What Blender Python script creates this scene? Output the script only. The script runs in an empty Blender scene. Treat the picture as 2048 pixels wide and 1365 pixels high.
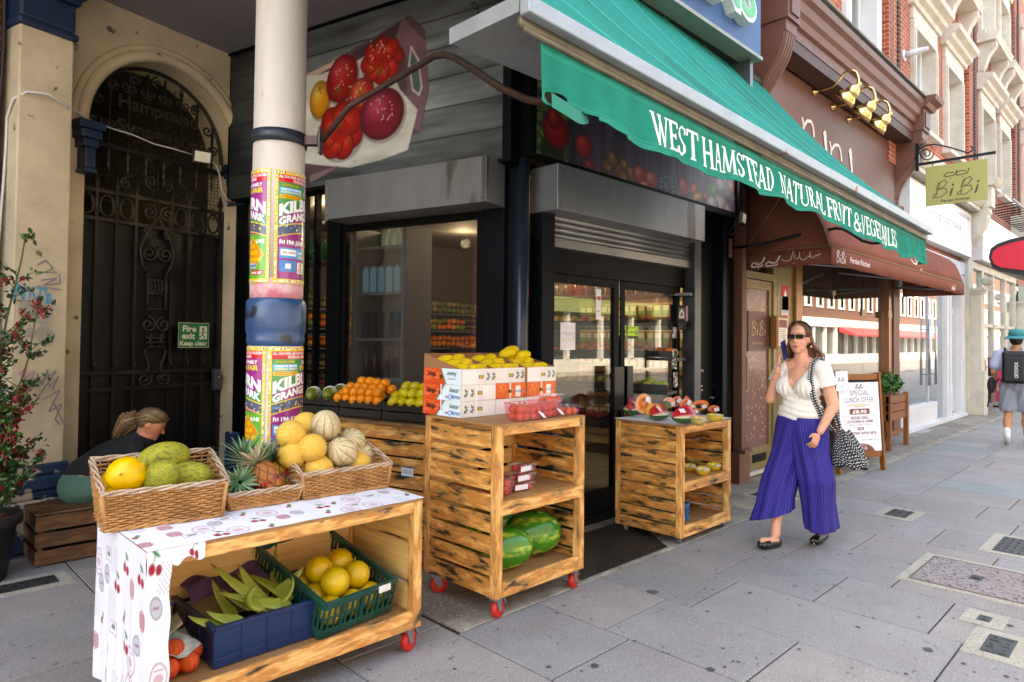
import bpy, bmesh, math, random
import numpy as np
from mathutils import Vector, Matrix
random.seed(7); RNG=np.random.default_rng(7)
PI=math.pi
sc=bpy.context.scene
COL=bpy.data.collections.new('scene'); sc.collection.children.link(COL)
# ---------------------------------------------------------------- camera
FPX=1340.; YAW=math.radians(45.1); PIT=math.radians(1.3); ROLL=0.011; HCAM=1.52; HC=680.
cw=np.array([math.cos(YAW)*math.cos(PIT),math.sin(YAW)*math.cos(PIT),math.sin(PIT)])
_rt=np.array([math.sin(YAW),-math.cos(YAW),0.]); _up=np.cross(_rt,cw)
cr=_rt*math.cos(ROLL)+_up*math.sin(ROLL); cu=_up*math.cos(ROLL)-_rt*math.sin(ROLL)
SH=(682.5+FPX*math.tan(PIT))-HC
CAMP=np.array([0,0,HCAM])
cd=bpy.data.cameras.new('camera'); cam=bpy.data.objects.new('camera',cd); COL.objects.link(cam)
cam.matrix_world=Matrix(((cr[0],cu[0],-cw[0],0),(cr[1],cu[1],-cw[1],0),(cr[2],cu[2],-cw[2],HCAM),(0,0,0,1)))
cd.sensor_width=36; cd.lens=FPX/2048*36; cd.shift_y=-SH/2048; cd.clip_start=.05; cd.clip_end=500
sc.camera=cam
# ---------------------------------------------------------------- light
SUN_EL=math.radians(54); SUN_AZ=math.radians(118)      # behind the terrace: the footway is in open shade, the far side is sunlit; world azimuth of the sun (from +x, ccw)
w=bpy.data.worlds.new("World"); sc.world=w; w.use_nodes=True
nt=w.node_tree; bg=nt.nodes['Background']; sk=nt.nodes.new('ShaderNodeTexSky'); sk.sky_type='NISHITA'
sk.sun_disc=False; sk.sun_elevation=SUN_EL; sk.sun_rotation=PI/2-SUN_AZ; sk.dust_density=2.5; sk.air_density=1.0; sk.ozone_density=1.0
nt.links.new(sk.outputs[0],bg.inputs[0]); bg.inputs[1].default_value=.15
sl=bpy.data.lights.new('sun','SUN'); so=bpy.data.objects.new('sun',sl); COL.objects.link(so)
sl.energy=3.2; sl.angle=math.radians(.5); sl.color=(1,.88,.74)
sdir=Vector((math.cos(SUN_AZ)*math.cos(SUN_EL),math.sin(SUN_AZ)*math.cos(SUN_EL),math.sin(SUN_EL)))
so.rotation_euler=sdir.to_track_quat('Z','Y').to_euler(); so.location=(0,0,20)
sc.view_settings.view_transform='Standard'; sc.view_settings.look='None'; sc.view_settings.exposure=3.35; sc.view_settings.gamma=1; sc.view_settings.use_white_balance=True; sc.view_settings.white_balance_temperature=9200; sc.view_settings.white_balance_tint=8
# ---------------------------------------------------------------- measuring helpers (photo measurements -> metres)
def ray(x,y): return cw+cr*(x-1024)/FPX+cu*(682.5-SH-y)/FPX
def Zp(x,y,z=0.):
    d=ray(x,y); return CAMP+d*((z-HCAM)/d[2])
def Yp(x,y,Y):
    d=ray(x,y); return CAMP+d*(Y/d[1])
def Pp(x,y,p0,n):
    d=ray(x,y); n=np.array(n,float); return CAMP+d*(((np.array(p0,float)-CAMP)@n)/(d@n))
# ---------------------------------------------------------------- colour
def s2l(c):
    c=np.array(c,float); return np.where(c<=.04045,c/12.92,((c+.055)/1.055)**2.4)
def H(h):
    h=h.lstrip('#'); h=h if len(h)==6 else ''.join(q*2 for q in h)
    return tuple(s2l([int(h[i:i+2],16)/255 for i in (0,2,4)]))
# ---------------------------------------------------------------- materials
MATS={}
def _new(name):
    m=bpy.data.materials.new(name); m.use_nodes=True; n=m.node_tree; b=n.nodes['Principled BSDF']; return m,n,b
def _c(c): return H(c) if isinstance(c,str) else tuple(c)
def N(n,t,**k):
    x=n.nodes.new(t)
    for a,v in k.items():
        if a[0]=='i' and a[1:].isdigit(): x.inputs[int(a[1:])].default_value=v
        elif a.startswith('I_'): x.inputs[a[2:].replace('_',' ')].default_value=v
        else: setattr(x,a,v)
    return x
def coords(n,kind='Object',scale=None):
    if kind=='bc': o=N(n,'ShaderNodeAttribute',attribute_name='bc').outputs['Vector']
    else: o=N(n,'ShaderNodeTexCoord').outputs[kind]
    if scale is not None:
        mp=N(n,'ShaderNodeMapping'); mp.inputs['Scale'].default_value=scale; n.links.new(o,mp.inputs[0]); o=mp.outputs[0]
    return o
def ramp(n,src,stops):
    r=n.nodes.new('ShaderNodeValToRGB'); e=r.color_ramp.elements
    while len(e)<len(stops): e.new(.5)
    for q,(p,c) in zip(e,stops):
        q.position=p; q.color=(*(c if not isinstance(c,(int,float)) else (c,c,c)),1)
    n.links.new(src,r.inputs[0]); return r.outputs[0]
def mix(n,f,a,b,mode='MIX'):
    x=n.nodes.new('ShaderNodeMix'); x.data_type='RGBA'; x.blend_type=mode
    for i,v in ((0,f),(6,a),(7,b)):
        if hasattr(v,'links'): n.links.new(v,x.inputs[i])
        elif i==0: x.inputs[0].default_value=v
        else: x.inputs[i].default_value=(*_c(v),1)
    return x.outputs[2]
def noise(n,co,scale,detail=4,rough=.6,dist=0):
    x=N(n,'ShaderNodeTexNoise'); x.inputs['Scale'].default_value=scale; x.inputs['Detail'].default_value=detail
    x.inputs['Roughness'].default_value=rough; x.inputs['Distortion'].default_value=dist; n.links.new(co,x.inputs['Vector']); return x.outputs['Fac']
def bump(n,b,h,strength=.3,dist=.01):
    x=N(n,'ShaderNodeBump'); x.inputs['Strength'].default_value=strength; x.inputs['Distance'].default_value=dist
    n.links.new(h,x.inputs['Height']); n.links.new(x.outputs[0],b.inputs['Normal'])
def mat(name,c,rough=.6,metal=0,c2=None,var=.5,scale=6,bmp=0,bscale=60,spec=.5,trans=0,coat=0,emit=None,speck=None,sub=0,stretch=None):
    if name in MATS: return MATS[name]
    m,n,b=_new(name); c=_c(c); c2=_c(c2) if c2 else tuple(x*.72 for x in c)
    co=coords(n,'Object',stretch); f=noise(n,co,scale,5,.65)
    col=mix(n,ramp(n,f,[(.35,0.),(.68,1.)]),c,tuple(c[i]*(1-var)+c2[i]*var for i in range(3)))
    if speck:                                           # (colour, scale, threshold)
        f2=noise(n,co,speck[1],2,.5); col=mix(n,ramp(n,f2,[(speck[2],0.),(speck[2]+.04,1.)]),col,_c(speck[0]))
    n.links.new(col,b.inputs['Base Color']); b.inputs['Roughness'].default_value=rough; b.inputs['Metallic'].default_value=metal
    b.inputs['Specular IOR Level'].default_value=spec; b.inputs['Transmission Weight'].default_value=trans; b.inputs['Coat Weight'].default_value=coat
    if sub: b.inputs['Subsurface Weight'].default_value=sub; b.inputs['Subsurface Radius'].default_value=(.01,.004,.002)
    if bmp: bump(n,b,noise(n,co,bscale,3),bmp,.006)
    if emit: b.inputs['Emission Color'].default_value=(*_c(emit[0]),1); b.inputs['Emission Strength'].default_value=emit[1]
    MATS[name]=m; return m
def vmat(name,rough=.6,bmp=0,bscale=80,spec=.5,stretch=None,coat=0,metal=0):
    if name in MATS: return MATS[name]
    m,n,b=_new(name); a=N(n,'ShaderNodeAttribute',attribute_name='Col')
    n.links.new(a.outputs['Color'],b.inputs['Base Color']); b.inputs['Roughness'].default_value=rough; b.inputs['Specular IOR Level'].default_value=spec
    b.inputs['Coat Weight'].default_value=coat; b.inputs['Metallic'].default_value=metal
    if bmp: bump(n,b,noise(n,coords(n,'Object',stretch),bscale,3),bmp,.004)
    MATS[name]=m; return m
def wood(name,c1,c2,dark,amt=.5,rough=.55,knots=True):
    if name in MATS: return MATS[name]
    m,n,b=_new(name); co=coords(n,'bc',(.3,10,10)); c1,c2,dark=_c(c1),_c(c2),_c(dark)
    g=noise(n,co,6,4,.6,.3); col=mix(n,ramp(n,g,[(.35,0.),(.65,1.)]),c1,c2)
    fine=noise(n,coords(n,'bc',(3,60,60)),14,3); col=mix(n,ramp(n,fine,[(.45,0.),(.75,.35)]),col,tuple(x*.6 for x in c2))
    if amt>0:                                            # scorch marks: streaky, with a burnt core
        s=noise(n,coords(n,'bc',(.8,3.2,3.2)),7.,2,.6,.25); s2=noise(n,coords(n,'bc',(2,9,9)),9,3,.6)
        ms=N(n,'ShaderNodeMath',operation='MULTIPLY_ADD'); n.links.new(s2,ms.inputs[0]); ms.inputs[1].default_value=.18; n.links.new(s,ms.inputs[2])
        lo=.80-amt*.30; r=ramp(n,ms.outputs[0],[(lo-.13,0.),(lo-.01,.45),(lo+.06,.85),(lo+.14,1.)])
        col=mix(n,r,col,tuple(dark)); 
        hl=ramp(n,ms.outputs[0],[(lo-.22,0.),(lo-.08,.8),(lo+.02,0.)]); col=mix(n,hl,col,tuple(np.array(c2)*np.array((.72,.42,.22))))
    if knots:
        v=N(n,'ShaderNodeTexVoronoi'); v.inputs['Scale'].default_value=4.; n.links.new(coords(n,'bc',(1,2.2,2.2)),v.inputs['Vector'])
        col=mix(n,ramp(n,v.outputs['Distance'],[(.035,.9),(.075,0.)]),col,tuple(np.array(c2)*.35))
    n.links.new(col,b.inputs['Base Color']); b.inputs['Roughness'].default_value=rough
    bump(n,b,fine,.25,.003); MATS[name]=m; return m
def brickm(name,c1,c2,mortar,bw=.225,bh=.075,ms=.01,axis='x'):
    if name in MATS: return MATS[name]
    m,n,b=_new(name); o=coords(n,'Object'); sp=N(n,'ShaderNodeSeparateXYZ'); n.links.new(o,sp.inputs[0])
    cb=N(n,'ShaderNodeCombineXYZ')
    ad=N(n,'ShaderNodeMath',operation='ADD'); n.links.new(sp.outputs[0],ad.inputs[0]); n.links.new(sp.outputs[1],ad.inputs[1])
    n.links.new(ad.outputs[0],cb.inputs[0]); n.links.new(sp.outputs[2],cb.inputs[1])
    t=N(n,'ShaderNodeTexBrick'); t.inputs['Scale'].default_value=1; t.inputs['Brick Width'].default_value=bw; t.inputs['Row Height'].default_value=bh
    t.inputs['Mortar Size'].default_value=ms; t.inputs['Mortar Smooth'].default_value=.2; t.inputs['Bias'].default_value=-.1
    t.inputs['Color1'].default_value=(*_c(c1),1); t.inputs['Color2'].default_value=(*_c(c2),1); t.inputs['Mortar'].default_value=(*_c(mortar),1)
    n.links.new(cb.outputs[0],t.inputs['Vector']); f=noise(n,o,1.3,5,.7); f3=noise(n,o,28,3,.6)
    col=mix(n,ramp(n,f,[(.4,0.),(.7,.45)]),t.outputs['Color'],tuple(np.array(_c(c2))*.5)); col=mix(n,ramp(n,f3,[(.5,0.),(.8,.5)]),col,tuple(np.array(_c(c2))*.45))
    n.links.new(col,b.inputs['Base Color']); b.inputs['Roughness'].default_value=.9; bump(n,b,t.outputs['Fac'],-.5,.008); MATS[name]=m; return m
def glassm(name,tint=(.9,.93,.92),refl=1.,rough=.0,base=.0,dirt=.02,ior=1.5):
    if name in MATS: return MATS[name]
    m=bpy.data.materials.new(name); m.use_nodes=True; n=m.node_tree; n.nodes.clear()
    out=N(n,'ShaderNodeOutputMaterial'); tr=N(n,'ShaderNodeBsdfTransparent'); gl=N(n,'ShaderNodeBsdfGlossy'); df=N(n,'ShaderNodeBsdfDiffuse')
    tr.inputs[0].default_value=(*tint,1); gl.inputs['Roughness'].default_value=rough; gl.inputs[0].default_value=(1,1,1,1); df.inputs[0].default_value=(.6,.6,.6,1)
    fr=N(n,'ShaderNodeLayerWeight'); fr.inputs[0].default_value=.5; pw=N(n,'ShaderNodeMath',operation='POWER'); n.links.new(fr.outputs['Facing'],pw.inputs[0]); pw.inputs[1].default_value=5
    mm=N(n,'ShaderNodeMath',operation='MULTIPLY_ADD'); mm.use_clamp=True
    n.links.new(pw.outputs[0],mm.inputs[0]); mm.inputs[1].default_value=.9*refl; mm.inputs[2].default_value=.04*refl+base
    m1=N(n,'ShaderNodeMixShader'); m2=N(n,'ShaderNodeMixShader'); n.links.new(mm.outputs[0],m1.inputs[0]); n.links.new(tr.outputs[0],m1.inputs[1]); n.links.new(gl.outputs[0],m1.inputs[2])
    m2.inputs[0].default_value=dirt; n.links.new(m1.outputs[0],m2.inputs[1]); n.links.new(df.outputs[0],m2.inputs[2]); n.links.new(m2.outputs[0],out.inputs[0])
    MATS[name]=m; return m
# ---------------------------------------------------------------- mesh builder
def unit(v): v=np.array(v,float); return v/max(np.linalg.norm(v),1e-9)
class MB:
    def __init__(s): s.v=[]; s.f=[]; s.bc=[]; s.c=[]; s.mi=[]; s.cur=0
    def add(s,vs,fs,bc=None,col=None):
        o=len(s.v); s.v+= [tuple(map(float,p)) for p in vs]; s.f+=[tuple(i+o for i in f) for f in fs]; s.mi+=[s.cur]*len(fs)
        s.bc+= [tuple(map(float,p)) for p in (bc if bc is not None else vs)]
        s.c+= [tuple(col) if col is not None else (1,1,1)]*len(vs) if (col is None or np.ndim(col)==1) else [tuple(q) for q in col]
        return s
    def obox(s,c,ax,ay,az,hx,hy,hz,col=None):
        c=np.array(c,float); A=[unit(ax)*hx,unit(ay)*hy,unit(az)*hz]
        sg=[(-1,-1,-1),(1,-1,-1),(1,1,-1),(-1,1,-1),(-1,-1,1),(1,-1,1),(1,1,1),(-1,1,1)]
        vs=[c+A[0]*a+A[1]*b+A[2]*d for a,b,d in sg]
        o=np.argsort([-hx,-hy,-hz]); r=RNG.uniform(-20,20,3); hh=[hx,hy,hz]
        bc=[np.array([sgn[o[0]]*hh[o[0]],sgn[o[1]]*hh[o[1]],sgn[o[2]]*hh[o[2]]])+r for sgn in sg]
        fs=[(0,3,2,1),(4,5,6,7),(0,1,5,4),(1,2,6,5),(2,3,7,6),(3,0,4,7)]
        if np.dot(np.cross(A[0],A[1]),A[2])<0: fs=[f[::-1] for f in fs]
        return s.add(vs,fs,bc,col)
    def box(s,x0,x1,y0,y1,z0,z1,col=None):
        return s.obox(((x0+x1)/2,(y0+y1)/2,(z0+z1)/2),(1,0,0),(0,1,0),(0,0,1),abs(x1-x0)/2,abs(y1-y0)/2,abs(z1-z0)/2,col)
    def bar(s,p,q,w,h,up=(0,0,1),col=None):
        p=np.array(p,float); q=np.array(q,float); d=unit(q-p); sd=np.cross(d,up)
        if np.linalg.norm(sd)<1e-4: sd=np.cross(d,(1,0,0))
        sd=unit(sd); u=np.cross(sd,d); return s.obox((p+q)/2,d,sd,u,np.linalg.norm(q-p)/2,w/2,h/2,col)
    def tube(s,path,r,n=8,closed=False,caps=True,col=None):
        P=[np.array(p,float) for p in path]; m=len(P); rr=r if hasattr(r,'__len__') else [r]*m
        T=[unit((P[(i+1)%m] if (closed or i<m-1) else P[i])-(P[i-1] if (closed or i>0) else P[i])) for i in range(m)]
        nrm=np.cross(T[0],(0,0,1)); nrm=unit(nrm) if np.linalg.norm(nrm)>1e-3 else np.array((1.,0,0)); vs=[]
        for i in range(m):
            nrm=unit(nrm-T[i]*(nrm@T[i])); b=np.cross(T[i],nrm)
            for k in range(n):
                a=2*PI*k/n; vs.append(P[i]+(nrm*math.cos(a)+b*math.sin(a))*rr[i])
        fs=[]
        for i in range(m if closed else m-1):
            j=(i+1)%m
            for k in range(n): fs.append((i*n+k,i*n+(k+1)%n,j*n+(k+1)%n,j*n+k))
        if caps and not closed: fs+= [tuple(range(n))[::-1],tuple((m-1)*n+k for k in range(n))]
        return s.add(vs,fs,None,col)
    def rings(s,R,closed=True,cap0=True,cap1=True,col=None):
        """skin a list of rings (each an array of points)"""
        n=len(R[0]); vs=[p for r in R for p in r]; fs=[]
        for i in range(len(R)-1):
            for k in range(n if closed else n-1): fs.append((i*n+k,i*n+(k+1)%n,(i+1)*n+(k+1)%n,(i+1)*n+k))
        if cap0: fs.append(tuple(range(n))[::-1])
        if cap1: fs.append(tuple((len(R)-1)*n+k for k in range(n)))
        return s.add(vs,fs,None,col)
    def lathe(s,prof,n=24,c=(0,0,0),ax=(0,0,1),col=None,rib=None,cap=True):
        c=np.array(c,float); az=unit(ax); ex=np.cross(az,(0,0,1)); ex=unit(ex) if np.linalg.norm(ex)>1e-3 else np.array((1.,0,0)); ey=np.cross(az,ex)
        R=[]
        for r,z in prof: R.append([c+az*z+(ex*math.cos(2*PI*k/n)+ey*math.sin(2*PI*k/n))*r*(1+(rib(k/n) if rib else 0)) for k in range(n)])
        return s.rings(R,True,cap,cap,col)
    def ell(s,c,rx,ry,rz,nu=20,nv=12,rot=None,col=None,fn=None):
        R=[]; c=np.array(c,float); M_=np.array(rot) if rot is not None else np.eye(3); vs=[]; 
        for j in range(nv+1):
            t=PI*j/nv
            for k in range(nu):
                a=2*PI*k/nu; p=np.array((math.sin(t)*math.cos(a),math.sin(t)*math.sin(a),-math.cos(t)))
                if fn: p=p*fn(p)
                vs.append(c+M_@(p*np.array((rx,ry,rz))))
        fs=[]
        for j in range(nv):
            for k in range(nu):
                a,b,d,e=j*nu+k,j*nu+(k+1)%nu,(j+1)*nu+(k+1)%nu,(j+1)*nu+k
                if j==0: fs.append((a,d,e))
                elif j==nv-1: fs.append((a,b,d))
                else: fs.append((a,b,d,e))
        return s.add(vs,fs,None,col)
    def quad(s,a,b,c,d,col=None): return s.add([a,b,c,d],[(0,1,2,3)],None,col)
    def poly(s,pts,col=None): return s.add(pts,[tuple(range(len(pts)))],None,col)
    def prism(s,pts,d,col=None):
        """planar outline (ccw seen from +d side) extruded by vector d"""
        n=len(pts); P=[np.array(p,float) for p in pts]; d=np.array(d,float)
        fs=[tuple(range(n))[::-1],tuple(range(n,2*n))]+[(i,(i+1)%n,n+(i+1)%n,n+i) for i in range(n)]
        return s.add(P+[p+d for p in P],fs,None,col)
    def build(s,name,m,parent=None,smooth=False,bev=0,mods=None):
        me=bpy.data.meshes.new(name); off=np.zeros(3)
        if parent is not None:
            q=parent
            while q is not None: off=off+np.array(q.location); q=q.parent
        V=np.array(s.v,dtype=float).reshape(-1,3)-off
        org=np.zeros(3)
        if parent is None and len(V):
            org=np.array([(V[:,0].min()+V[:,0].max())/2,(V[:,1].min()+V[:,1].max())/2,V[:,2].min()]); V=V-org
        me.from_pydata(V.tolist(),[],s.f)
        ms=m if isinstance(m,(list,tuple)) else [m]
        for x in ms: me.materials.append(x)
        if len(ms)>1: me.polygons.foreach_set('material_index',s.mi)
        a=me.attributes.new('bc','FLOAT_VECTOR','POINT'); a.data.foreach_set('vector',np.array(s.bc,dtype=np.float32).ravel())
        if any(c!=(1,1,1) for c in s.c[:50000:7]) or any(c!=(1,1,1) for c in s.c[:40]):
            ca=me.color_attributes.new('Col','FLOAT_COLOR','POINT'); c=np.ones((len(s.c),4),np.float32); c[:,:3]=np.array(s.c); ca.data.foreach_set('color',c.ravel())
        if smooth: me.polygons.foreach_set('use_smooth',[True]*len(me.polygons))
        me.update(); me.validate()
        o=bpy.data.objects.new(name,me); COL.objects.link(o)
        if parent is not None: o.parent=parent
        else: o.location=org
        if bev:
            b=o.modifiers.new('bevel','BEVEL'); b.width=bev; b.segments=2; b.limit_method='ANGLE'; b.angle_limit=math.radians(50)
        return o
def tag(o,label=None,cat=None,group=None,kind=None):
    if label: o['label']=label
    if cat: o['category']=cat
    if group: o['group']=group
    if kind: o['kind']=kind
    return o
def thing(name,label,cat,loc=(0,0,0),rz=0,group=None):
    o=bpy.data.objects.new(name,None); COL.objects.link(o); o.location=tuple(map(float,loc)); o.rotation_euler=(0,0,rz); o.empty_display_size=.1
    return tag(o,label,cat,group)
def dup(o,loc=None,rz=None,label=None,group=None,parent=None,scale=None,rot=None):
    r=o.copy(); COL.objects.link(r)
    if parent is not None: r.parent=parent
    if loc is not None: r.location=tuple(map(float,loc))
    if rz is not None: r.rotation_euler=(0,0,rz)
    if rot is not None: r.rotation_euler=rot
    if scale is not None: r.scale=(scale,)*3 if not hasattr(scale,'__len__') else scale
    if label: r['label']=label
    if group: r['group']=group
    for ch in list(o.children): dup(ch,parent=r)
    return r
# ---------------------------------------------------------------- printing: a numpy canvas painted into a fine mesh's vertex colours
_gc={}
def glyph(s,bold=0.,shear=0.,space=1.):
    k=(s,bold,shear,space)
    if k in _gc: return _gc[k]
    cu_=bpy.data.curves.new('t','FONT'); cu_.body=s; cu_.size=1; cu_.resolution_u=3; cu_.offset=bold; cu_.shear=shear; cu_.space_character=space; cu_.fill_mode='FRONT'
    ob=bpy.data.objects.new('t',cu_); COL.objects.link(ob); dg=bpy.context.evaluated_depsgraph_get(); e=ob.evaluated_get(dg); me=e.to_mesh(); me.calc_loop_triangles()
    V=np.array([v.co[:2] for v in me.vertices]).reshape(-1,2); T=[tuple(t.vertices) for t in me.loop_triangles]; e.to_mesh_clear(); bpy.data.objects.remove(ob); bpy.data.curves.remove(cu_)
    if len(V): V[:,0]-=V[:,0].min()
    _gc[k]=(V,T); return V,T
class Cv:
    def __init__(s,w,h,bg): s.w=int(w); s.h=int(h); s.a=np.zeros((s.h,s.w,3))+np.array(_c(bg)); s.X,s.Y=np.meshgrid(np.arange(s.w)+.5,np.arange(s.h)+.5)
    def blend(s,m,c,sl=None):
        c=np.array(_c(c)); A=s.a if sl is None else s.a[sl]; A[...]=A*(1-m[...,None])+c*m[...,None]
    def reg(s,x0,y0,x1,y1):
        x0=max(0,int(math.floor(x0))-1); y0=max(0,int(math.floor(y0))-1); x1=min(s.w,int(math.ceil(x1))+1); y1=min(s.h,int(math.ceil(y1))+1)
        if x1<=x0 or y1<=y0: return None
        return (slice(y0,y1),slice(x0,x1))
    def rect(s,x0,y0,x1,y1,c,al=1):
        r=s.reg(x0,y0,x1,y1)
        if r is None: return
        m=np.clip(s.X[r]-x0+.5,0,1)*np.clip(x1-s.X[r]+.5,0,1)*np.clip(s.Y[r]-y0+.5,0,1)*np.clip(y1-s.Y[r]+.5,0,1); s.blend(m*al,c,r)
    def ell(s,cx,cy,rx,ry,c,rot=0,al=1,soft=0,shade=None,ring=0):
        R=max(rx,ry); r=s.reg(cx-R-1,cy-R-1,cx+R+1,cy+R+1)
        if r is None: return
        dx=s.X[r]-cx; dy=s.Y[r]-cy; co,si=math.cos(rot),math.sin(rot); u=(dx*co+dy*si)/rx; v=(-dx*si+dy*co)/ry; q=np.sqrt(u*u+v*v)
        m=np.clip((1-q)*min(rx,ry)/(1+soft)+.5,0,1)
        if ring: m=m*np.clip((q-(1-ring/min(rx,ry)))*min(rx,ry)+.5,0,1)
        if shade is not None:
            c=np.array(_c(c)); hi=np.array(_c(shade)); t=np.clip(1-np.sqrt((u+.3)**2+(v+.35)**2)/.75,0,1)[...,None]**1.3; dk=np.clip(1-.72*q[...,None]**3,0,1)
            C=(c*(1-t)+hi*t)*dk; A=s.a[r]; A[...]=A*(1-m[...,None]*al)+C*m[...,None]*al
        else: s.blend(m*al,c,r)
    def line(s,pts,w,c,al=1):
        for (x0,y0),(x1,y1) in zip(pts[:-1],pts[1:]):
            r=s.reg(min(x0,x1)-w,min(y0,y1)-w,max(x0,x1)+w,max(y0,y1)+w)
            if r is None: continue
            dx,dy=x1-x0,y1-y0; L=dx*dx+dy*dy+1e-9; t=np.clip(((s.X[r]-x0)*dx+(s.Y[r]-y0)*dy)/L,0,1); d=np.hypot(s.X[r]-x0-t*dx,s.Y[r]-y0-t*dy)
            s.blend(np.clip(w/2-d+.5,0,1)*al,c,r)
    def poly(s,pts,c,al=1):
        P=np.array(pts,float); r=s.reg(P[:,0].min(),P[:,1].min(),P[:,0].max(),P[:,1].max())
        if r is None: return
        acc=0
        for ox,oy in ((-.25,-.25),(.25,-.25),(-.25,.25),(.25,.25)):
            X=s.X[r]+ox; Y=s.Y[r]+oy; ins=np.zeros(X.shape,bool)
            for i in range(len(P)):
                xa,ya=P[i]; xb,yb=P[i-1]
                cnd=((ya>Y)!=(yb>Y))&(X<(xb-xa)*(Y-ya)/((yb-ya) or 1e-9)+xa); ins^=cnd
            acc=acc+ins*.25
        s.blend(acc*al,c,r)
    def text(s,t,x,y,h,c,wd=None,bold=.01,rot=0,shear=0,al=1,flip=False,center=False,warp=None,space=1.):
        """h = cap height in canvas px; x,y = left baseline; wd = total width"""
        V,T=glyph(t,bold,shear,space)
        if not len(V): return
        V=V.copy(); k=h/.70; wx=k if wd is None else wd/max(V[:,0].max(),1e-6); U=np.stack([V[:,0]*wx,-V[:,1]*k],1)
        if center: U[:,0]-=U[:,0].max()/2
        if flip: U=-U
        if warp: U=warp(U)
        co,si=math.cos(rot),math.sin(rot); U=np.stack([U[:,0]*co+U[:,1]*si+x,-U[:,0]*si+U[:,1]*co+y],1)
        r=s.reg(U[:,0].min(),U[:,1].min(),U[:,0].max(),U[:,1].max())
        if r is None: return
        m=np.zeros(s.X[r].shape); oy,ox=r[0].start,r[1].start
        for a,b,d in T:
            A,B,D=U[a],U[b],U[d]; x0=max(int(min(A[0],B[0],D[0]))-1-ox,0); x1=int(max(A[0],B[0],D[0]))+2-ox; y0=max(int(min(A[1],B[1],D[1]))-1-oy,0); y1=int(max(A[1],B[1],D[1]))+2-oy
            sub=(slice(y0,y1),slice(x0,x1)); X=s.X[r][sub]; Y=s.Y[r][sub]
            if X.size==0: continue
            den=(B[0]-A[0])*(D[1]-A[1])-(D[0]-A[0])*(B[1]-A[1])
            if abs(den)<1e-9: continue
            ac=0
            for qx,qy in ((-.25,-.25),(.25,-.25),(-.25,.25),(.25,.25)):
                u=((X+qx-A[0])*(D[1]-A[1])-(D[0]-A[0])*(Y+qy-A[1]))/den; v=((B[0]-A[0])*(Y+qy-A[1])-(X+qx-A[0])*(B[1]-A[1]))/den
                ac=ac+((u>=0)&(v>=0)&(u+v<1))*.25
            m[sub]+=ac
        s.blend(np.clip(m,0,1)*al,c,r)
    def noise(s,amt,scale=1,aniso=(1,1),seed=0):
        g=np.random.default_rng(seed); tot=np.zeros((s.h,s.w))
        for o in (1,2,4):
            gh=max(2,int(s.h/(scale*aniso[1])*o)); gw=max(2,int(s.w/(scale*aniso[0])*o)); q=g.random((gh,gw))
            yi=np.linspace(0,gh-1.001,s.h); xi=np.linspace(0,gw-1.001,s.w); y0=yi.astype(int); x0=xi.astype(int); fy=(yi-y0)[:,None]; fx=(xi-x0)[None]
            q2=(q[y0][:,x0]*(1-fx)+q[y0][:,x0+1]*fx)*(1-fy)+(q[y0+1][:,x0]*(1-fx)+q[y0+1][:,x0+1]*fx)*fy; tot+=(q2-.5)/o
        s.a*=(1+tot*amt)[...,None]; s.a=np.clip(s.a,0,.9)
    def sheet(s,name,fn,m,parent=None,smooth=True,keep=None):
        """vertices at canvas samples; fn(U,V) arrays in 0..1 -> (h,w,3) positions"""
        U,V=np.meshgrid(np.linspace(0,1,s.w),np.linspace(0,1,s.h)); P=fn(U,V).reshape(-1,3)
        idx=np.arange(s.w*s.h).reshape(s.h,s.w); F=np.stack([idx[1:,:-1],idx[1:,1:],idx[:-1,1:],idx[:-1,:-1]],-1)
        if keep is not None: F=F[keep[:-1,:-1]&keep[1:,1:]&keep[1:,:-1]&keep[:-1,1:]]
        F=F.reshape(-1,4); off=np.zeros(3); q=parent
        while q is not None: off=off+np.array(q.location); q=q.parent
        P=P-off; org=np.zeros(3)
        if parent is None: org=np.array([P[:,0].mean(),P[:,1].mean(),P[:,2].min()]); P=P-org
        me=bpy.data.meshes.new(name); me.vertices.add(len(P)); me.vertices.foreach_set('co',P.ravel()); me.loops.add(F.size); me.loops.foreach_set('vertex_index',F.ravel())
        me.polygons.add(len(F)); me.polygons.foreach_set('loop_start',np.arange(0,F.size,4)); me.polygons.foreach_set('loop_total',np.full(len(F),4))
        me.update(calc_edges=True); ca=me.color_attributes.new('Col','FLOAT_COLOR','POINT'); c=np.ones((len(P),4),np.float32); c[:,:3]=s.a.reshape(-1,3); ca.data.foreach_set('color',c.ravel())
        me.materials.append(m); me.polygons.foreach_set('use_smooth',[smooth]*len(F)); me.validate()
        o=bpy.data.objects.new(name,me); COL.objects.link(o)
        if parent is not None: o.parent=parent
        else: o.location=org
        return o
def flat(o,ex,ey):
    """sheet mapping: top-left corner o, full right vector ex, full down vector ey"""
    o,ex,ey=[np.array(q,float) for q in (o,ex,ey)]
    return lambda U,V: o+U[...,None]*ex+V[...,None]*ey
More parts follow.
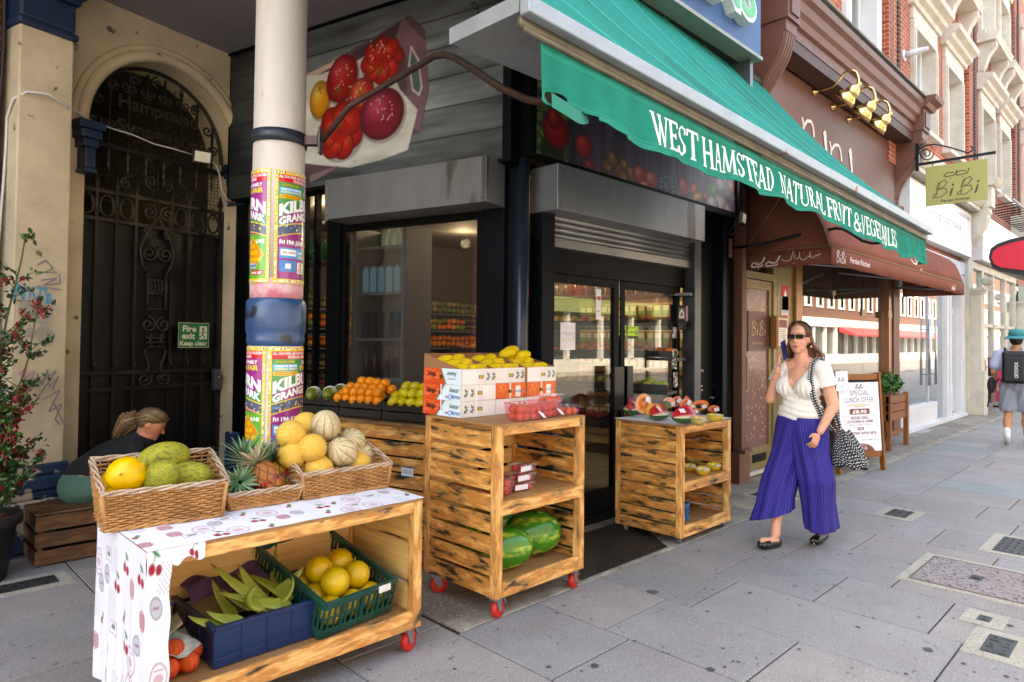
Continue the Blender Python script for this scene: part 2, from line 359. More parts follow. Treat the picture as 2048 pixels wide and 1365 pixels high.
def letters(s,o,ex,ez,h,m,name,parent,wd=None,bold=.01,depth=.01,shear=0,space=1.):
    """solid lettering standing on a surface: o = left baseline point, ex right, ez up, depth along ex x ez"""
    V,T=glyph(s,bold,shear,space); k=h/.7; kx=k if wd is None else wd/V[:,0].max(); ex=unit(ex); ez=unit(ez); nn=np.cross(ex,ez); o=np.array(o,float)
    P=[o+ex*a*kx+ez*b*k+nn*depth for a,b in V]; mb=MB(); mb.add(P,T)
    if depth>.004:                                        # sides from boundary edges
        from collections import Counter
        ed=Counter(); dr={}
        for t in T:
            for i in range(3):
                a,b=t[i],t[(i+1)%3]; ed[(min(a,b),max(a,b))]+=1; dr[(min(a,b),max(a,b))]=(a,b)
        for k2,c in ed.items():
            if c==1:
                a,b=dr[k2]; mb.add([P[b],P[a],P[a]-nn*depth,P[b]-nn*depth],[(0,1,2,3)])
    return mb.build(name,m,parent)
def RZ(a): c,s_=math.cos(a),math.sin(a); return np.array(((c,-s_,0),(s_,c,0),(0,0,1)))
def RX(a): c,s_=math.cos(a),math.sin(a); return np.array(((1,0,0),(0,c,-s_),(0,s_,c)))
def RY(a): c,s_=math.cos(a),math.sin(a); return np.array(((c,0,s_),(0,1,0),(-s_,0,c)))
# ================================================================ ground
def ground():
    g=MB(); g.quad((-150,-150,-.03),(250,-150,-.03),(250,200,-.03),(-150,200,-.03)); tag(g.build('ground',mat('asphalt','#4a4a4c',.9,bmp=.3,bscale=90)),kind='structure')
    g=MB(); g.quad((-60,-11.5,-.02),(160,-11.5,-.02),(160,-3.6,-.02),(-60,-3.6,-.02)); tag(g.build('road',mat('road_tar','#5a5a5d',.85,bmp=.3,bscale=70)),kind='structure')
    g=MB(); g.box(-60,160,-3.75,-3.6,-.13,0); tag(g.build('kerb',mat('kerb_stone','#8b8a88',.8,bmp=.2)),kind='structure')
    g=MB(); g.box(-60,160,-14,-11.5,-.13,.0); tag(g.build('far_pavement',mat('farpave','#9a9894',.85)),kind='structure')
    jm=mat('joint','#2b2826',.95,bmp=.3)
    g=MB(); g.quad((-8,-3.6,-.006),(70,-3.6,-.006),(70,9,-.006),(-8,9,-.006)); tag(g.build('pavement_bed',jm),kind='structure')
    # slabs: courses run across the footway, 0.6 m wide
    name='paving'; m,n,b=_new(name); co=coords(n,'Object'); a=N(n,'ShaderNodeAttribute',attribute_name='Col')
    c=mix(n,ramp(n,noise(n,co,2.2,6,.65),[(.3,.0),(.75,.55)]),a.outputs['Color'],(.145,.13,.125))
    c=mix(n,ramp(n,noise(n,co,170,2,.5),[(.42,.25),(.56,.0)]),c,(.07,.065,.06)); c=mix(n,ramp(n,noise(n,co,120,2,.5),[(.60,.0),(.66,.35)]),c,(.6,.58,.55))
    c=mix(n,ramp(n,noise(n,co,24,2,.4),[(.70,.0),(.73,.75)]),c,(.09,.085,.085)); c=mix(n,ramp(n,noise(n,co,.8,4,.6),[(.5,.0),(.7,.25)]),c,(.30,.235,.18))
    n.links.new(c,b.inputs['Base Color']); b.inputs['Roughness'].default_value=.82; bump(n,b,noise(n,co,140,4,.7),.35,.004)
    known={-2:[4.2,3.35,2.5,1.7],-1:[3.6,2.8,2.0,1.2],0:[2.66,2.015,1.3],1:[2.66,2.17,1.4,.7],2:[2.66,2.017,.81,.1],3:[2.66,2.186,1.56,.967,.3],4:[2.66,2.03,1.31,.5],5:[2.66,1.75,.95,.2],6:[2.66,2.2,1.4,.6],7:[2.66,1.85,1.0,.3]}
    mb=MB(); rr=random.Random(3)
    for k in range(-14,80):
        x0=2.285+.598*k; x1=x0+.590; ytop=2.66 if k>=0 else 5.6
        ys=list(known.get(k,[])); 
        if not ys: ys=[ytop]
        elif ys[0]<ytop: ys=[ytop]+ys
        if k<0: ys=[5.6,5.0]+[q for q in ys if q<4.9]
        y=ys[-1]
        while y>-3.6: y-=rr.choice([.6,.75,.9,.75]); ys.append(max(y,-3.6))
        for ya,yb in zip(ys[:-1],ys[1:]):
            if ya-yb<.1: continue
            if x0>5.25 and x1<7.1 and ya>.1 and yb<.85 and False: continue
            f=rr.uniform(.87,1.07); t=rr.uniform(-.012,.02); base=np.array((.285+t,.27,.268-t*.6))*f
            if rr.random()<.025: base=np.array((.22,.265,.27))
            if rr.random()<.1: base=np.array((.24,.235,.235))
            dz=rr.uniform(-.001,.0015); e=.004
            vs=[(x0+e,yb+.004+e,dz),(x1-e,yb+.004+e,dz),(x1-e,ya-.004-e,dz),(x0+e,ya-.004-e,dz),(x0,yb+.004,dz-.004),(x1,yb+.004,dz-.004),(x1,ya-.004,dz-.004),(x0,ya-.004,dz-.004),(x0,yb+.004,-.01),(x1,yb+.004,-.01),(x1,ya-.004,-.01),(x0,ya-.004,-.01)]
            mb.add(vs,[(0,1,2,3),(4,5,1,0),(5,6,2,1),(6,7,3,2),(7,4,0,3),(8,9,5,4),(9,10,6,5),(10,11,7,6),(11,8,4,7)],None,tuple(base))
    tag(mb.build('pavement',m),kind='structure')
    # forecourt concrete and its edging stones
    cm=mat('forecourt_conc','#8f887f',.9,c2='#5c5349',var=.9,scale=1.6,bmp=.5,bscale=60,speck=('#b7aea2',60,.63))
    g=MB(); g.box(2.3,70,2.80,9,-.02,.002); tag(g.build('forecourt',cm),kind='structure')
    g=MB(); 
    x=2.3; rr=random.Random(5)
    while x<30:
        l=rr.uniform(.7,1.1); g.box(x+.004,x+l-.004,2.664,2.796,-.02,.004+rr.uniform(0,.002)); x+=l
    tag(g.build('edging_stones',mat('edging','#a39d90',.9,c2='#6d665b',var=.9,scale=5,bmp=.5,speck=('#59544d',90,.62)),bev=.004),kind='structure')
    g=MB(); g.poly([(-6,5.6,.001),(.9,5.6,.001),(2.28,4.4,.001),(2.28,9,.001),(-6,9,.001)]); tag(g.build('asphalt_patch',mat('patch','#4f4d50',.9,c2='#39373a',bmp=.5,bscale=120,speck=('#77757a',140,.64))),kind='structure')
ground()
# service covers let into the slabs
def cover(px,py,lx,ly,label,kind='iron',frame=True,cat='utility cover'):
    p=Zp(px,py); t=thing('service_cover',label,cat,(p[0],p[1],0))
    cmt=mat('concrete_surround','#a7a294',.9,c2='#857f72',bmp=.5,bscale=80,speck=('#6b665d',110,.6)); im=mat('cover_iron','#3c3d40',.5,.6,c2='#55534f',bmp=.6,bscale=30)
    if frame: g=MB(); g.box(p[0]-lx/2-.07,p[0]+lx/2+.07,p[1]-ly/2-.07,p[1]+ly/2+.07,-.02,.0035); g.build('surround',cmt,t)
    g=MB()
    if kind=='iron':
        g.box(p[0]-lx/2,p[0]+lx/2,p[1]-ly/2,p[1]+ly/2,-.02,.006)
        nx=int(lx/.045); ny=int(ly/.045)
        for i in range(nx):
            for j in range(ny):
                cx=p[0]-lx/2+(i+.5)*lx/nx; cy=p[1]-ly/2+(j+.5)*ly/ny
                if (i+j)%2: g.box(cx-.016,cx+.016,cy-.006,cy+.006,.006,.009)
                else: g.box(cx-.006,cx+.006,cy-.016,cy+.016,.006,.009)
        g.build('lid',im,t)
    else:
        g.box(p[0]-lx/2,p[0]+lx/2,p[1]-ly/2,p[1]+ly/2,-.02,.006)
        g.build('lid',mat('aggregate','#8d8382',.9,c2='#776c6a',bmp=1.,bscale=55,speck=('#4a4342',55,.56)),t)
        g=MB(); e=.012
        for a in ((p[0]-lx/2-e,p[0]-lx/2,p[1]-ly/2,p[1]+ly/2),(p[0]+lx/2,p[0]+lx/2+e,p[1]-ly/2,p[1]+ly/2),(p[0]-lx/2-e,p[0]+lx/2+e,p[1]-ly/2-e,p[1]-ly/2),(p[0]-lx/2-e,p[0]+lx/2+e,p[1]+ly/2,p[1]+ly/2+e)): g.box(a[0],a[1],a[2],a[3],-.01,.008)
        g.build('frame',mat('rustframe','#6d5f59',.7,.4),t)
        g=MB(); g.box(p[0]-.05,p[0]+.05,p[1]-.035,p[1]+.035,.004,.010); g.box(p[0]-.03,p[0]-.015,p[1]-.02,p[1]+.02,.010,.016); g.build('key_plate',im,t)
cover(1953,1158,.62,.60,'large square cover filled with pinkish gravel aggregate near the right edge','agg')
cover(2055,1098,.5,.36,'dark studded iron cover cut off by the right edge of the pavement')
cover(1799,1028,.30,.17,'small grey patterned iron cover in the paving behind the walking woman')
cover(1998,1293,.26,.12,'small black rectangular cover nearest the camera, low on the right')
cover(1969,1239,.09,.06,'tiny square stop tap box with a rusty rim between the slabs')
cover(55,1170,.30,.16,'small blue grey cover in the paving by the black plant pot')
cover(1530,988,.34,.16,'dark iron coal-hole cover behind the woman near the brown door')
# gum spots on slabs
g=MB(); rr=random.Random(9)
for px,py,r in [(1856,1300,.025),(1305,1185,.035),(1422,1340,.022),(907,1277,.02),(1189,1332,.022),(2020,1252,.018),(1500,1187,.014),(1590,1173,.012),(1398,1103,.014)]+[(rr.uniform(900,2040),rr.uniform(900,1360),rr.uniform(.006,.013)) for _ in range(110)]:
    p=Zp(px,py)
    if p[1]>2.6: continue
    k=10; g.poly([(p[0]+r*math.cos(a)*rr.uniform(.75,1.2),p[1]+r*math.sin(a)*rr.uniform(.75,1.2),.0025) for a in [2*PI*i/k for i in range(k)]])
tag(g.build('gum_spots',mat('gum','#45454a',.8)),'dark trodden chewing gum spots scattered over the grey paving slabs','gum spots',kind='stuff')
# ================================================================ upper facades
STONE=mat('stone_white','#cdc6ba',.8,c2='#a59d91',scale=3,var=.6,bmp=.15); WHITE=mat('white_paint','#d4d5d7',.6,c2='#b9babd',scale=2); SASH=mat('sash_white','#e8e9ea',.45)
WGL=glassm('window_glass',(.75,.8,.82),1.1,.02,.06,.03); DARK=mat('room_dark','#3a3a3c',.9); BLIND=mat('blind','#c9cdd0',.8)
BR1=brickm('brick_orange','#b8553a','#8f4230','#b79a80'); BR2=brickm('brick_red','#8f3b26','#6a2a1e','#a88c78'); BRD=brickm('brick_dark','#4a2620','#321a17','#7c6a5e')
def wall_open(mb,x0,x1,z0,z1,y,ops,th=.3):
    xs=sorted({x0,x1}|{o[0] for o in ops}|{o[1] for o in ops})
    for a,b in zip(xs[:-1],xs[1:]):
        z=z0
        for o in sorted([o for o in ops if o[0]<(a+b)/2<o[1]],key=lambda o:o[2]):
            if o[2]>z: mb.box(a,b,y,y+th,z,o[2])
            z=o[3]
        if z<z1: mb.box(a,b,y,y+th,z,z1)
def profile_x(mb,x0,x1,pts): mb.prism([(x0,y,z) for y,z in pts],(x1-x0,0,0))
def up_window(t,x0,x1,z0,z1,y,hood=False,surround=.14,bracket=False,mid=.5):
    f=MB(); s=surround; d=.07
    f.box(x0,x0+s,y-d,y+.28,z0,z1-s); f.box(x1-s,x1,y-d,y+.28,z0,z1-s); f.box(x0,x1,y-d,y+.28,z1-s,z1)
    f.box(x0+s*.25,x0+s*.75,y-d-.02,y-d-.001,z0,z1-s*1.2); f.box(x1-s*.75,x1-s*.25,y-d-.02,y-d-.001,z0,z1-s*1.2)
    f.box(x0-.06,x1+.06,y-.16,y+.28,z0-.09,z0-.002)
    w_=f.build('window',STONE if hood else WHITE,t)
    g=MB(); a,b=x0+s+.01,x1-s-.01; zz=z1-s; yy=y+.17; m=z0+(zz-z0)*mid
    for q in ((a,a+.06,z0,zz),(b-.06,b,z0,zz),(a+.06,b-.06,z0,z0+.08),(a+.06,b-.06,zz-.06,zz),(a+.06,b-.06,m-.03,m+.03)): g.box(q[0],q[1],yy,yy+.06,q[2],q[3])
    g.build('sash',SASH,w_)
    g=MB(); g.box(a+.06,b-.06,yy+.025,yy+.035,z0+.08,zz-.06); g.build('pane',WGL,w_)
    g=MB(); g.box(a-.05,b+.05,yy+.3,yy+.34,z0-.05,zz+.05); g.build('blind',BLIND if random.random()<.6 else DARK,w_)
    if hood:
        h=MB(); zt=z1+.003
        h.box(x0-.02,x1+.02,y-.06,y-.001,zt,zt+.22)
        profile_x(h,x0-.14,x1+.14,[(y-.001,zt+.22),(y-.10,zt+.22),(y-.12,zt+.30),(y-.20,zt+.34),(y-.22,zt+.42),(y-.32,zt+.47),(y-.34,zt+.56),(y-.001,zt+.62)])
        h.build('hood',STONE,w_)
    if bracket:
        h=MB(); profile_x(h,x0-.12,x1+.12,[(y-.002,z0-.10),(y-.40,z0-.10),(y-.44,z0-.16),(y-.40,z0-.24),(y-.38,z0-.30),(y-.002,z0-.30)])
        for xx in (x0+.0,x1-.22):
            pr=[(y-.002,z0-.302),(y-.36,z0-.302),(y-.37,z0-.42),(y-.30,z0-.50),(y-.22,z0-.62),(y-.15,z0-.85),(y-.10,z0-.93),(y-.002,z0-.95)]
            h.prism([(xx,a_,b_) for a_,b_ in pr],(.22,0,0))
        h.build('bracketed_sill',STONE,w_)
def building(label,x0,x1,wins,brick,top=13,base=3.3,hood=True,pier=True,kind='x'):
    t=thing('terrace_building',label,'building',((x0+x1)/2,3.6,0),group=None)
    ops=[]
    for a,b in wins:
        ops.append((a,b,5.5,7.4)); ops.append((a,b,9.05,10.95)); ops.append((a,b,12.2,13.))
    mb=MB(); wall_open(mb,x0,x1,base,top,3.45,ops); wl=mb.build('wall',brick,t)
    if pier:
        mb=MB(); mb.box(x1-.55,x1-.12,3.36,3.448,base+1.2,top); mb.build('pier',brick,t)
        mb=MB(); mb.box(x1-.118,x1-.002,3.33,3.448,base+1.2,top); mb.build('dark_quoin',BRD,t)
    mb=MB(); mb.box(x0+.01,x1-.01,4.3,14,3.3,top); mb.build('upper_floors',DARK,t)  # unseen solid mass behind the facade, added to block the sun
    for a,b in wins:
        up_window(t,a,b,5.5,7.4,3.45,hood,.14 if hood else .2)
        up_window(t,a,b,9.05,10.95,3.45,hood,.14,bracket=True)
    return t
random.seed(11)
BIB=building('orange brick building with white sash windows above the brown restaurant front',7.0,12.5,[(8.14,9.36),(10.08,11.63)],BR1,hood=False)
OPT=building('orange brick terrace building with moulded stone window hoods above the opticians sign',12.5,18.3,[(13.5,15.13),(15.8,17.36)],BR1)
SH3=building('red brick terrace building with stone window hoods beyond the opticians',18.3,24.1,[(19.16,20.9),(21.48,23.05)],BR2)
SH4=building('red brick terrace building at the far right edge of the photo',24.1,31,[(25.2,26.8),(27.8,29.4)],BR1)
SH5=building('farthest red brick terrace building down the street',31,45,[(32,33.6),(35,36.6),(38,39.6),(41,42.6)],BR2)
# black cables on the brick piers
for k,(x,a,b) in enumerate([(12.15,5.3,12),(12.05,5.3,9.5)]):
    g=MB(); g.tube([(x+.02*math.sin(z*2.1+k),3.35,z) for z in np.linspace(a,b,24)],.007,5); tag(g.build('cable',mat('cable_grey','#8a7d75',.6)),['thin grey cable running up the brick pier beside the second white window','shorter thin grey cable beside the long one on the brick pier'][k],'cable')
for k,x in enumerate((18.0,23.7)):
    g=MB(); g.tube([(x+.05*math.sin(z*1.7),3.32,z) for z in np.linspace(5.2,11,24)],.012,5); tag(g.build('cable',mat('cable_black','#1d1d20',.5)),['black cable hanging down the brick right of the opticians upper windows','black cable down the farther red brick building'][k],'cable')
# cctv-like white horn on the brick
p=Yp(1807,112,3.45); t=thing('wall_alarm','white tubular vent or alarm sticking out of the brick between the upper windows','alarm',p)
g=MB(); g.lathe([(.10,0),(.10,.02),(.05,.03)],16,p-np.array((0,.0,0)),(0,-1,0)); g.build('backplate',WHITE,t,True)
g=MB(); g.lathe([(.05,.03),(.055,.12),(.06,.14),(.05,.16),(.055,.25),(.04,.33),(.03,.38)],16,p,(.25,-1,.15)); g.build('tube',mat('alarm_grey','#c4ccd2',.5),t,True)
# ================================================================ restaurant front (brown)
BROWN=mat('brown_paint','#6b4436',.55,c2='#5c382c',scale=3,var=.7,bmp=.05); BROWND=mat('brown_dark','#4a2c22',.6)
t=BIB
mb=MB(); mb.box(7.05,12.30,3.38,3.448,3.2,4.83); fb=mb.build('fascia_board',BROWN,t)
mb=MB(); profile_x(mb,7.35,12.62,[(3.447,4.98),(3.10,4.98),(3.10,5.10),(3.06,5.12),(3.04,5.2),(3.0,5.24),(2.98,5.34),(2.93,5.38),(2.92,5.46),(3.447,5.50)])
mb.build('cornice',BROWN,t)
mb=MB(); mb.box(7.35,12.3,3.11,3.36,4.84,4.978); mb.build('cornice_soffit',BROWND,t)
mb=MB(); mb.box(7.3,12.6,2.90,3.44,5.503,5.53); mb.build('lead_flashing',mat('lead','#6e6a62',.8,bmp=.3),t)
def corbel(t,x0,x1,m,z0=3.85,z1=5.0,yf=2.98,fl=True):
    c=MB(); pr=[(3.447,z1),(yf,z1),(yf,z1-.12)]
    for i in range(9):
        a=i/8; pr.append((yf+.02+(3.40-yf)*(.5-.5*math.cos(PI*a)),z1-.13-(z1-z0-.25)*a))
    pr+=[(3.40,z0),(3.447,z0)]
    c.prism([(x0,a,b) for a,b in pr],(x1-x0,0,0))
    if fl:
        n=4; w=(x1-x0-.06)/n
        for i in range(n): c.tube([(x0+.03+w*(i+.5),a-.004,b) for a,b in pr[3:12]],w*.38,6)
    c.box(x0-.03,x1+.03,3.34,3.446,z0-.14,z0-.01); c.box(x0-.01,x1+.01,3.38,3.446,z0-.22,z0-.14)
    return c.build('corbel',m,t)
for a,b in ((7.06,7.34),(12.33,12.66)):
    corbel(t,a,b,BROWN); c=MB(); c.box(a-.02,b+.02,2.95,3.446,5.003,5.36); c.box(a+.04,b-.04,2.93,2.949,5.06,5.3); profile_x(c,a-.08,b+.1,[(3.446,5.362),(2.9,5.362),(2.86,5.42),(2.78,5.46),(2.76,5.52),(3.446,5.56)]); c.build('corbel_block',BROWN,t)
# pale lettering and plant sprigs on the fascia: only the tops show over the green awning
LT=mat('pale_letter','#e4ddd8',.6)
g=MB()
def stroke(g,pts,w,y,d=.008):
    for a,b in zip(pts[:-1],pts[1:]): g.bar((a[0],y,a[1]),(b[0],y,b[1]),w,d,(0,1,0))
def fs(px,py): p=Yp(px,py,3.375); return (p[0],p[2])
for dx,dy in ((0,0),(55,48)):
    stroke(g,[fs(1604+dx,235+dy),fs(1607+dx,250+dy),fs(1606+dx,275+dy)],.035,3.374); stroke(g,[fs(1607+dx,254+dy),fs(1614+dx,242+dy),fs(1622+dx,244+dy),fs(1626+dx,255+dy),fs(1628+dx,275+dy)],.04,3.374); g.build('fascia_lettering',LT,t); g=MB()
g=MB()
for cx,cy in ((1649,265),(1700,300)):
    for i in range(30):
        a=fs(cx+2.2*math.sin(i*2.4)*(1-i/40)+ (i*.12),cy+i*1.5); g.ell((a[0],3.372,a[1]),.022,.004,.03,6,4)
    g.build('sprig_motif',LT,t); g=MB()
# brass swan-neck lamps
BRASS=mat('brass','#d9c48c',.22,1.,c2='#b89a5c',scale=3)
for i,(px,py) in enumerate(((1627,185),(1663,215),(1695,240))):
    b=Yp(px,py,3.38); t=thing('swan_neck_lamp',['polished brass swan-neck lamp on the brown fascia, the left one nearest the green awning','polished brass swan-neck lamp in the middle of the row of three','polished brass swan-neck lamp at the right end of the row of three'][i],'wall lamp',b,group='brass lamps over the brown fascia')
    g=MB(); g.lathe([(.001,-.005),(.055,0),(.05,.02),(.02,.04),(.018,.06)],14,b,(0,-1,0)); g.build('wall_rose',BRASS,t,True)
    pts=[b+np.array(q) for q in ((0,-.04,0),(0,-.14,.0),(0,-.24,.01),(0,-.31,.06),(0,-.37,.14),(0,-.45,.17),(0,-.52,.12),(0,-.545,.04),(0,-.55,-.04))]
    P=[];  
    for a,c in zip(pts[:-1],pts[1:]): P+= [a+(c-a)*q for q in (0,.5)]
    P.append(pts[-1]); g=MB(); g.tube(P,.017,8); g.build('swan_neck',BRASS,t,True)
    e=pts[-1]; g=MB(); g.lathe([(.018,.03),(.03,.0),(.026,-.02),(.06,-.045),(.08,-.08),(.085,-.12),(.08,-.135),(.12,-.18),(.145,-.25),(.138,-.252),(.11,-.18),(.07,-.13),(.02,-.05)],22,e,(0,-.75,.66)); g.build('lamp_shade',BRASS,t,True)
# ground floor of the restaurant
OL=mat('olive_gold','#8c7a4f',.4,.3,c2='#7a6a44',scale=2); GOLDP=mat('gold_post','#9a6a34',.35,.3); PAT=None
def patmat():
    m,n,b=_new('paisley'); co=coords(n,'Object',(1,1,1)); v=N(n,'ShaderNodeTexVoronoi'); v.inputs['Scale'].default_value=17; n.links.new(co,v.inputs['Vector'])
    f=noise(n,co,45,2,.5); m1=N(n,'ShaderNodeMath',operation='MULTIPLY_ADD'); n.links.new(f,m1.inputs[0]); m1.inputs[1].default_value=.35; n.links.new(v.outputs['Distance'],m1.inputs[2])
    n.links.new(mix(n,ramp(n,m1.outputs[0],[(.42,1.),(.47,0.)]),'#75524a','#a98e68'),b.inputs['Base Color']); b.inputs['Roughness'].default_value=.25; return m
PAT=patmat(); BGL=glassm('front_glass',(.8,.8,.78),1.0,.0,.10,.015)
t=thing('shopfront','brown restaurant shopfront with gold framed door and large window under a brown awning','shopfront',(9.7,3.5,0))
g=MB(); g.box(6.93,7.04,3.40,3.6,.0,3.2); g.box(6.80,7.045,3.36,3.5,.0,.32); g.box(6.86,7.043,3.33,3.399,.32,.36); g.build('pilaster',BROWN,t,bev=.004)
g=MB(); g.box(12.33,12.66,3.40,3.6,0,3.8); g.build('pilaster',BROWN,t)
g=MB(); g.box(7.05,12.32,3.47,3.6,2.75,3.2); g.build('transom_panel',BROWND,t)
g=MB(); g.box(7.05,8.0,3.44,3.56,0.02,.06); g.build('door_sill',mat('sillstone','#bdb8ad',.8),t)
fr=MB()
for q in ((7.05,7.12,.06,2.74),(7.86,7.96,.06,2.74),(7.12,7.86,2.25,2.33),(7.12,7.86,2.66,2.74)): fr.box(q[0],q[1],3.46,3.54,q[2],q[3])
fr.build('door_frame',OL,t)
dr=MB()
for q in ((7.13,7.19,.07,2.24),(7.78,7.855,.07,2.24),(7.19,7.78,.07,.32),(7.19,7.78,2.14,2.24)): dr.box(q[0],q[1],3.48,3.53,q[2],q[3])
d_=dr.build('door',OL,t); g=MB(); g.box(7.19,7.78,3.50,3.515,.32,2.14); g.build('patterned_pane',PAT,d_)
g=MB(); g.box(7.35,7.68,3.465,3.479,.15,.24); g.build('letter_plate',mat('black_metal','#1b1b1c',.35,.6),d_)
g=MB(); g.box(7.14,7.165,3.44,3.479,1.0,1.35); g.build('handle',OL,d_)
pl=MB(); pl.box(7.26,7.72,3.488,3.499,1.42,1.88); pp=pl.build('name_plaque',mat('plaque','#70504a',.5),d_)
GL=mat('gold_letter','#cdb389',.5)
def bibi(s,o,ex,ez,h,m,parent,name='lettering',yo=0):
    """the looping hand-drawn word of the restaurant: B i B i"""
    o=np.array(o,float); ex=unit(ex); ez=unit(ez); nn=np.cross(ex,ez); g=MB(); w=h*.07
    B=[(.28,1.0),(.2,.6),(.1,.25),(0,.05)],[(.05,.72),(.2,.95),(.5,1.05),(.62,.85),(.45,.62),(.25,.52)],[(.25,.52),(.55,.5),(.62,.28),(.42,.06),(.15,.0),(-.02,.1)]
    I=[(.14,.45),(.08,.2),(.06,.02)]
    x=0
    for k in 'BiBi':
        if k=='B':
            for st in B: 
                for a,b in zip(st[:-1],st[1:]): g.bar(o+ex*(x+a[0])*h+ez*a[1]*h,o+ex*(x+b[0])*h+ez*b[1]*h,w,.004,nn)
            x+=.78
        else:
            for a,b in zip(I[:-1],I[1:]): g.bar(o+ex*(x+a[0])*h+ez*a[1]*h,o+ex*(x+b[0])*h+ez*b[1]*h,w*1.5,.004,nn)
            g.ell(o+ex*(x+.2)*h+ez*.66*h,h*.05,h*.02,h*.07,8,6); x+=.42
    return g.build(name,m,parent)
bibi(0,(7.33,3.485,1.6),(1,0,0),(0,0,1),.17,GL,pp); letters('Persian Kitchen',(7.36,3.485,1.5),(1,0,0),(0,0,1),.03,GL,'lettering',pp,.26,.01,.003)
g=MB(); g.box(7.97,8.42,3.46,3.56,0,2.74); g.build('post',OL,t)
g=MB(); g.box(8.43,8.62,3.42,3.56,0,2.74); g.build('post',GOLDP,t,bev=.006)
g=MB(); g.box(12.15,12.32,3.42,3.56,0,2.74); g.build('post',mat('copper_post','#8a5f45',.3,.5),t)
g=MB(); g.box(8.63,12.14,3.46,3.56,0,.30); g.build('stall_riser',BROWN,t)
g=MB(); g.box(8.63,12.14,3.46,3.56,2.64,2.74); g.build('head_rail',BROWND,t)
for a,b in ((8.63,9.9),(9.905,11.15),(11.155,12.14)): g=MB(); g.box(a,b,3.50,3.512,.30,2.64); g.build('glass_pane',BGL,t)
g=MB()
for z in (2.2,.6): g.box(9.84,9.97,3.485,3.499,z,z+.06); g.box(9.84,9.97,3.513,3.525,z,z+.06)
g.box(11.05,11.25,3.485,3.499,1.95,2.05); g.box(12.05,12.25,3.40,3.419,1.95,2.05)
g.build('glass_clamp',mat('clamp_bronze','#7d6a4f',.4,.6),t)
# room behind
g=MB(); g.box(8.1,12.3,7.5,7.6,0,3.1); g.box(7.98,8.08,3.57,7.5,0,3.1); g.box(12.32,12.4,3.57,7.5,0,3.1); g.build('room_wall',mat('tan_wall','#8d7a62',.8,c2='#7c6a54'),t)
g=MB(); g.box(7.1,12.3,3.57,7.5,2.95,3.1); g.build('room_ceiling',mat('ceil_w','#a79a86',.8),t); g=MB(); g.box(7.1,12.3,3.57,7.5,0,.03); g.build('room_floor',mat('floor_br','#5c4534',.5),t)
t2=thing('picture_frame','gilt picture frame hanging on the wall inside the restaurant','picture frame',(10.5,7.4,1.4))
g=MB()
for q in ((10.1,11.0,2.2,2.26),(10.1,11.0,1.3,1.36),(10.1,10.16,1.36,2.2),(10.94,11.0,1.36,2.2)): g.box(q[0],q[1],7.42,7.48,q[2],q[3])
g.build('frame',BRASS,t2); g=MB(); g.box(10.16,10.94,7.46,7.49,1.36,2.2); g.build('canvas',mat('pic','#8a6a4a',.7,c2='#4d3a2a'),t2)
# alarm sticker, notice and menu box on the olive post
def card(name,label,cat,px,py,wd,hg,Y,paint,group=None,res=260):
    p=Yp(px,py,Y); cv=Cv(max(8,wd*res),max(8,hg*res),'#ffffff'); paint(cv); 
    o=cv.sheet(name,flat((p[0],Y,p[2]),(wd,0,0),(0,0,-hg)),vmat('print_paper',.5)); return tag(o,label,cat,group)
def p_red(c):
    W,Hh=c.w,c.h; c.rect(0,0,W,Hh,'#c8202a'); c.poly([(W*.32,Hh*.55),(W*.32,Hh*.35),(W*.5,Hh*.15),(W*.68,Hh*.35),(W*.68,Hh*.55)],'#ffffff'); c.text('verisure',W*.08,Hh*.85,Hh*.13,'#ffffff',W*.84)
card('alarm_sticker','red alarm company sticker with a white house symbol on the gold post','sticker',1564,571,.20,.30,3.455,p_red)
def p_al(c):
    W,Hh=c.w,c.h; c.rect(0,0,W,Hh,'#dfe3e6'); c.text('ALARM',W*.06,Hh*.25,Hh*.18,'#222222',W*.88); c.text('3 in 1',W*.15,Hh*.5,Hh*.12,'#222222',W*.6); c.rect(W*.1,Hh*.55,W*.9,Hh*.95,'#b83b3b'); c.noise(.6,6)
card('alarm_notice','white and grey ALARM notice under the red sticker on the gold post','sticker',1563,592,.20,.42,3.455,p_al)
p=Yp(1556,632,3.36); t2=thing('menu_box','brass framed menu box fixed to the post behind the walking woman','menu box',p)
g=MB(); g.box(p[0],p[0]+.30,3.37,3.455,p[2]-.38,p[2]); g.build('case',GOLDP,t2,bev=.01)
c=Cv(60,60,'#e8e0d4'); c.rect(3,3,57,20,'#7c2c25'); c.noise(.5,8); 
for y in range(24,56,4): c.rect(8,y,50,y+1.2,'#6b5548')
c.sheet('menu_sheet',flat((p[0]+.03,3.365,p[2]-.03),(.24,0,0),(0,0,-.32)),vmat('print_paper'),t2)
# ================================================================ opticians front and shops beyond
CREAM=mat('cream_paint','#c9c4b5',.6,c2='#aaa496',scale=3,var=.7); ALU=mat('steel_tube','#b9bcc0',.25,.9)
SG=glassm('street_glass',(.78,.83,.85),1.,.0,.22,.01)
t=thing('shopfront','white framed glass shopfront of the opticians with tall steel door handles','shopfront',(15,3.5,0))
g=MB(); g.box(12.67,17.2,3.30,3.55,0,.06); g.box(12.67,15.0,3.38,3.6,.06,.42); g.build('stall_riser',WHITE,t)
for a,b in ((12.68,14.6),(14.62,15.7)): g=MB(); g.box(a,b,3.45,3.462,.42 if a<13 else .08,3.0); g.build('glass_pane',SG,t)
g=MB(); g.box(14.58,14.62,3.43,3.48,.42,3.0); g.build('mullion',mat('paleblue','#b8c8d2',.4),t)
for x in (14.45,14.9):
    g=MB(); g.tube([(x,3.38,.75),(x,3.38,2.0)],.022,8); g.bar((x,3.38,.95),(x,3.45,.95),.02,.02); g.bar((x,3.38,1.8),(x,3.45,1.8),.02,.02); g.build('handle',ALU,t,True)
g=MB()
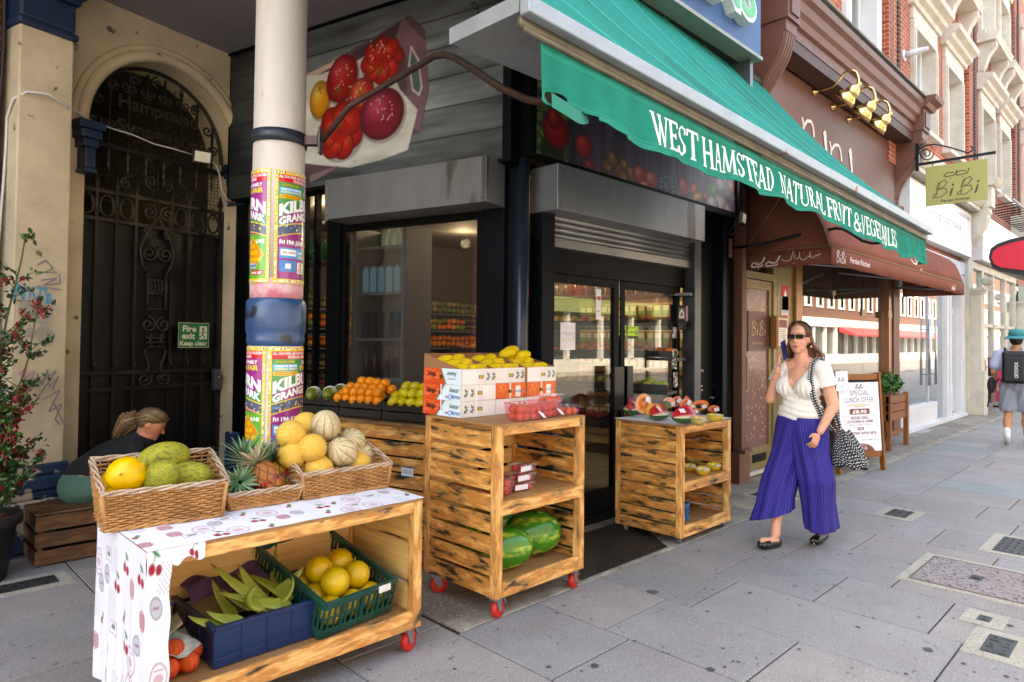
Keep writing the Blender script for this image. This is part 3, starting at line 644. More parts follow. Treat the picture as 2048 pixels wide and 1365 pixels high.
for x in (15.72,15.95,16.95,17.15): g.box(x,x+.14,3.36,3.6,0,3.05)
g.box(12.68,17.3,3.36,3.6,3.0,3.3); g.build('door_surround',WHITE,t,bev=.01)
g=MB(); g.box(16.1,16.94,3.5,3.55,.1,2.3); d_=g.build('door',mat('door_grey','#c9ced2',.4),t); g=MB(); g.box(16.2,16.8,3.49,3.499,.7,2.15); g.build('pane',SG,d_)
g=MB(); g.box(17.3,17.6,3.3,3.6,0,3.4); g.build('party_wall',CREAM,t)
g=MB(); g.box(12.7,17.2,6.2,6.3,0,3.1); g.box(12.7,17.2,3.6,6.2,3.0,3.1); g.build('room_wall',mat('pale_room','#c4c2ba',.8),t)
def p_opt(c):
    W,Hh=c.w,c.h; c.rect(0,0,W,Hh,'#e0e2e6'); b='#101c58'
    c.text('insightopticians',W*.30,Hh*.50,Hh*.16,b,W*.50,bold=.025); c.text('Committed to quality eyecare',W*.22,Hh*.72,Hh*.085,b,W*.40,bold=.02)
    c.text('Tel: 020 7435 1486',W*.72,Hh*.18,Hh*.085,b,W*.24,bold=.02)
    c.line([(W*.20,Hh*.55),(W*.22,Hh*.42),(W*.235,Hh*.22),(W*.255,Hh*.12)],4,b)
    pts=[(W*(.72+.16*i/12),Hh*(.62+.22*math.sin(PI*i/12)-.12*i/12)) for i in range(13)]; c.line(pts,6,'#2a4a98'); c.line(pts[3:10],9,'#5d80bc')
c=Cv(760,150,'#e4e6ea'); p_opt(c)
t=thing('opticians_sign','white opticians fascia sign with thin dark blue lettering and a smile curve','sign',(15,3.3,3.4))
g=MB(); g.box(12.72,17.35,3.262,3.44,3.42,4.36); g.build('sign_box',mat('sign_white','#e9ebee',.4),t)
c.sheet('sign_face',flat((12.72,3.258,4.36),(4.63,0,0),(0,0,-.94)),vmat('print_gloss',.35),t)
g=MB(); g.box(12.66,17.4,3.1,3.44,4.42,4.5); profile_x(g,12.66,17.4,[(3.44,4.5),(3.08,4.5),(3.0,4.62),(2.98,4.75),(3.44,4.85)]); g.build('cornice',CREAM,OPT)
for k,(bx,par) in enumerate(((17.42,OPT),(23.4,SH3))):
    corbel(par,bx,bx+.35,CREAM,3.2,4.5,2.95,False)
    g=MB(); g.box(bx-.02,bx+.38,2.9,3.45,4.503,4.95); profile_x(g,bx-.1,bx+.45,[(3.45,4.953),(2.86,4.953),(2.8,5.02),(2.76,5.1),(3.45,5.2)]); g.build('corbel_block',CREAM,par)
    g=MB(); g.box(bx,bx+.38,3.05,3.5,.0,.95); g.box(bx+.02,bx+.36,3.1,3.5,.95,2.7); g.box(bx-.04,bx+.42,3.03,3.5,2.7,2.76); g.box(bx-.01,bx+.39,3.07,3.5,2.64,2.698); g.lathe([(.0,0),(.06,0),(.1,.06),(.1,.26),(.06,.32),(0,.32)],12,(bx+.04,3.02,2.9),(1,0,0)); g.build('pilaster',CREAM,par)
g=MB(); g.box(17.9,18.35,3.0,3.3,.25,.62); tag(g.build('meter_box',mat('meterbrown','#5d4038',.7)),'small brown meter box low on the white pilaster beyond the opticians','meter box')
t=SH3; g=MB(); g.box(17.85,23.4,3.35,3.5,0,.75); g.build('stall_riser',CREAM,t); g=MB(); g.box(17.85,23.4,3.3,3.34,.0,.32); g.build('plinth',mat('plinth_grey','#7b7f84',.6),t)
g=MB()
for x in (17.85,18.9,19.0,20.2,21.8,23.2): g.box(x,x+.12,3.34,3.46,.75,3.25)
g.box(17.85,23.4,3.34,3.46,1.95,2.03); g.box(17.85,23.4,3.34,3.46,3.25,3.4); g.build('window_frame',CREAM,t)
g=MB(); g.box(17.9,23.3,3.40,3.41,.75,3.25); g.build('glass_pane',SG,t); g=MB(); g.box(17.9,23.3,5.5,5.6,0,3.3); g.build('room_wall',mat('pale_room','#c4c2ba',.8),t)
c=Cv(300,60,'#ecebe9'); rr=random.Random(4)
for i in range(60):
    x=20+i*4.2; y=16+i*.35+6*math.sin(i*.6); c.ell(x,y,2.,1.6,'#a04a60')
c.text('flowers',120,50,14,'#a03b52',90,shear=.3)
t=thing('flower_shop_sign','white fascia sign with faint pink floral lettering at the right edge','sign',(20.5,3.2,3.45)); g=MB(); g.box(18.2,23.3,3.2,3.44,3.45,4.5); g.build('sign_box',mat('sign_white'  ,'#e9ebee'),t)
c.sheet('sign_face',flat((18.2,3.196,4.5),(5.1,0,0),(0,0,-1.05)),vmat('print_gloss',.35),t)
t=thing('sign_light_rail','steel light rail on black arms above the white floral sign','light rail',(20.5,2.8,4.7)); g=MB(); g.tube([(18.3,2.65,4.75),(23.3,2.65,4.75)],.03,8); g.build('rail',ALU,t,True)
g=MB()
for i in range(14): g.tube([(18.5+i*.35,3.2,4.68),(18.5+i*.35,2.66,4.73)],.014,5)
g.build('arm',mat('black_metal'  ,'#1b1b1c'),t)
# red shop awning edge
t=thing('red_awning','bright red rounded awning with black edge poking in at the right','awning',(17.3,2.2,3.1))
RED=mat('red_vinyl','#cf1735',.4); BLK=mat('black_vinyl','#17171b',.4)
def XP(px,py,X): d=ray(px,py); return CAMP+d*(X/d[0])
o=[XP(a,b,16) for a,b in ((2080,541),(2048,541),(2000,535),(1988,528),(1983,516),(1986,503),(1997,495),(2020,487),(2048,481),(2080,476))]; g=MB(); g.prism(o,(.03,0,0)); g.build('red_front',RED,t)
o=[XP(a,b,16.04) for a,b in ((2084,552),(2048,552),(1998,543),(1984,535),(1977,516),(1981,498),(1994,488),(2020,479),(2048,473),(2084,468))]; g=MB(); g.prism(o,(2.2,0,0)); g.build('hood',BLK,t)
SH4t=SH4; g=MB(); g.box(24.2,31,3.4,3.6,0,3.3); g.build('shopfront',mat('green_shop','#31584a',.5),SH4); g=MB(); g.box(24.6,30.5,3.36,3.39,.5,2.7); g.build('glass_pane',SG,SH4)
g=MB(); g.box(31.2,45,3.4,3.6,0,3.3); g.build('shopfront',mat('navy_shop','#3a4150',.5),SH5)
# ================================================================ synagogue gateway (left), turned 14 degrees from the street
TH=math.radians(14.4); GX=np.array((math.cos(TH),math.sin(TH),0)); GN=np.array((math.sin(TH),-math.cos(TH),0)); UZ=np.array((0,0,1.))   # along wall, towards camera, up
SC=np.array((3.5,3.5,0)); TD=np.array((-math.sin(TH),math.cos(TH),0))       # shop corner, direction of the side wall
SD=SC+3.15*TD                                                              # inner corner shop / gateway
def G(s,z,o=0): return SD-GX*s+GN*o+UZ*z                                   # s metres left of the inner corner, o metres proud of the wall
CREAMW=mat('cream_render','#d6c5a5',.85,c2='#a8977b',scale=1.7,var=.8,bmp=.35,bscale=25,speck=('#6b6152',9,.70)); NAVY=mat('navy_paint','#16304f',.45,c2='#0f2038',scale=4,var=.8)
NAVYP=mat('navy_peeling','#1a3558',.5,c2='#12263f',scale=5,speck=('#b3a796',7,.56),bmp=.5,bscale=20); OLD=mat('old_stone','#a79a84',.9,c2='#6e6455',scale=6,bmp=.4)
t=thing('synagogue_gateway','cream rendered gateway with a round arch, blue cornice and flaking dark blue plinth','building',G(1.2,0))
s0,s1=.03,1.43; zc=3.22; R_=(s1-s0)/2; sc_=(s0+s1)/2
def arc(r,n=24,a0=0,a1=PI): return [(sc_+r*math.cos(a0+(a1-a0)*i/n),zc+r*1.02*math.sin(a0+(a1-a0)*i/n)) for i in range(n+1)]
# wall with an arched opening
out=[(s0,0),(-.05,0),(-.05,4.4),(2.1,4.4),(2.1,0),(s1,0)]+[(a,b) for a,b in arc(R_,28)][::-1]
g=MB(); P=[G(a,b,0) for a,b in [( -.05,0),(s0,0)]]
m_=MB()
A=arc(R_,28)
def qd(m,a,b,c,d,o=0,th=.45):
    f=[G(*q,o) for q in (a,b,c,d)]; k=[G(q[0],q[1],o-th) for q in (a,b,c,d)]; m.add(f+k,[(0,1,2,3),(7,6,5,4),(0,4,5,1),(1,5,6,2),(2,6,7,3),(3,7,4,0)])
qd(m_,(-.05,0),(s0,0),(s0,zc),(-.05,zc)); qd(m_,(s1,0),(2.1,0),(2.1,zc),(s1,zc)); qd(m_,(-.05,zc),(s0,zc),(s0,4.45),(-.05,4.45)); qd(m_,(s1,zc),(2.1,zc),(2.1,4.45),(s1,4.45))
for (a,b),(c,d) in zip(A[:-1],A[1:]): qd(m_,(a,b),(c,d),(c,4.45),(a,4.45))
m_.build('wall',CREAMW,t)
for r,o,w_ in ((R_+.035,.035,.05),(R_+.10,.02,.03)):
    g=MB(); g.tube([G(a,b,o*.3) for a,b in arc(r,40)],w_,8); g.build('arch_moulding',CREAMW,t,True)
# front pilaster, its lit side towards the left
g=MB(); pc=G(1.72,0,.18); g.obox(G(1.87,2.05,.17),GX,GN,UZ,.175,.17,1.65); g.build('pilaster',CREAMW,t,bev=.01)
g=MB()
for hx,hy,z0,z1 in ((.245,.25,0,.36),(.225,.22,.36,.42),(.24,.235,.42,.52),(.205,.20,.52,.60)): g.obox(G(1.87,(z0+z1)/2,.17),GX,GN,UZ,hx,hy,(z1-z0)/2-.001)
g.build('plinth',NAVYP,t,bev=.015)
g=MB()
for hx,hy,z0,z1 in ((.20,.20,3.69,3.75),(.185,.18,3.75,3.96),(.21,.21,3.96,4.02),(.25,.25,4.02,4.10),(.30,.30,4.10,4.20),(.36,.36,4.20,4.30)): g.obox(G(1.87,(z0+z1)/2,.17),GX,GN,UZ,hx,hy,(z1-z0)/2-.001)
g.build('cornice',NAVY,t,bev=.02)
for s_ in (s1+.02,s0-.04):
    g=MB()
    for hx,z0,z1 in ((.05,2.80,2.84),(.04,2.84,3.00),(.06,3.00,3.07),(.08,3.07,3.14),(.10,3.14,3.21)): g.obox(G(s_,(z0+z1)/2,.0),GX,GN,UZ,hx,.10+hx*.6,(z1-z0)/2-.001)
    g.build('impost',NAVY,t,bev=.01)
g=MB(); g.obox(G(s0-.04,.3,.03),GX,GN,UZ,.07,.1,.3); g.build('jamb_plinth',NAVYP,t,bev=.02)
# felt-tip tags on the pilaster
GR1=mat('tag_blue','#3f9fc4',.6); GR2=mat('tag_grey','#85838a',.6); GR3=mat('tag_pink','#c98aa0',.6)
def scrib(name,px,py,pts,w,m,label):
    base=Pp(px,py,G(1.87,1,.345),GN); g=MB(); k=.0042
    for st in pts:
        Q=[base+GX*a*k-UZ*b*k+GN*.002 for a,b in st]
        for a,b in zip(Q[:-1],Q[1:]): g.bar(a,b,w,.002,GN)
    tag(g.build(name,m),label,'graffiti')
scrib('graffiti_tag',30,590,[[(0,10),(2,-20),(12,8),(14,-18)],[(20,6),(24,-12),(30,6)],[(38,-12),(34,8)],[(44,-10),(50,10),(62,14)],[(30,-14),(48,-12)],[(55,8),(50,-6),(46,14)]],.012,GR1,'light blue felt pen graffiti tag on the cream pilaster')
scrib('graffiti_tag',75,530,[[(0,0),(12,-10),(24,4),(10,12),(30,10)],[(5,26),(30,20),(10,34),(36,28),(34,12)],[(0,36),(36,40)]],.009,GR2,'grey scribbled graffiti high on the cream pilaster')
scrib('graffiti_tag',60,760,[[(10,-10),(18,10),(26,-16),(30,14),(44,-4),(34,20)],[(0,16),(40,-14),(6,40)],[(20,34),(46,20),(30,56),(50,44),(40,70),(48,80)],[(36,40),(60,90)]],.009,GR2,'large jagged grey graffiti low on the cream pilaster')
scrib('graffiti_tag',38,750,[[(0,0),(10,-12),(8,8),(20,-6)],[(22,-6),(18,14),(30,26)]],.010,GR3,'small faded pink graffiti beside the holly')
# torn poster remains
g=MB(); rr=random.Random(2)
for px,py,wd,hg in ((55,620,.10,.12),(85,628,.12,.16),(90,670,.09,.13),(60,665,.07,.06)):
    b=Pp(px,py,G(1.87,1,.345),GN); g.poly([b+GX*(wd*math.cos(a)*rr.uniform(.7,1.2)*.6)-UZ*(hg*math.sin(a)*rr.uniform(.7,1.2)*.6)+GN*.0015 for a in [2*PI*i/11 for i in range(11)]])
tag(g.build('torn_poster',mat('tornpaper','#a9a093',.8,c2='#8c7f6b',scale=20)),'torn scraps of an old paper poster on the cream pilaster','poster scraps')
# brick flank with cables at the far left
t2=thing('brick_flank','dark red brick wall at the left edge, left of the cream pilaster','wall',G(2.9,0,0))
g=MB(); c_=G(2.95,2.4,-.1); g.obox(c_+GN*.17,GX,GN,UZ,.87,.1,2.4); g.build('wall',brickm('brick_left','#71301f','#54251b','#6e5a4c'),t2)
for i,(off,m,w_,lab) in enumerate(((.0,'#141417',.012,'thick black cable hanging beside the cream pilaster'),(.035,'#1a1a1d',.009,'second black cable next to the thick one by the brick'),(-.03,'#d9d7d2',.009,'white cable running down beside the cream pilaster'))):
    g=MB(); P=[G(2.10+off+.015*math.sin(z*3+i),z,.20) for z in np.linspace(.1,4.4 if i<2 else 3.05,26)]
    if i==2: P+= [G(2.06,3.16,.30),G(2.0,3.22,.36),G(1.87,3.24,.37),G(1.75,3.20,.36),G(1.66,3.1,.2)]
    g.tube(P,w_,6); tag(g.build('cable',mat('cable_'+str(i),m,.5),None,True),lab,'cable')
# ================================================================ iron gate
IRON=mat('gate_iron','#1d1b1a',.5,.3,c2='#332d28',scale=5,var=.8,bmp=.2,bscale=40); IRONF=mat('gate_sheet','#131313',.42,.2,c2='#2a2725',scale=3,var=.8,bmp=.1); RUSTY=mat('gate_scroll','#3a332d',.6,.3,c2='#241f1c')
t=thing('iron_gate','tall black wrought iron gate with scrolls, circles and a name in its arched top','gate',G(sc_,0,-.18))
o_=-.20
def gb(m,a,b,w_=.022,d=.022,o=o_): m.bar(G(a[0],a[1],o),G(b[0],b[1],o),w_,d,GN)
g=MB(); qd(g,(s0,.02),(s1,.02),(s1,2.5),(s0,2.5),o_-.03,.01); g.build('sheet_panel',IRONF,t)
for j,s_ in enumerate(np.linspace(s0+.03,s1-.03,9)):
    if j==4: continue
    g=MB(); gb(g,(s_,.03),(s_,2.78),.024,.03); p_=G(s_,2.78,o_); g.lathe([(.018,0),(.03,.03),(.0,.14)],6,p_); 
    if .2<s_<1.3: g.lathe([(.0,0),(.02,.04),(.0,.12)],6,G(s_,1.22,o_+.03))
    g.build('bar',IRON,t)
g=MB()
for z in (2.50,2.74,1.20,1.06,.06): gb(g,(s0,z),(s1,z),.03,.034)
gb(g,(s0+.01,0),(s0+.01,2.75),.045,.045); gb(g,(s1-.01,0),(s1-.01,2.9),.045,.045); g.build('frame',IRON,t)
g=MB(); SS=np.linspace(s0+.03,s1-.03,9)
for j in range(8):
    if j==3: g.build('circle_row',IRON,t,True); g=MB()
    if j in (3,4): continue
    c0=(SS[j]+SS[j+1])/2; g.tube([G(c0+.058*math.cos(a),2.62+.09*math.sin(a),o_+.01) for a in np.linspace(0,2*PI,20)[:-1]],.011,6,closed=True)
g.build('circle_row',IRON,t,True)
def spiral(m,cx,cz,r,turns,a0,sgn=1,w_=.011,o=o_+.015,tail=None):
    P=[]; n=int(turns*14)
    for i in range(n+1):
        q=i/n; a=a0+sgn*2*PI*turns*q; rr_=r*(.15+.85*(1-q)); P.append(G(cx+rr_*math.cos(a),cz+rr_*math.sin(a),o))
    if tail: P=[G(tail[0],tail[1],o)]+P
    m.tube(P,w_,6)
G0_=G
def G(a,b,o=0): return G0_(a,b+(.10 if b>1.0 else .17),o)
mid=sc_-.03; g=MB()
for sg in (-1,1):
    spiral(g,mid+sg*.075,2.80,.06,1.4,-PI/2,sg); spiral(g,mid+sg*.07,3.0+.02,.035,1.3,-PI/2,sg); spiral(g,mid+sg*.30,2.74,.05,1.4,PI/2,-sg,tail=(mid+sg*.18,2.86))
    spiral(g,mid+sg*.08,2.53,.07,1.5,PI/2,sg); spiral(g,mid+sg*.10,2.35,.045,1.3,-PI/2,-sg); spiral(g,mid+sg*.075,2.16,.08,1.7,PI/2,sg,.014); spiral(g,mid+sg*.07,1.52,.07,1.6,PI/2,sg,.014); spiral(g,mid+sg*.09,.96,.07,1.7,PI/2,sg,.012)
    gb(g,(mid+sg*.085,1.98),(mid+sg*.085,1.64),.022,.03,o_+.02); gb(g,(mid+sg*.05,1.44),(mid+sg*.05,1.32),.02,.03,o_+.02)
    g.tube([G(mid+sg*(.075+.02*math.sin(z*26)),z,o_+.015) for z in np.linspace(1.3,1.09,12)],.012,6); g.tube([G(mid+sg*x,z,o_+.015) for x,z in ((.0,2.5),(.05,2.42),(.13,2.28),(.16,2.18),(.14,2.06),(.085,1.98))],.014,6)
    gb(g,(mid,2.64),(mid,3.04),.03,.03)
for z in (1.92,1.66,1.40,1.36,1.32,1.80): gb(g,(mid-.085,z),(mid+.085,z),.018,.03,o_+.02)
for k in range(4): g.tube([G(mid-.05+.033*k+.008*math.sin(z*60),z,o_+.015) for z in np.linspace(1.92,1.8,8)],.009,5)
g.build('centre_scrollwork',RUSTY,t,True)
G=G0_
# arched overthrow: lintel, uprights, scrolls, lettering
g=MB(); gb(g,(s0,zc-.09),(s1,zc-.09),.04,.05,o_); g.tube([G(a,b,o_) for a,b in arc(R_-.03,36)],.018,6)
for s_ in np.linspace(s0+.13,s1-.13,8):
    h=math.sqrt(max(R_**2-(s_-sc_)**2,0))-.05; gb(g,(s_,zc-.09),(s_,zc+h),.016,.02,o_-.01); g.lathe([(.012,0),(.02,.05),(.008,.09),(.016,.13),(.0,.20)],5,G(s_,zc-.1,o_),(0,0,-1))
g.build('overthrow',IRON,t)
g=MB(); rr=random.Random(8)
for i,s_ in enumerate(np.linspace(s0+.2,s1-.2,7)):
    for k,z in enumerate((zc+.07,zc+.42)):
        if math.hypot(s_-sc_,z-zc)>R_-.12: continue
        for sg in (-1,1): spiral(g,s_+sg*.045,z+.04,.042,1.3,-PI/2,sg,.008,o_+.0)
for i in range(9):
    a=PI*(i+.5)/9; spiral(g,sc_+(R_-.11)*math.cos(a),zc+(R_-.11)*math.sin(a),.055,1.4,a,1 if i%2 else -1,.009,o_)
g.build('arch_scrolls',RUSTY,t,True)
letters('Hampstead',G(sc_+.36,zc+.27,o_+.03),GX,UZ,.11,RUSTY,'lettering',t,.74,.02,.012); letters('Synagogue',G(sc_+.37,zc+.06,o_+.03),GX,UZ,.11,RUSTY,'lettering',t,.76,.02,.012)
g=MB()
for s_ in np.arange(s0+.03,s1,.035): gb(g,(s_,2.66),(s_,zc-.1),.003,.003,o_-.05)
for z in np.arange(2.68,zc-.1,.035): gb(g,(s0,z),(s1,z),.003,.003,o_-.05)
g.build('wire_mesh',IRON,t)
g=MB(); lc=G(s0+.07,1.10,o_+.05); g.obox(lc,GX,GN,UZ,.032,.03,.10); l_=g.build('lock',mat('lock_grey','#6d6c70',.35,.7),t,bev=.006); g=MB(); g.lathe([(.025,0),(.03,.02),(.022,.04)],14,lc+GN*.03+UZ*.02,GN); g.build('knob',mat('lock_grey','#777',.3),l_,True)
# passage behind the gate
t2=thing('passage','dark brick passage seen above the gate','passage',G(.7,0,-2))
g=MB(); g.obox(G(.7,2.2,-2.6),GX,GN,UZ,1.6,.1,2.3); g.obox(G(-.15,2.2,-1.5),GX,GN,UZ,.1,1.1,2.3); g.obox(G(1.6,2.2,-1.5),GX,GN,UZ,.1,1.1,2.3); g.build('wall',brickm('brick_passage','#5d4a3c','#4b3b31','#3b332c'),t2)
g=MB(); g.obox(G(.7,4.4,-1.5),GX,GN,UZ,1.6,1.3,.05); g.build('ceiling',DARK,t2)
for k in range(1): 
    g=MB(); g.obox(G(1.15,2.86,-2.45),GX,GN,UZ,.28,.02,.12); tag(g.build('far_window',mat('farlight','#c8d49a',.5,emit=('#cfd89a',.9))),'small bright greenish window at the end of the passage behind the gate','window')
# fire exit sign
def p_exit(c):
    W,Hh=c.w,c.h; gr='#0c7a4a'; c.rect(0,0,W,Hh,'#d9cfa9'); c.rect(2,2,W-2,Hh-2,gr); wt='#e9e6c8'
    c.text('Fire',W*.14,Hh*.36,Hh*.23,wt,W*.44,.03); c.text('exit',W*.12,Hh*.64,Hh*.23,wt,W*.42,.03); c.text('Keep clear',W*.06,Hh*.9,Hh*.17,wt,W*.88,.03)
    c.rect(W*.68,Hh*.14,W*.93,Hh*.66,wt); c.ell(W*.80,Hh*.25,Hh*.055,Hh*.055,gr); c.line([(W*.80,Hh*.33),(W*.78,Hh*.46),(W*.84,Hh*.54),(W*.84,Hh*.62)],3.6,gr); c.line([(W*.78,Hh*.46),(W*.73,Hh*.56),(W*.69,Hh*.56)],3.2,gr); c.line([(W*.80,Hh*.34),(W*.87,Hh*.40),(W*.90,Hh*.36)],2.4,gr); c.line([(W*.80,Hh*.34),(W*.74,Hh*.38),(W*.73,Hh*.45)],2.4,gr)
def wallcard(name,label,cat,px,py,wd,hg,o,paint,res=300):
    p=Pp(px,py,G(0,0,o),GN); cv=Cv(wd*res,hg*res,'#fff'); paint(cv); o_2=cv.sheet(name,flat(p,GX*wd,-UZ*hg),vmat('print_sign',.4)); return tag(o_2,label,cat)
wallcard('fire_exit_sign','green and cream Fire exit Keep clear sign on the black gate','sign',357,645,.315,.235,-.13,p_exit,330)
# floodlight on its cable above the gate
def flood(p,face,label,s=1.):
    t=thing('floodlight',label,'floodlight',p); f=unit(face); r=unit(np.cross(f,UZ)); u=np.cross(r,f)
    g=MB(); g.obox(p,r,u,f,.085*s,.062*s,.018*s); g.build('housing',mat('flood_black','#1a1a1c',.4),t,bev=.004)
    g=MB(); g.obox(p+f*.019*s,r,u,f,.068*s,.046*s,.004*s); g.build('diffuser',mat('flood_glass','#d5d3c6',.3,emit=('#e8e4d0',.02)),t)
    g=MB(); g.tube([p-f*.018*s-r*.07*s,p-f*.06*s-r*.07*s,p-f*.07*s,p-f*.06*s+r*.07*s,p-f*.018*s+r*.07*s],.006,6); g.build('bracket',mat('flood_black','#111'),t)
fl=Pp(404,314,G(0,0,.03),GN); flood(fl,GN+np.array((-.3,0,-.25)),'small black floodlight with a pale lens mounted on the gateway arch')
g=MB(); P=[Pp(a,b,G(0,0,o),GN) for a,b,o in ((152,222,.10),(185,243,.02),(222,257,.0),(265,270,.0),(310,289,.0),(350,299,.0),(392,312,.01))]; g.tube(P,.0065,6); tag(g.build('cable',mat('cable_2','#d9d7d2'),None,True),'thin white cable sagging across the gate from the pilaster to the floodlight','cable')
g=MB(); P=[Pp(a,b,G(0,0,o),GN) for a,b,o in ((416,320,.01),(432,330,.02),(439,350,.03),(443,380,.04),(455,400,.05),(470,406,.05))]; g.tube(P,.0065,6); tag(g.build('cable',mat('cable_2','#d9d7d2'),None,True),'thin white cable from the floodlight down to the shop side panel','cable')
# ================================================================ porch soffit and upper block over it
SF=mat('soffit_paint','#8e8b92',.8,c2='#7a7478',scale=2,bmp=.1)
t=thing('overhanging_block','grey ceiling of the upper building that overhangs the corner passage','building',(1.6,4.4,4.4))
def hull(m,pts,z0,z1): m.prism([(a,b,z0) for a,b in pts],(0,0,z1-z0))
a_=G(-.05,0,-.3); b_=G(2.4,0,-.3)
g=MB(); hull(g,[(b_[0],b_[1]),(b_[0]+.55,3.05),(1.05,3.05),(3.35,3.05),(3.52,3.42),(a_[0],a_[1])],4.26,4.4); g.build('soffit',SF,t)
g=MB(); hull(g,[(.4,3.0),(3.3,3.0),(3.3,3.35),(.4,3.35)],4.401,4.9); hull(g,[(.4,3.1),(3.3,3.1),(3.3,3.35),(.4,3.35)],4.901,11); g.build('wall',BR1,t)
g=MB(); g.box(3.31,6.99,3.46,3.7,4.5,13); g.box(-12,6.99,7.3,14,4.5,13); g.box(3.2,6.99,3.71,7.3,4.5,13); g.box(.4,3.3,3.36,7.3,4.91,13); g.box(-12,.0,6.9,7.3,0,13); g.box(-12,.39,4.6,6.9,4.8,13); g.build('upper_floors',BR1,t)  # out-of-view masses above and left of the porch, added to keep sun out
# ================================================================ round cast-iron column
CX,CY=1.76,3.69; rC=.156
t=thing('round_column','round white painted cast iron column with flaking blue collar carrying the overhang','column',(CX,CY,0))
WP=mat('column_white','#d3cbc2',.55,c2='#b9ad9f',scale=2.5,var=.8,bmp=.12,bscale=30,stretch=(1,1,.25),speck=('#a39480',16,.69))
def zc_(py): d=ray(550,py); k=((CX-.1)*d[0]+(CY-.1)*d[1])/(d[0]**2+d[1]**2); return HCAM+d[2]*k
zj=[zc_(v) for v in (330,560,600,650,690)]
g=MB(); g.lathe([(rC*.93,zj[1]),(rC*.92,zj[0]+.0),(rC*.91,3.2),(rC*.90,4.2),(rC*1.0,4.23),(rC*1.0,4.258)],40,(CX,CY,0)); g.build('shaft',WP,t,True)
g=MB(); g.lathe([(rC*.935,zj[2]-.02),(rC*.938,zj[1]+.01)],40,(CX,CY,0)); g.build('pink_band',mat('pink_smear','#c9647a',.6,c2='#d8b9b6',scale=12,var=1.,bmp=.2),t,True)
BLC=mat('collar_blue','#27517f',.3,c2='#16385e',scale=6,var=.7,speck=('#15202e',7,.60),bmp=.4,bscale=12,spec=.6)
z=zj; g=MB(); g.lathe([(rC*.94,z[2]+.012),(rC*1.02,z[2]),(rC*1.06,z[2]-.02),(rC*1.06,z[3]-.03),(rC*1.0,z[4]+.05),(rC*1.03,z[4]+.03),(rC*1.0,z[4]),(rC*.96,z[4]-.01)],44,(CX,CY,0)); g.build('collar',BLC,t,True)
g=MB(); g.lathe([(rC*1.25,0),(rC*1.25,.12),(rC*1.08,.16),(rC*1.0,.22),(rC*.97,z[4]+.0)],40,(CX,CY,0)); g.build('lower_shaft',WP,t,True)
# posters wrapped round it
def flags(c,x0,y0,x1,y1,horiz,n,rr):
    cols=['#c8202a','#1f4f9e','#2a8a46','#efe9e0','#f2c62d','#222222','#3a7cc4']
    for i in range(n):
        if horiz: a=x0+(x1-x0)*i/n; w_=(x1-x0)/n*.82; q=(a,y0+1,a+w_,y1-1)
        else: a=y0+(y1-y0)*i/n; w_=(y1-y0)/n*.78; q=(x0+1,a,x1-1,a+w_)
        k=rr.random(); c1,c2_,c3=rr.sample(cols,3)
        if k<.4:
            for j,cc in enumerate((c1,'#efe9e0',c3)): c.rect(q[0]+(q[2]-q[0])*j/3,q[1],q[0]+(q[2]-q[0])*(j+1)/3,q[3],cc)
        elif k<.75:
            for j,cc in enumerate((c1,'#efe9e0',c3)): c.rect(q[0],q[1]+(q[3]-q[1])*j/3,q[2],q[1]+(q[3]-q[1])*(j+1)/3,cc)
        else: c.rect(*q,c1); c.rect((q[0]+q[2])/2-.8,q[1],(q[0]+q[2])/2+.8,q[3],'#efe9e0'); c.rect(q[0],(q[1]+q[3])/2-.8,q[2],(q[1]+q[3])/2+.8,'#efe9e0')
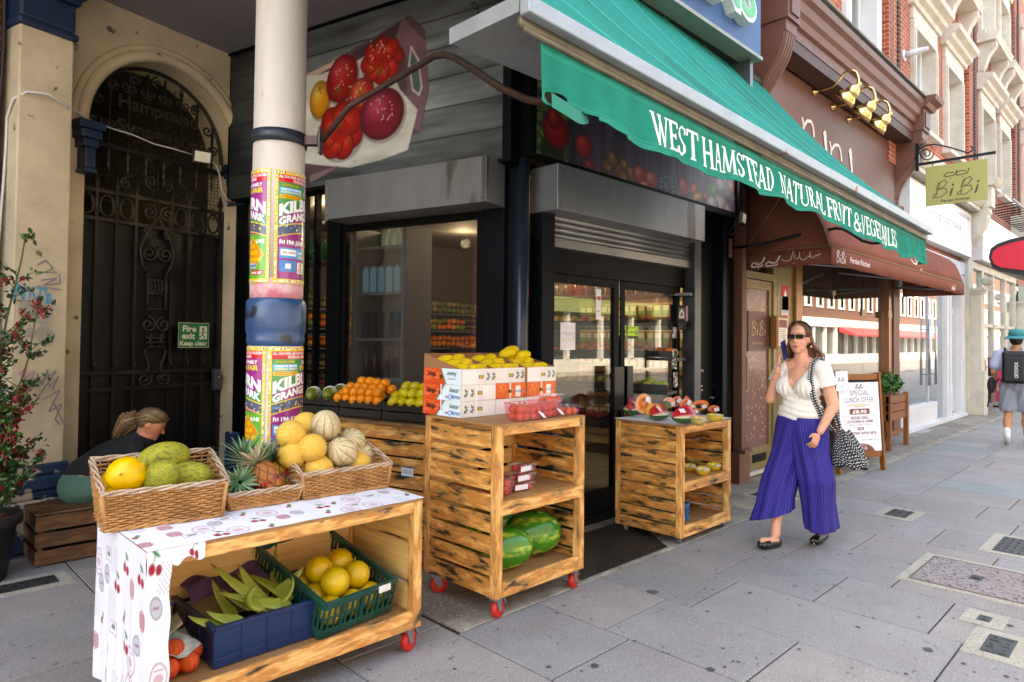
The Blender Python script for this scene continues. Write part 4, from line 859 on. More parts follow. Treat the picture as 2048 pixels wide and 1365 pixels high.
def fair(c,W,Hh,seed,part):
    rr=random.Random(seed); Y_='#f4d021'
    c.rect(0,0,W,Hh,Y_); flags(c,3,2,W-3,9,True,14,rr); flags(c,3,Hh-9,W-3,Hh-2,True,14,rr); flags(c,2,10,9,Hh-10,False,24,rr); flags(c,W-9,10,W-2,Hh-10,False,24,rr)
    x0,x1=11,W-11; iw=x1-x0; B=lambda f:11+f*(Hh-22)
    # green-purple field
    for i in range(int(B(0)),int(B(1))):
        pass
    c.rect(x0,B(0),x1,B(1),'#2f8f45'); c.poly([(x0,B(.42)),(x0+iw*.25,B(.48)),(x0+iw*.6,B(.44)),(x1,B(.36)),(x1,B(0)),(x0+iw*.52,B(0)),(x0+iw*.50,B(.2)),(x0+iw*.38,B(.3))],'#a02a86')
    for i in range(14):
        q=rr.uniform(.02,.98); a=rr.uniform(.12,.42); c.line([(x0+iw*q,B(a)),(x0+iw*min(1,q+.15),B(a+.12))],1.6,'#7bc04a' if q<.5 else '#c23c9e',.55)
    for i in range(6): c.ell(x0+iw*rr.uniform(0,.5),B(rr.uniform(.12,.4)),7,7,'#1d6b3a',ring=2,al=.6)
    c.rect(x0,B(0),x1,B(.075),'#d01c2e'); c.text('ALL OUR FAIRS ARE SUITABLE FOR ADULTS & CHILDREN',x0+3,B(.033),(Hh)*.022,'#ffffff',iw-6,.02); c.text('VOTED NO.1 FAIR IN LONDON',x0+iw*.22,B(.069),Hh*.024,'#ffffff',iw*.58,.03)
    c.text('GEORGE IRVINS',x0+iw*.06,B(.115),Hh*.022,'#1c3f2a',iw*.28,.03); c.text('GEORGE IRVINS',x0+iw*.055,B(.113),Hh*.022,'#d9c53a',iw*.28,.02)
    c.rect(x0+iw*.02,B(.125),x0+iw*.40,B(.185),'#3fb0e0'); c.text('WEEKDAYS 3PM-9PM',x0+iw*.04,B(.151),Hh*.017,'#ffffff',iw*.34,.03); c.text('WEEKENDS 1PM-9PM',x0+iw*.04,B(.178),Hh*.017,'#f4e04a',iw*.34,.03)
    c.rect(x0+iw*.02,B(.192),x0+iw*.40,B(.232),'#f0b81e'); c.text('ANNUAL EVENT FOR OVER',x0+iw*.04,B(.209),Hh*.011,'#7a1a1a',iw*.34,.02); c.text('100 YEARS IN THE PARK',x0+iw*.04,B(.226),Hh*.011,'#7a1a1a',iw*.34,.02)
    c.text('2026 FAMILY',x0+iw*.50,B(.125),Hh*.03,'#ffffff',iw*.42,.03); c.text('FUN-FAIR',x0+iw*.46,B(.19),Hh*.045,'#1d2a6e',iw*.48,.05); c.text('FUN-FAIR',x0+iw*.455,B(.187),Hh*.045,'#f6dc2a',iw*.48,.03)
    bend=lambda U:np.stack([U[:,0],U[:,1]-Hh*.075*np.sin(PI*np.clip(U[:,0]/iw,0,1))],1)
    for dx,cc in ((1.2,'#26408c'),(0,'#ffffff')):
        c.text('KILBURN',x0+iw*.02+dx,B(.40)+dx,Hh*.095,cc,iw*.96,.05,warp=bend); c.text('GRANGE PARK',x0+iw*.02+dx,B(.49)+dx,Hh*.062,cc,iw*.96,.05,warp=bend)
    arcp=lambda f:[(x0+iw*i/16,B(f)-Hh*.055*math.sin(PI*i/16)) for i in range(17)]
    c.poly(arcp(.505)+[(x1,B(.62)),(x0,B(.62))],'#4a5a72')
    for i in range(70): c.ell(x0+iw*rr.random(),B(rr.uniform(.47,.6)),rr.uniform(1,4),rr.uniform(1,4),rr.choice(['#c8202a','#f2c62d','#3fa0d8','#efe9e0','#e9967a','#27408c','#7ec8e8']))
    c.line(arcp(.505),2.4,Y_)
    c.poly(arcp(.60)+[(x1,B(1)),(x0,B(1))],'#9a2f7e'); 
    c.poly([(x0+iw*.5,B(.56)),(x1,B(.60)),(x1,B(1)),(x0+iw*.5,B(1))],'#58a83a'); c.line(arcp(.60),2.4,Y_)
    c.text('Fri 19th JUNE',x0+iw*.03,B(.665),Hh*.035,'#ffffff',iw*.42,.04); c.text('Sun 28th JUNE',x0+iw*.53,B(.665),Hh*.033,'#ffffff',iw*.44,.03)
    c.rect(x0+iw*.03,B(.70),x0+iw*.47,B(.80),'#2f9ad8'); c.rect(x0+iw*.05,B(.715),x0+iw*.30,B(.775),'#f1f1ee'); c.text('ONE TOKEN',x0+iw*.06,B(.755),Hh*.017,'#222222',iw*.23,.02); c.text('ONLY',x0+iw*.33,B(.752),Hh*.024,'#ffffff',iw*.13,.02); c.text('£10',x0+iw*.34,B(.792),Hh*.024,'#f4e04a',iw*.11,.02)
    c.rect(x0+iw*.03,B(.82),x0+iw*.30,B(.93),'#2a7fc4'); c.rect(x0+iw*.12,B(.85),x0+iw*.21,B(.90),'#e8e8ea'); c.rect(x0+iw*.32,B(.83),x0+iw*.48,B(.94),'#eee7d8'); c.ell(x0+iw*.40,B(.86),4,5,'#8a6a4a')
    for y_ in (.885,.90,.915): c.rect(x0+iw*.34,B(y_),x0+iw*.46,B(y_+.006),'#b85a5a')
    cx_,cy_=x0+iw*.74,B(.775); r=iw*.22; c.poly([(cx_-r,cy_),(cx_,cy_-r*.95),(cx_+r,cy_),(cx_,cy_+r*.95)],'#e08a20'); c.line([(cx_-r,cy_),(cx_,cy_-r*.95),(cx_+r,cy_),(cx_,cy_+r*.95),(cx_-r,cy_)],1.4,Y_)
    c.poly([(cx_-r*.5,cy_+r*.45),(cx_+r*.5,cy_+r*.45),(cx_,cy_+r*.95)],'#2a6fb0')
    c.text('1/2',cx_,cy_-r*.38,Hh*.028,Y_,r*.5,.04,center=True); c.text('PRICE',cx_,cy_-r*.02,Hh*.03,Y_,r*1.0,.04,center=True); c.text('TOKEN DAYS',cx_,cy_+r*.3,Hh*.024,Y_,r*1.6,.04,center=True)
    c.text('FRIDAYS',cx_,cy_+r*.52,Hh*.014,'#ffffff',r*.7,.02,center=True); c.text('19th & 26th',cx_,cy_+r*.7,Hh*.014,'#ffffff',r*.6,.02,center=True)
    c.rect(x0+iw*.70,B(.92),x0+iw*.96,B(.965),'#c8202a'); c.text('NW6 2BY',x0+iw*.72,B(.956),Hh*.02,'#ffffff',iw*.22,.03)
    c.noise(.10,7,seed=seed)
def az(px): 
    d=ray(px,600); d=d[:2]/np.linalg.norm(d[:2]); c2=np.array((CX,CY)); b=d@c2; q=b*b-(c2@c2-(rC*.93)**2); 
    if q<0: return None
    p=d*(b-math.sqrt(q))-c2; return math.atan2(p[1],p[0])
def poster(label,seed,pxl,z1,z0,r,side,wang):
    W,Hh=int(250),int(300); c=Cv(W,Hh,'#fff'); fair(c,W,Hh,seed,side)
    if side=='R': a0=az(pxl); a1=a0+wang
    else: a1=az(pxl); a0=a1-wang
    fn=lambda U,V: np.stack([CX+r*np.cos(a0+(a1-a0)*U),CY+r*np.sin(a0+(a1-a0)*U),z1+(z0-z1)*V],-1)
    return tag(c.sheet('fair_poster',fn,vmat('poster_gloss',.25,bmp=.12,bscale=14,coat=.3)),label,'poster','fairground posters wrapped round the column')
wa=2.75
zt,zb=zc_(340),zc_(566); zt2,zb2=zc_(695),zc_(921)
poster('upper right fairground poster on the column, showing the letters KILB above the blue collar',1,546,zt,zb,rC*.94+.002,'R',wa)
poster('upper left fairground poster on the column, showing RN PARK above the blue collar',2,537,zt+.004,zb+.0,rC*.94+.003,'L',wa)
poster('lower right fairground poster on the column below the blue collar, partly behind the melons',3,540,zt2,zb2,rC*.975+.003,'R',wa)
poster('lower left fairground poster on the column below the blue collar, behind the pineapples',4,535,zt2+.003,zb2,rC*.975+.004,'L',wa)
# stay rod from the column to the awning
t=thing('stay_rod','bent rusty iron stay rod clamped to the white column and reaching the green awning','stay rod',(CX,CY,2.2))
RI=mat('rod_iron','#3c3634',.4,.5,c2='#5b3f33',scale=9,var=.9,bmp=.3)
zq=zc_(268); g=MB(); g.lathe([(rC*.94,zq-.035),(rC*.99,zq-.035),(rC*.99,zq+.035),(rC*.94,zq+.035)],36,(CX,CY,0)); g.build('clamp_band',mat('clamp_blk','#23262c',.4,.4,c2='#56616e',scale=8),t,True)
aR=np.array((cr[0],cr[1],0)); e0=np.array((CX,CY,zq))+aR*rC*1.0; g=MB(); g.bar(e0-aR*.01,e0+aR*.07,.05,.05); g.obox(e0+aR*.08,aR,(0,0,1),np.cross(aR,(0,0,1)),.006,.075,.03); g.build('clamp_plate',RI,t)
A0=e0+aR*.09; Pn=Pp(875,112,(0,2.35,0),(0,1,0)); 
def onray(px,py,Y): return Yp(px,py,Y)
P=[A0,onray(700,212,3.35),onray(790,160,3.05),onray(845,127,2.8),onray(868,113,2.7),onray(890,110,2.62),onray(912,117,2.52),onray(935,131,2.42),onray(1000,175,2.15),onray(1050,198,2.0),onray(1075,204,1.93),onray(1100,200,1.85),onray(1112,186,1.74)]
g=MB(); g.tube(P,.0175,10); g.build('rod',RI,t,True)
# ================================================================ greengrocer shop
BLK2=mat('black_paint','#08090b',.5,c2='#0e0f11',scale=2,spec=.08,bmp=.03); NVB=mat('black_blue','#080c13',.5,c2='#10151e',scale=3,spec=.1); STEEL=mat('box_steel','#8b8e92',.36,.5,c2='#6a6c70',speck=('#5c5a56',3.5,.66),scale=2,var=.6,bmp=.05,bscale=120,stretch=(1,1,.3))
shop=thing('greengrocer_shop','black fronted corner greengrocer shop with printed fruit panels over its windows','building',(4.5,4,0))
def T(s,z,o=0): return SC+TD*s-GX*o+UZ*z       # side wall: s from the corner, o proud (towards -GX)
t=shop
g=MB(); g.box(3.62,7.0,3.45,3.7,2.9,4.5); g.build('fascia_backing',BLK2,t)
g=MB(); g.obox(T(1.6,3.5,-.15),TD,GX,UZ,1.62,.14,.7); g.build('side_backing',BLK2,t)
g=MB(); g.box(6.1,6.93,3.50,3.62,0,2.9); g.build('black_panel',BLK2,t); g=MB(); g.box(6.50,6.58,3.40,3.498,0,2.9); g.build('black_post',NVB,t,bev=.004)
g=MB(); g.box(5.86,5.98,3.36,3.5,0,2.75); g.build('shutter_guide',mat('guide_steel','#4d5056',.35,.6,c2='#2e3035'),t,bev=.004)
g=MB(); g.box(3.66,3.80,3.36,3.5,0,2.75); g.build('shutter_guide',NVB,t,bev=.004)
g=MB(); g.tube([(3.50,3.42,0),(3.50,3.42,2.85)],.052,14); g.build('corner_pipe',mat('pipe_blue','#2a3442',.28,.4),t,True)
g=MB(); g.obox(T(.17,1.42,-.04),TD,GX,UZ,.10,.07,1.42); g.obox(T(.03,1.42,-.06),TD,GX,UZ,.03,.05,1.42); g.build('corner_post',NVB,t,bev=.004)
# shutter boxes and roller shutter
def shbox(o,ex,L,nrm,d,z0,z1):
    o=np.array(o,float); c=o+ex*L/2-nrm*d/2; g=MB(); g.obox(c+UZ*(z0+z1)/2,ex,nrm,UZ,L/2,d/2,(z1-z0)/2); b=g.build('shutter_box',STEEL,shop,bev=.003)
    g=MB()
    for a in (.03,L-.03):
        for z in (z0+.03,z1-.03): g.lathe([(.006,0),(.005,.003)],8,o+ex*a+UZ*z,nrm)
    g.build('rivet',mat('rivet','#222',.4,.6),b)
FY=3.2; pL=Yp(1116,318,FY); pR=Yp(1410,419,FY); pb=Yp(1111,409,FY)
shbox((pL[0],FY,0),np.array((1.,0,0)),pR[0]-pL[0],np.array((0,-1.,0)),.27,pb[2]-.03,pL[2]-.03)
q0=Pp(972,403,T(0,0,.28),GX); q1=Pp(972,311,T(0,0,.28),GX); q2=Pp(649,438,T(0,0,.28),GX)
LL=np.linalg.norm((q2-q0)[:2]); shbox((q0[0],q0[1],0),TD,LL,-GX,.30,q0[2],q1[2])
g=MB()
for i in range(4): g.tube([(3.8,3.44,2.47-i*.045),(5.86,3.44,2.47-i*.045)],.026,8)
g.build('roller_shutter',mat('shutter_steel','#8b8b88',.35,.7),t,True)
g=MB(); g.box(3.8,5.86,3.41,3.47,2.24,2.31); g.build('shutter_foot',mat('shutter_steel','#8b8b88'),t,bev=.003)
# printed fruit panels
def P2(px,py,fr):     # photo pixel -> panel canvas px
    if fr=='side': p=Pp(px,py,T(0,0,.13),GX); s=(np.dot((p-SC)[:2],TD[:2])); return ((3.13-s)/3.13*SW,(4.24-p[2])/1.40*SHh)
    p=Yp(px,py,3.33); return ((p[0]-3.50)/(6.62-3.50)*RW,(4.0-p[2])/1.12*RH)
SW,SHh=400,190; RW,RH=400,145
c=Cv(SW,SHh,'#70777a'); V_=c.Y/SHh; U_=c.X/SW
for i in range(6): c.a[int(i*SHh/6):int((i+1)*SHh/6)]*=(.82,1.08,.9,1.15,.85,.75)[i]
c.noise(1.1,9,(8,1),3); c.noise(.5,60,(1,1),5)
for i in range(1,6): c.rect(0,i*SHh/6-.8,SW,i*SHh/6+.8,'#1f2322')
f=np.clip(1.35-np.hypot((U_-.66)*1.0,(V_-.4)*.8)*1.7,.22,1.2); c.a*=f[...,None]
S=lambda *pp:[P2(a,b,'side') for a,b in pp]
c.poly(S((590,170),(820,30),(850,60),(858,180),(840,265),(700,330),(620,362),(560,365),(580,250)),'#5f464c')
c.poly(S((600,180),(818,32),(790,75),(640,160)),'#4b3038'); c.poly(S((560,175),(700,108),(700,116),(560,190)),'#c9b0a0'); c.poly(S((805,35),(852,85),(856,185),(838,262),(815,250),(812,110),(790,80)),'#7d5c64')
c.poly(S((822,95),(836,120),(843,175),(838,190),(825,180),(818,130)),'#556a62'); c.line(S((822,95),(836,120),(843,175),(838,190),(825,180),(818,130),(822,95)),2,'#d8c8c8')
c.poly(S((560,160),(640,150),(720,120),(760,90),(800,180),(835,220),(815,300),(760,320),(700,335),(640,330),(600,325),(585,230)),'#cfcdc2'); c.noise(.5,14,(2.5,1),seed=8); c.noise(.3,70,seed=18)
c.poly(S((620,350),(680,330),(640,355),(620,365)),'#8b6a70')
def tom(px,py,rx,ry,col,hi,rot=0,lobes=0):
    x,y=P2(px,py,'side'); x2,_=P2(px+rx,py,'side'); _,y2=P2(px,py+ry,'side'); rx=abs(x2-x); ry=abs(y2-y)
    c.ell(x+1.5,y+2.5,rx*1.05,ry*1.05,'#5d2230',rot,.5)
    if lobes:
        for k in range(lobes): a=2*PI*k/lobes+rot; c.ell(x+rx*.55*math.cos(a),y+ry*.55*math.sin(a),rx*.5,ry*.5,col,a,shade=hi)
        c.ell(x,y,rx*.45,ry*.45,col)
        for k in range(lobes): a=2*PI*(k+.5)/lobes+rot; c.line([(x,y),(x+rx*.8*math.cos(a),y+ry*.8*math.sin(a))],1.2,'#7a1a12',.7)
    else: c.ell(x,y,rx,ry,col,rot,shade=hi)
tom(640,200,21,38,'#e09020','#f6cf60'); tom(684,158,31,48,'#a81018','#d84a48',.3); tom(763,122,42,42,'#c01c0c','#f0603a',0,8); tom(722,192,27,36,'#c42c10','#f07040'); tom(680,262,46,56,'#b81808','#e85030',.4,7); tom(763,228,45,52,'#8c1028','#d04a68')
for px,py in ((676,180),(760,142),(720,187),(680,250),(640,178)):
    x,y=P2(px,py,'side'); 
    for k in range(5): a=k*1.3; c.line([(x,y),(x+5*math.cos(a),y+6*math.sin(a))],1.3,'#55621f')
rr=random.Random(1)
for i in range(70):
    px,py=rr.choice([(684,150),(763,215),(763,110),(722,185)]); x,y=P2(px+rr.uniform(-22,22),py+rr.uniform(-28,28),'side'); c.ell(x,y,.8,.8,'#f4d8d4',al=.8)
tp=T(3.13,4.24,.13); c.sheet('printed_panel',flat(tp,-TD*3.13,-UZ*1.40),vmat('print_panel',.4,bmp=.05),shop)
g=MB(); g.obox(T(1.57,3.54,.055),TD,GX,UZ,1.59,.07,.72); g.build('panel_frame',BLK2,shop)
g=MB(); g.obox(T(1.57,4.25,.09),TD,GX,UZ,1.60,.06,.012); g.build('panel_trim',BLK2,shop)
g=MB(); g.obox(T(-.04,3.55,.1),TD,GX,UZ,.035,.09,.75); g.box(3.46,3.52,3.30,3.42,2.85,4.2); g.build('corner_trim',BLK2,shop)
# street panel with vegetables
c=Cv(RW,RH,'#4d4253'); U_=c.X/RW; V_=c.Y/RH
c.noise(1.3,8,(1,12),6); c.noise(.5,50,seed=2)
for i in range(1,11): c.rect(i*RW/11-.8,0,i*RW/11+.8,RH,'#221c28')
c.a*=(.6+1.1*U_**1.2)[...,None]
Q=lambda px,py:P2(px,py,'r')
def vg(px,py,rx,ry,col,hi,rot=0):
    x,y=Q(px,py); x2,_=Q(px+rx,py); _,y2=Q(px,py+ry); c.ell(x,y,abs(x2-x),abs(y2-y),col,rot,shade=hi)
rr=random.Random(6)
for i in range(60): vg(1062+rr.uniform(0,75)**.97,150+rr.uniform(0,190),rr.uniform(6,16),rr.uniform(8,20),rr.choice(['#42602a','#5f7c38','#7d9a50','#2c3f1c']),rr.choice(['#a9bf7a','#7f9c50']),rr.uniform(0,3))
for i in range(18): vg(1090+rr.uniform(0,30),285+rr.uniform(0,40),10,14,'#1f2a18','#30401f')
vg(1113,262,27,36,'#8c0f18','#c03a3e'); vg(1108,238,14,22,'#90101a','#c8484c',.2); vg(1168,292,17,24,'#9a1c20','#d05048'); vg(1180,330,12,10,'#8d1a20','#c84a48')
for px,py in ((1215,330),(1235,340),(1225,320),(1250,335),(1245,352),(1262,350)): vg(px,py,13,16,'#7d4f34','#b08a66',rr.uniform(0,3))
vg(1280,350,15,20,'#b3302a','#e07a6a'); vg(1303,360,14,19,'#b3302a','#e08a70'); vg(1290,370,12,8,'#c8564a','#e0a090')
for i in range(26): vg(1340+rr.uniform(-18,18),375+rr.uniform(-20,20),5,6,'#3a3a58','#8a88ac')
vg(1367,372,11,20,'#b8302a','#e8806a'); vg(1388,378,9,14,'#c8302a','#f08070',.5); vg(1396,392,12,8,'#d89020','#f6cf60',-.4); vg(1414,395,10,12,'#8c1f30','#d06a70')
for i in range(10): vg(1440+rr.uniform(-22,22),395+rr.uniform(-25,40),8,12,'#5f8a3a','#9cc060',rr.uniform(0,3))
for px,py,a,b in ((1440,415,18,26),(1425,408,12,18),(1456,425,10,20),(1445,352,8,14),(1440,368,9,12)): vg(px,py,a,b,'#c3aab4','#f2e8ec')
vg(1462,375,8,16,'#a03a44','#d88a90')
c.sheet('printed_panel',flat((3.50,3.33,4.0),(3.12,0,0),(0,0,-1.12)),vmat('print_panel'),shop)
g=MB(); g.box(3.49,6.66,3.335,3.449,2.84,4.03); g.build('panel_frame',BLK2,shop); g=MB(); g.box(3.49,6.68,3.315,3.334,2.82,2.88); g.box(6.625,6.68,3.31,3.334,2.88,4.0); g.build('panel_trim',BLK2,shop)
flood(Yp(1485,437,3.2),(.25,-1,-.1),'black floodlight with a pale lens at the end of the vegetable panel',.95)
g=MB(); pp_=Yp(1471,448,3.3); pe=Yp(1478,440,3.22); g.tube([pe,pe+(0,.03,-.08),pe+(-.02,.06,-.15),pe+(-.07,.08,-.14),pp_],.005,5); tag(g.build('cable',mat('cable_black','#1d1d20'),None,True),'short black looped cable under the floodlight by the vegetable panel','cable')
# doors and glazing on the street side
AL=mat('door_alu','#0a0b0d',.5,.0,c2='#101113',spec=.1); SGL=glassm('shop_glass',(.72,.74,.74),1.,.0,.035,.006)
g=MB(); g.box(3.80,5.86,3.47,3.56,2.05,2.24); g.build('door_head',AL,t); g=MB(); g.box(3.8,5.86,3.47,3.60,0,.08); g.build('threshold',AL,t)
def leaf(x0,x1,st=.07):
    g=MB()
    for q in ((x0,x0+st,.08,2.05),(x1-st,x1,.08,2.05),(x0+st,x1-st,.08,.26),(x0+st,x1-st,1.98,2.05)): g.box(q[0],q[1],3.49,3.54,q[2],q[3])
    d=g.build('door',AL,t,bev=.004); g=MB(); g.box(x0+st,x1-st,3.51,3.522,.26,1.98); g.build('glass_pane',SGL,d); return d
d1=leaf(3.83,4.80); d2=leaf(4.83,5.80,.06)
g=MB(); g.box(4.62,4.76,3.40,3.44,.93,1.30); g.box(4.66,4.7,3.44,3.49,.98,1.02); g.box(4.66,4.7,3.44,3.49,1.2,1.24); g.build('handle',mat('handle_dark','#202226',.25,.6),d1,bev=.004)
g=MB(); g.box(4.86,4.95,3.44,3.49,.93,1.30); g.build('handle',mat('handle_dark','#202226'),d2,bev=.004)
# side window: panes between posts
for a,b in ((.28,1.75),):
    g=MB()
    for q in ((a,a+.05,.75,2.6),(b-.05,b,.75,2.6),(a+.05,b-.05,.75,.82),(a+.05,b-.05,2.45,2.6)): g.obox(T((q[0]+q[1])/2,(q[2]+q[3])/2,-.03),TD,GX,UZ,(q[1]-q[0])/2,.03,(q[3]-q[2])/2)
    f_=g.build('window_frame',AL,t); g=MB(); g.obox(T((a+b)/2,1.63,-.03),TD,GX,UZ,(b-a)/2-.05,.006,.82); g.build('glass_pane',SGL,f_)
g=MB(); g.obox(T(1.5,.37,-.05),TD,GX,UZ,1.5,.05,.37); g.build('stall_riser',BLK2,t)
g=MB()
for s_ in (1.78,1.86,2.05,2.20,2.36,2.52,2.70,3.0,3.1): g.obox(T(s_,1.45,.0),TD,GX,UZ,.016 if 1.9<s_<2.9 else .04,.03,1.45)
g.build('security_bar',BLK2,t)
g=MB(); g.obox(T(2.5,1.6,-.10),TD,GX,UZ,.66,.008,1.0); g.build('glass_pane',SGL,t)
# interior
WALLI=mat('shop_wall','#4f4a44',.8,c2='#3d3934'); 
g=MB(); g.box(3.2,9.0,7.9,8.0,0,3.0); g.box(7.02,7.12,3.62,7.9,0,3.0); g.build('room_wall',WALLI,t)
g=MB(); g.prism([(3.6,3.58,2.9),(7.02,3.58,2.9),(7.02,7.9,2.9),(2.5,7.9,2.9)],(0,0,.06)); g.build('room_ceiling',mat('shop_ceiling','#6b655e',.8),t)
g=MB(); g.prism([(3.55,3.56,0.0),(7.02,3.56,0.0),(7.02,7.9,0.0),(2.4,7.9,0.0)],(0,0,.05)); g.build('room_floor',mat('shop_floor','#7b766f',.5),t)
# ================================================================ awning
AX0,AX1,AY=1.69,7.03,1.65
AZ=lambda x: 2.665-.028*(x-AX0)
t=thing('green_awning','long green fabric awning with a lettered valance over the greengrocer','awning',(4.4,1.65,2.5))
TEAL=mat('awning_teal','#007f74',.9,c2='#016d63',scale=.8,spec=.08,speck=('#1a6a60',2.6,.60),var=.7,bmp=.1,bscale=200,stretch=(1,.25,.25)); TRIM=mat('rail_paint','#98a4ab',.45,.2,c2='#7d868c',speck=('#8a4e30',5,.70))
zr=lambda x: 4.60-.055*(x-AX0)+.10
RX0,RX1,RYY=1.15,7.16,3.28
n=160; m=24; vs=[]
for j in range(m+1):
    v=j/m
    for i in range(n+1):
        u=i/n; xf=AX0+.06+(AX1-AX0-.1)*u; xr=RX0+(RX1-RX0)*u; x=xf+(xr-xf)*v; y=AY+.03+(RYY-AY)*v; zf=AZ(xf)+.10; z=zf+(zr(xr)-zf)*v-.10*math.sin(PI*v)
        z+=.004*math.sin(u*46)*(1-v)+.0015*math.sin(u*110+v*3)
        vs.append((x,y,z))
fs_=[(j*(n+1)+i,j*(n+1)+i+1,(j+1)*(n+1)+i+1,(j+1)*(n+1)+i) for j in range(m) for i in range(n)]
g=MB(); g.add(vs,fs_); o=g.build('canopy',TEAL,t,True); so_=o.modifiers.new('s','SOLIDIFY'); so_.thickness=.003
g=MB()
for u in (.12,.26,.385,.51,.63,.75,.87):
    k=int(u*n); g.tube([np.array(vs[j*(n+1)+k])+(0,-.006,.010) for j in range(m+1)],.0022,4)
g.build('seam',mat('seam_pale','#2fa89c',.7),t)
g=MB(); L0=np.array((AX0,AY,AZ(AX0)+.05)); L1=np.array((AX1+.08,AY,AZ(AX1+.08)+.05)); g.obox((L0+L1)/2,L1-L0,(0,1,0),(0,0,1),np.linalg.norm(L1-L0)/2,.025,.031); g.build('front_rail',TRIM,t,bev=.006)
g=MB(); g.obox((L0+L1)/2+(0,.035,-.045),L1-L0,(0,1,0),(0,0,1),np.linalg.norm(L1-L0)/2-.01,.012,.02); g.tube([L0+(.02,.02,-.075),L1+(-.1,.02,-.075)],.011,7); g.build('rail_channel',mat('rail_dark','#5f5a4c',.5,.3,c2='#8a7f62',scale=8),t,True)
# folded cover tray hanging at the left end
g=MB(); zt=AZ(AX0)+.08
g.obox((2.6,1.87,zt-.03),(1,0,0),(0,1,0),(0,0,1),.90,.20,.008); g.box(1.69,1.70,1.68,2.07,zt-.045,zt+.02); g.box(1.70,3.5,2.06,2.07,zt-.02,zt+.02)
g.build('end_tray',mat('tray_grey','#8f999b',.5,.2,c2='#6e7473',scale=6),t)
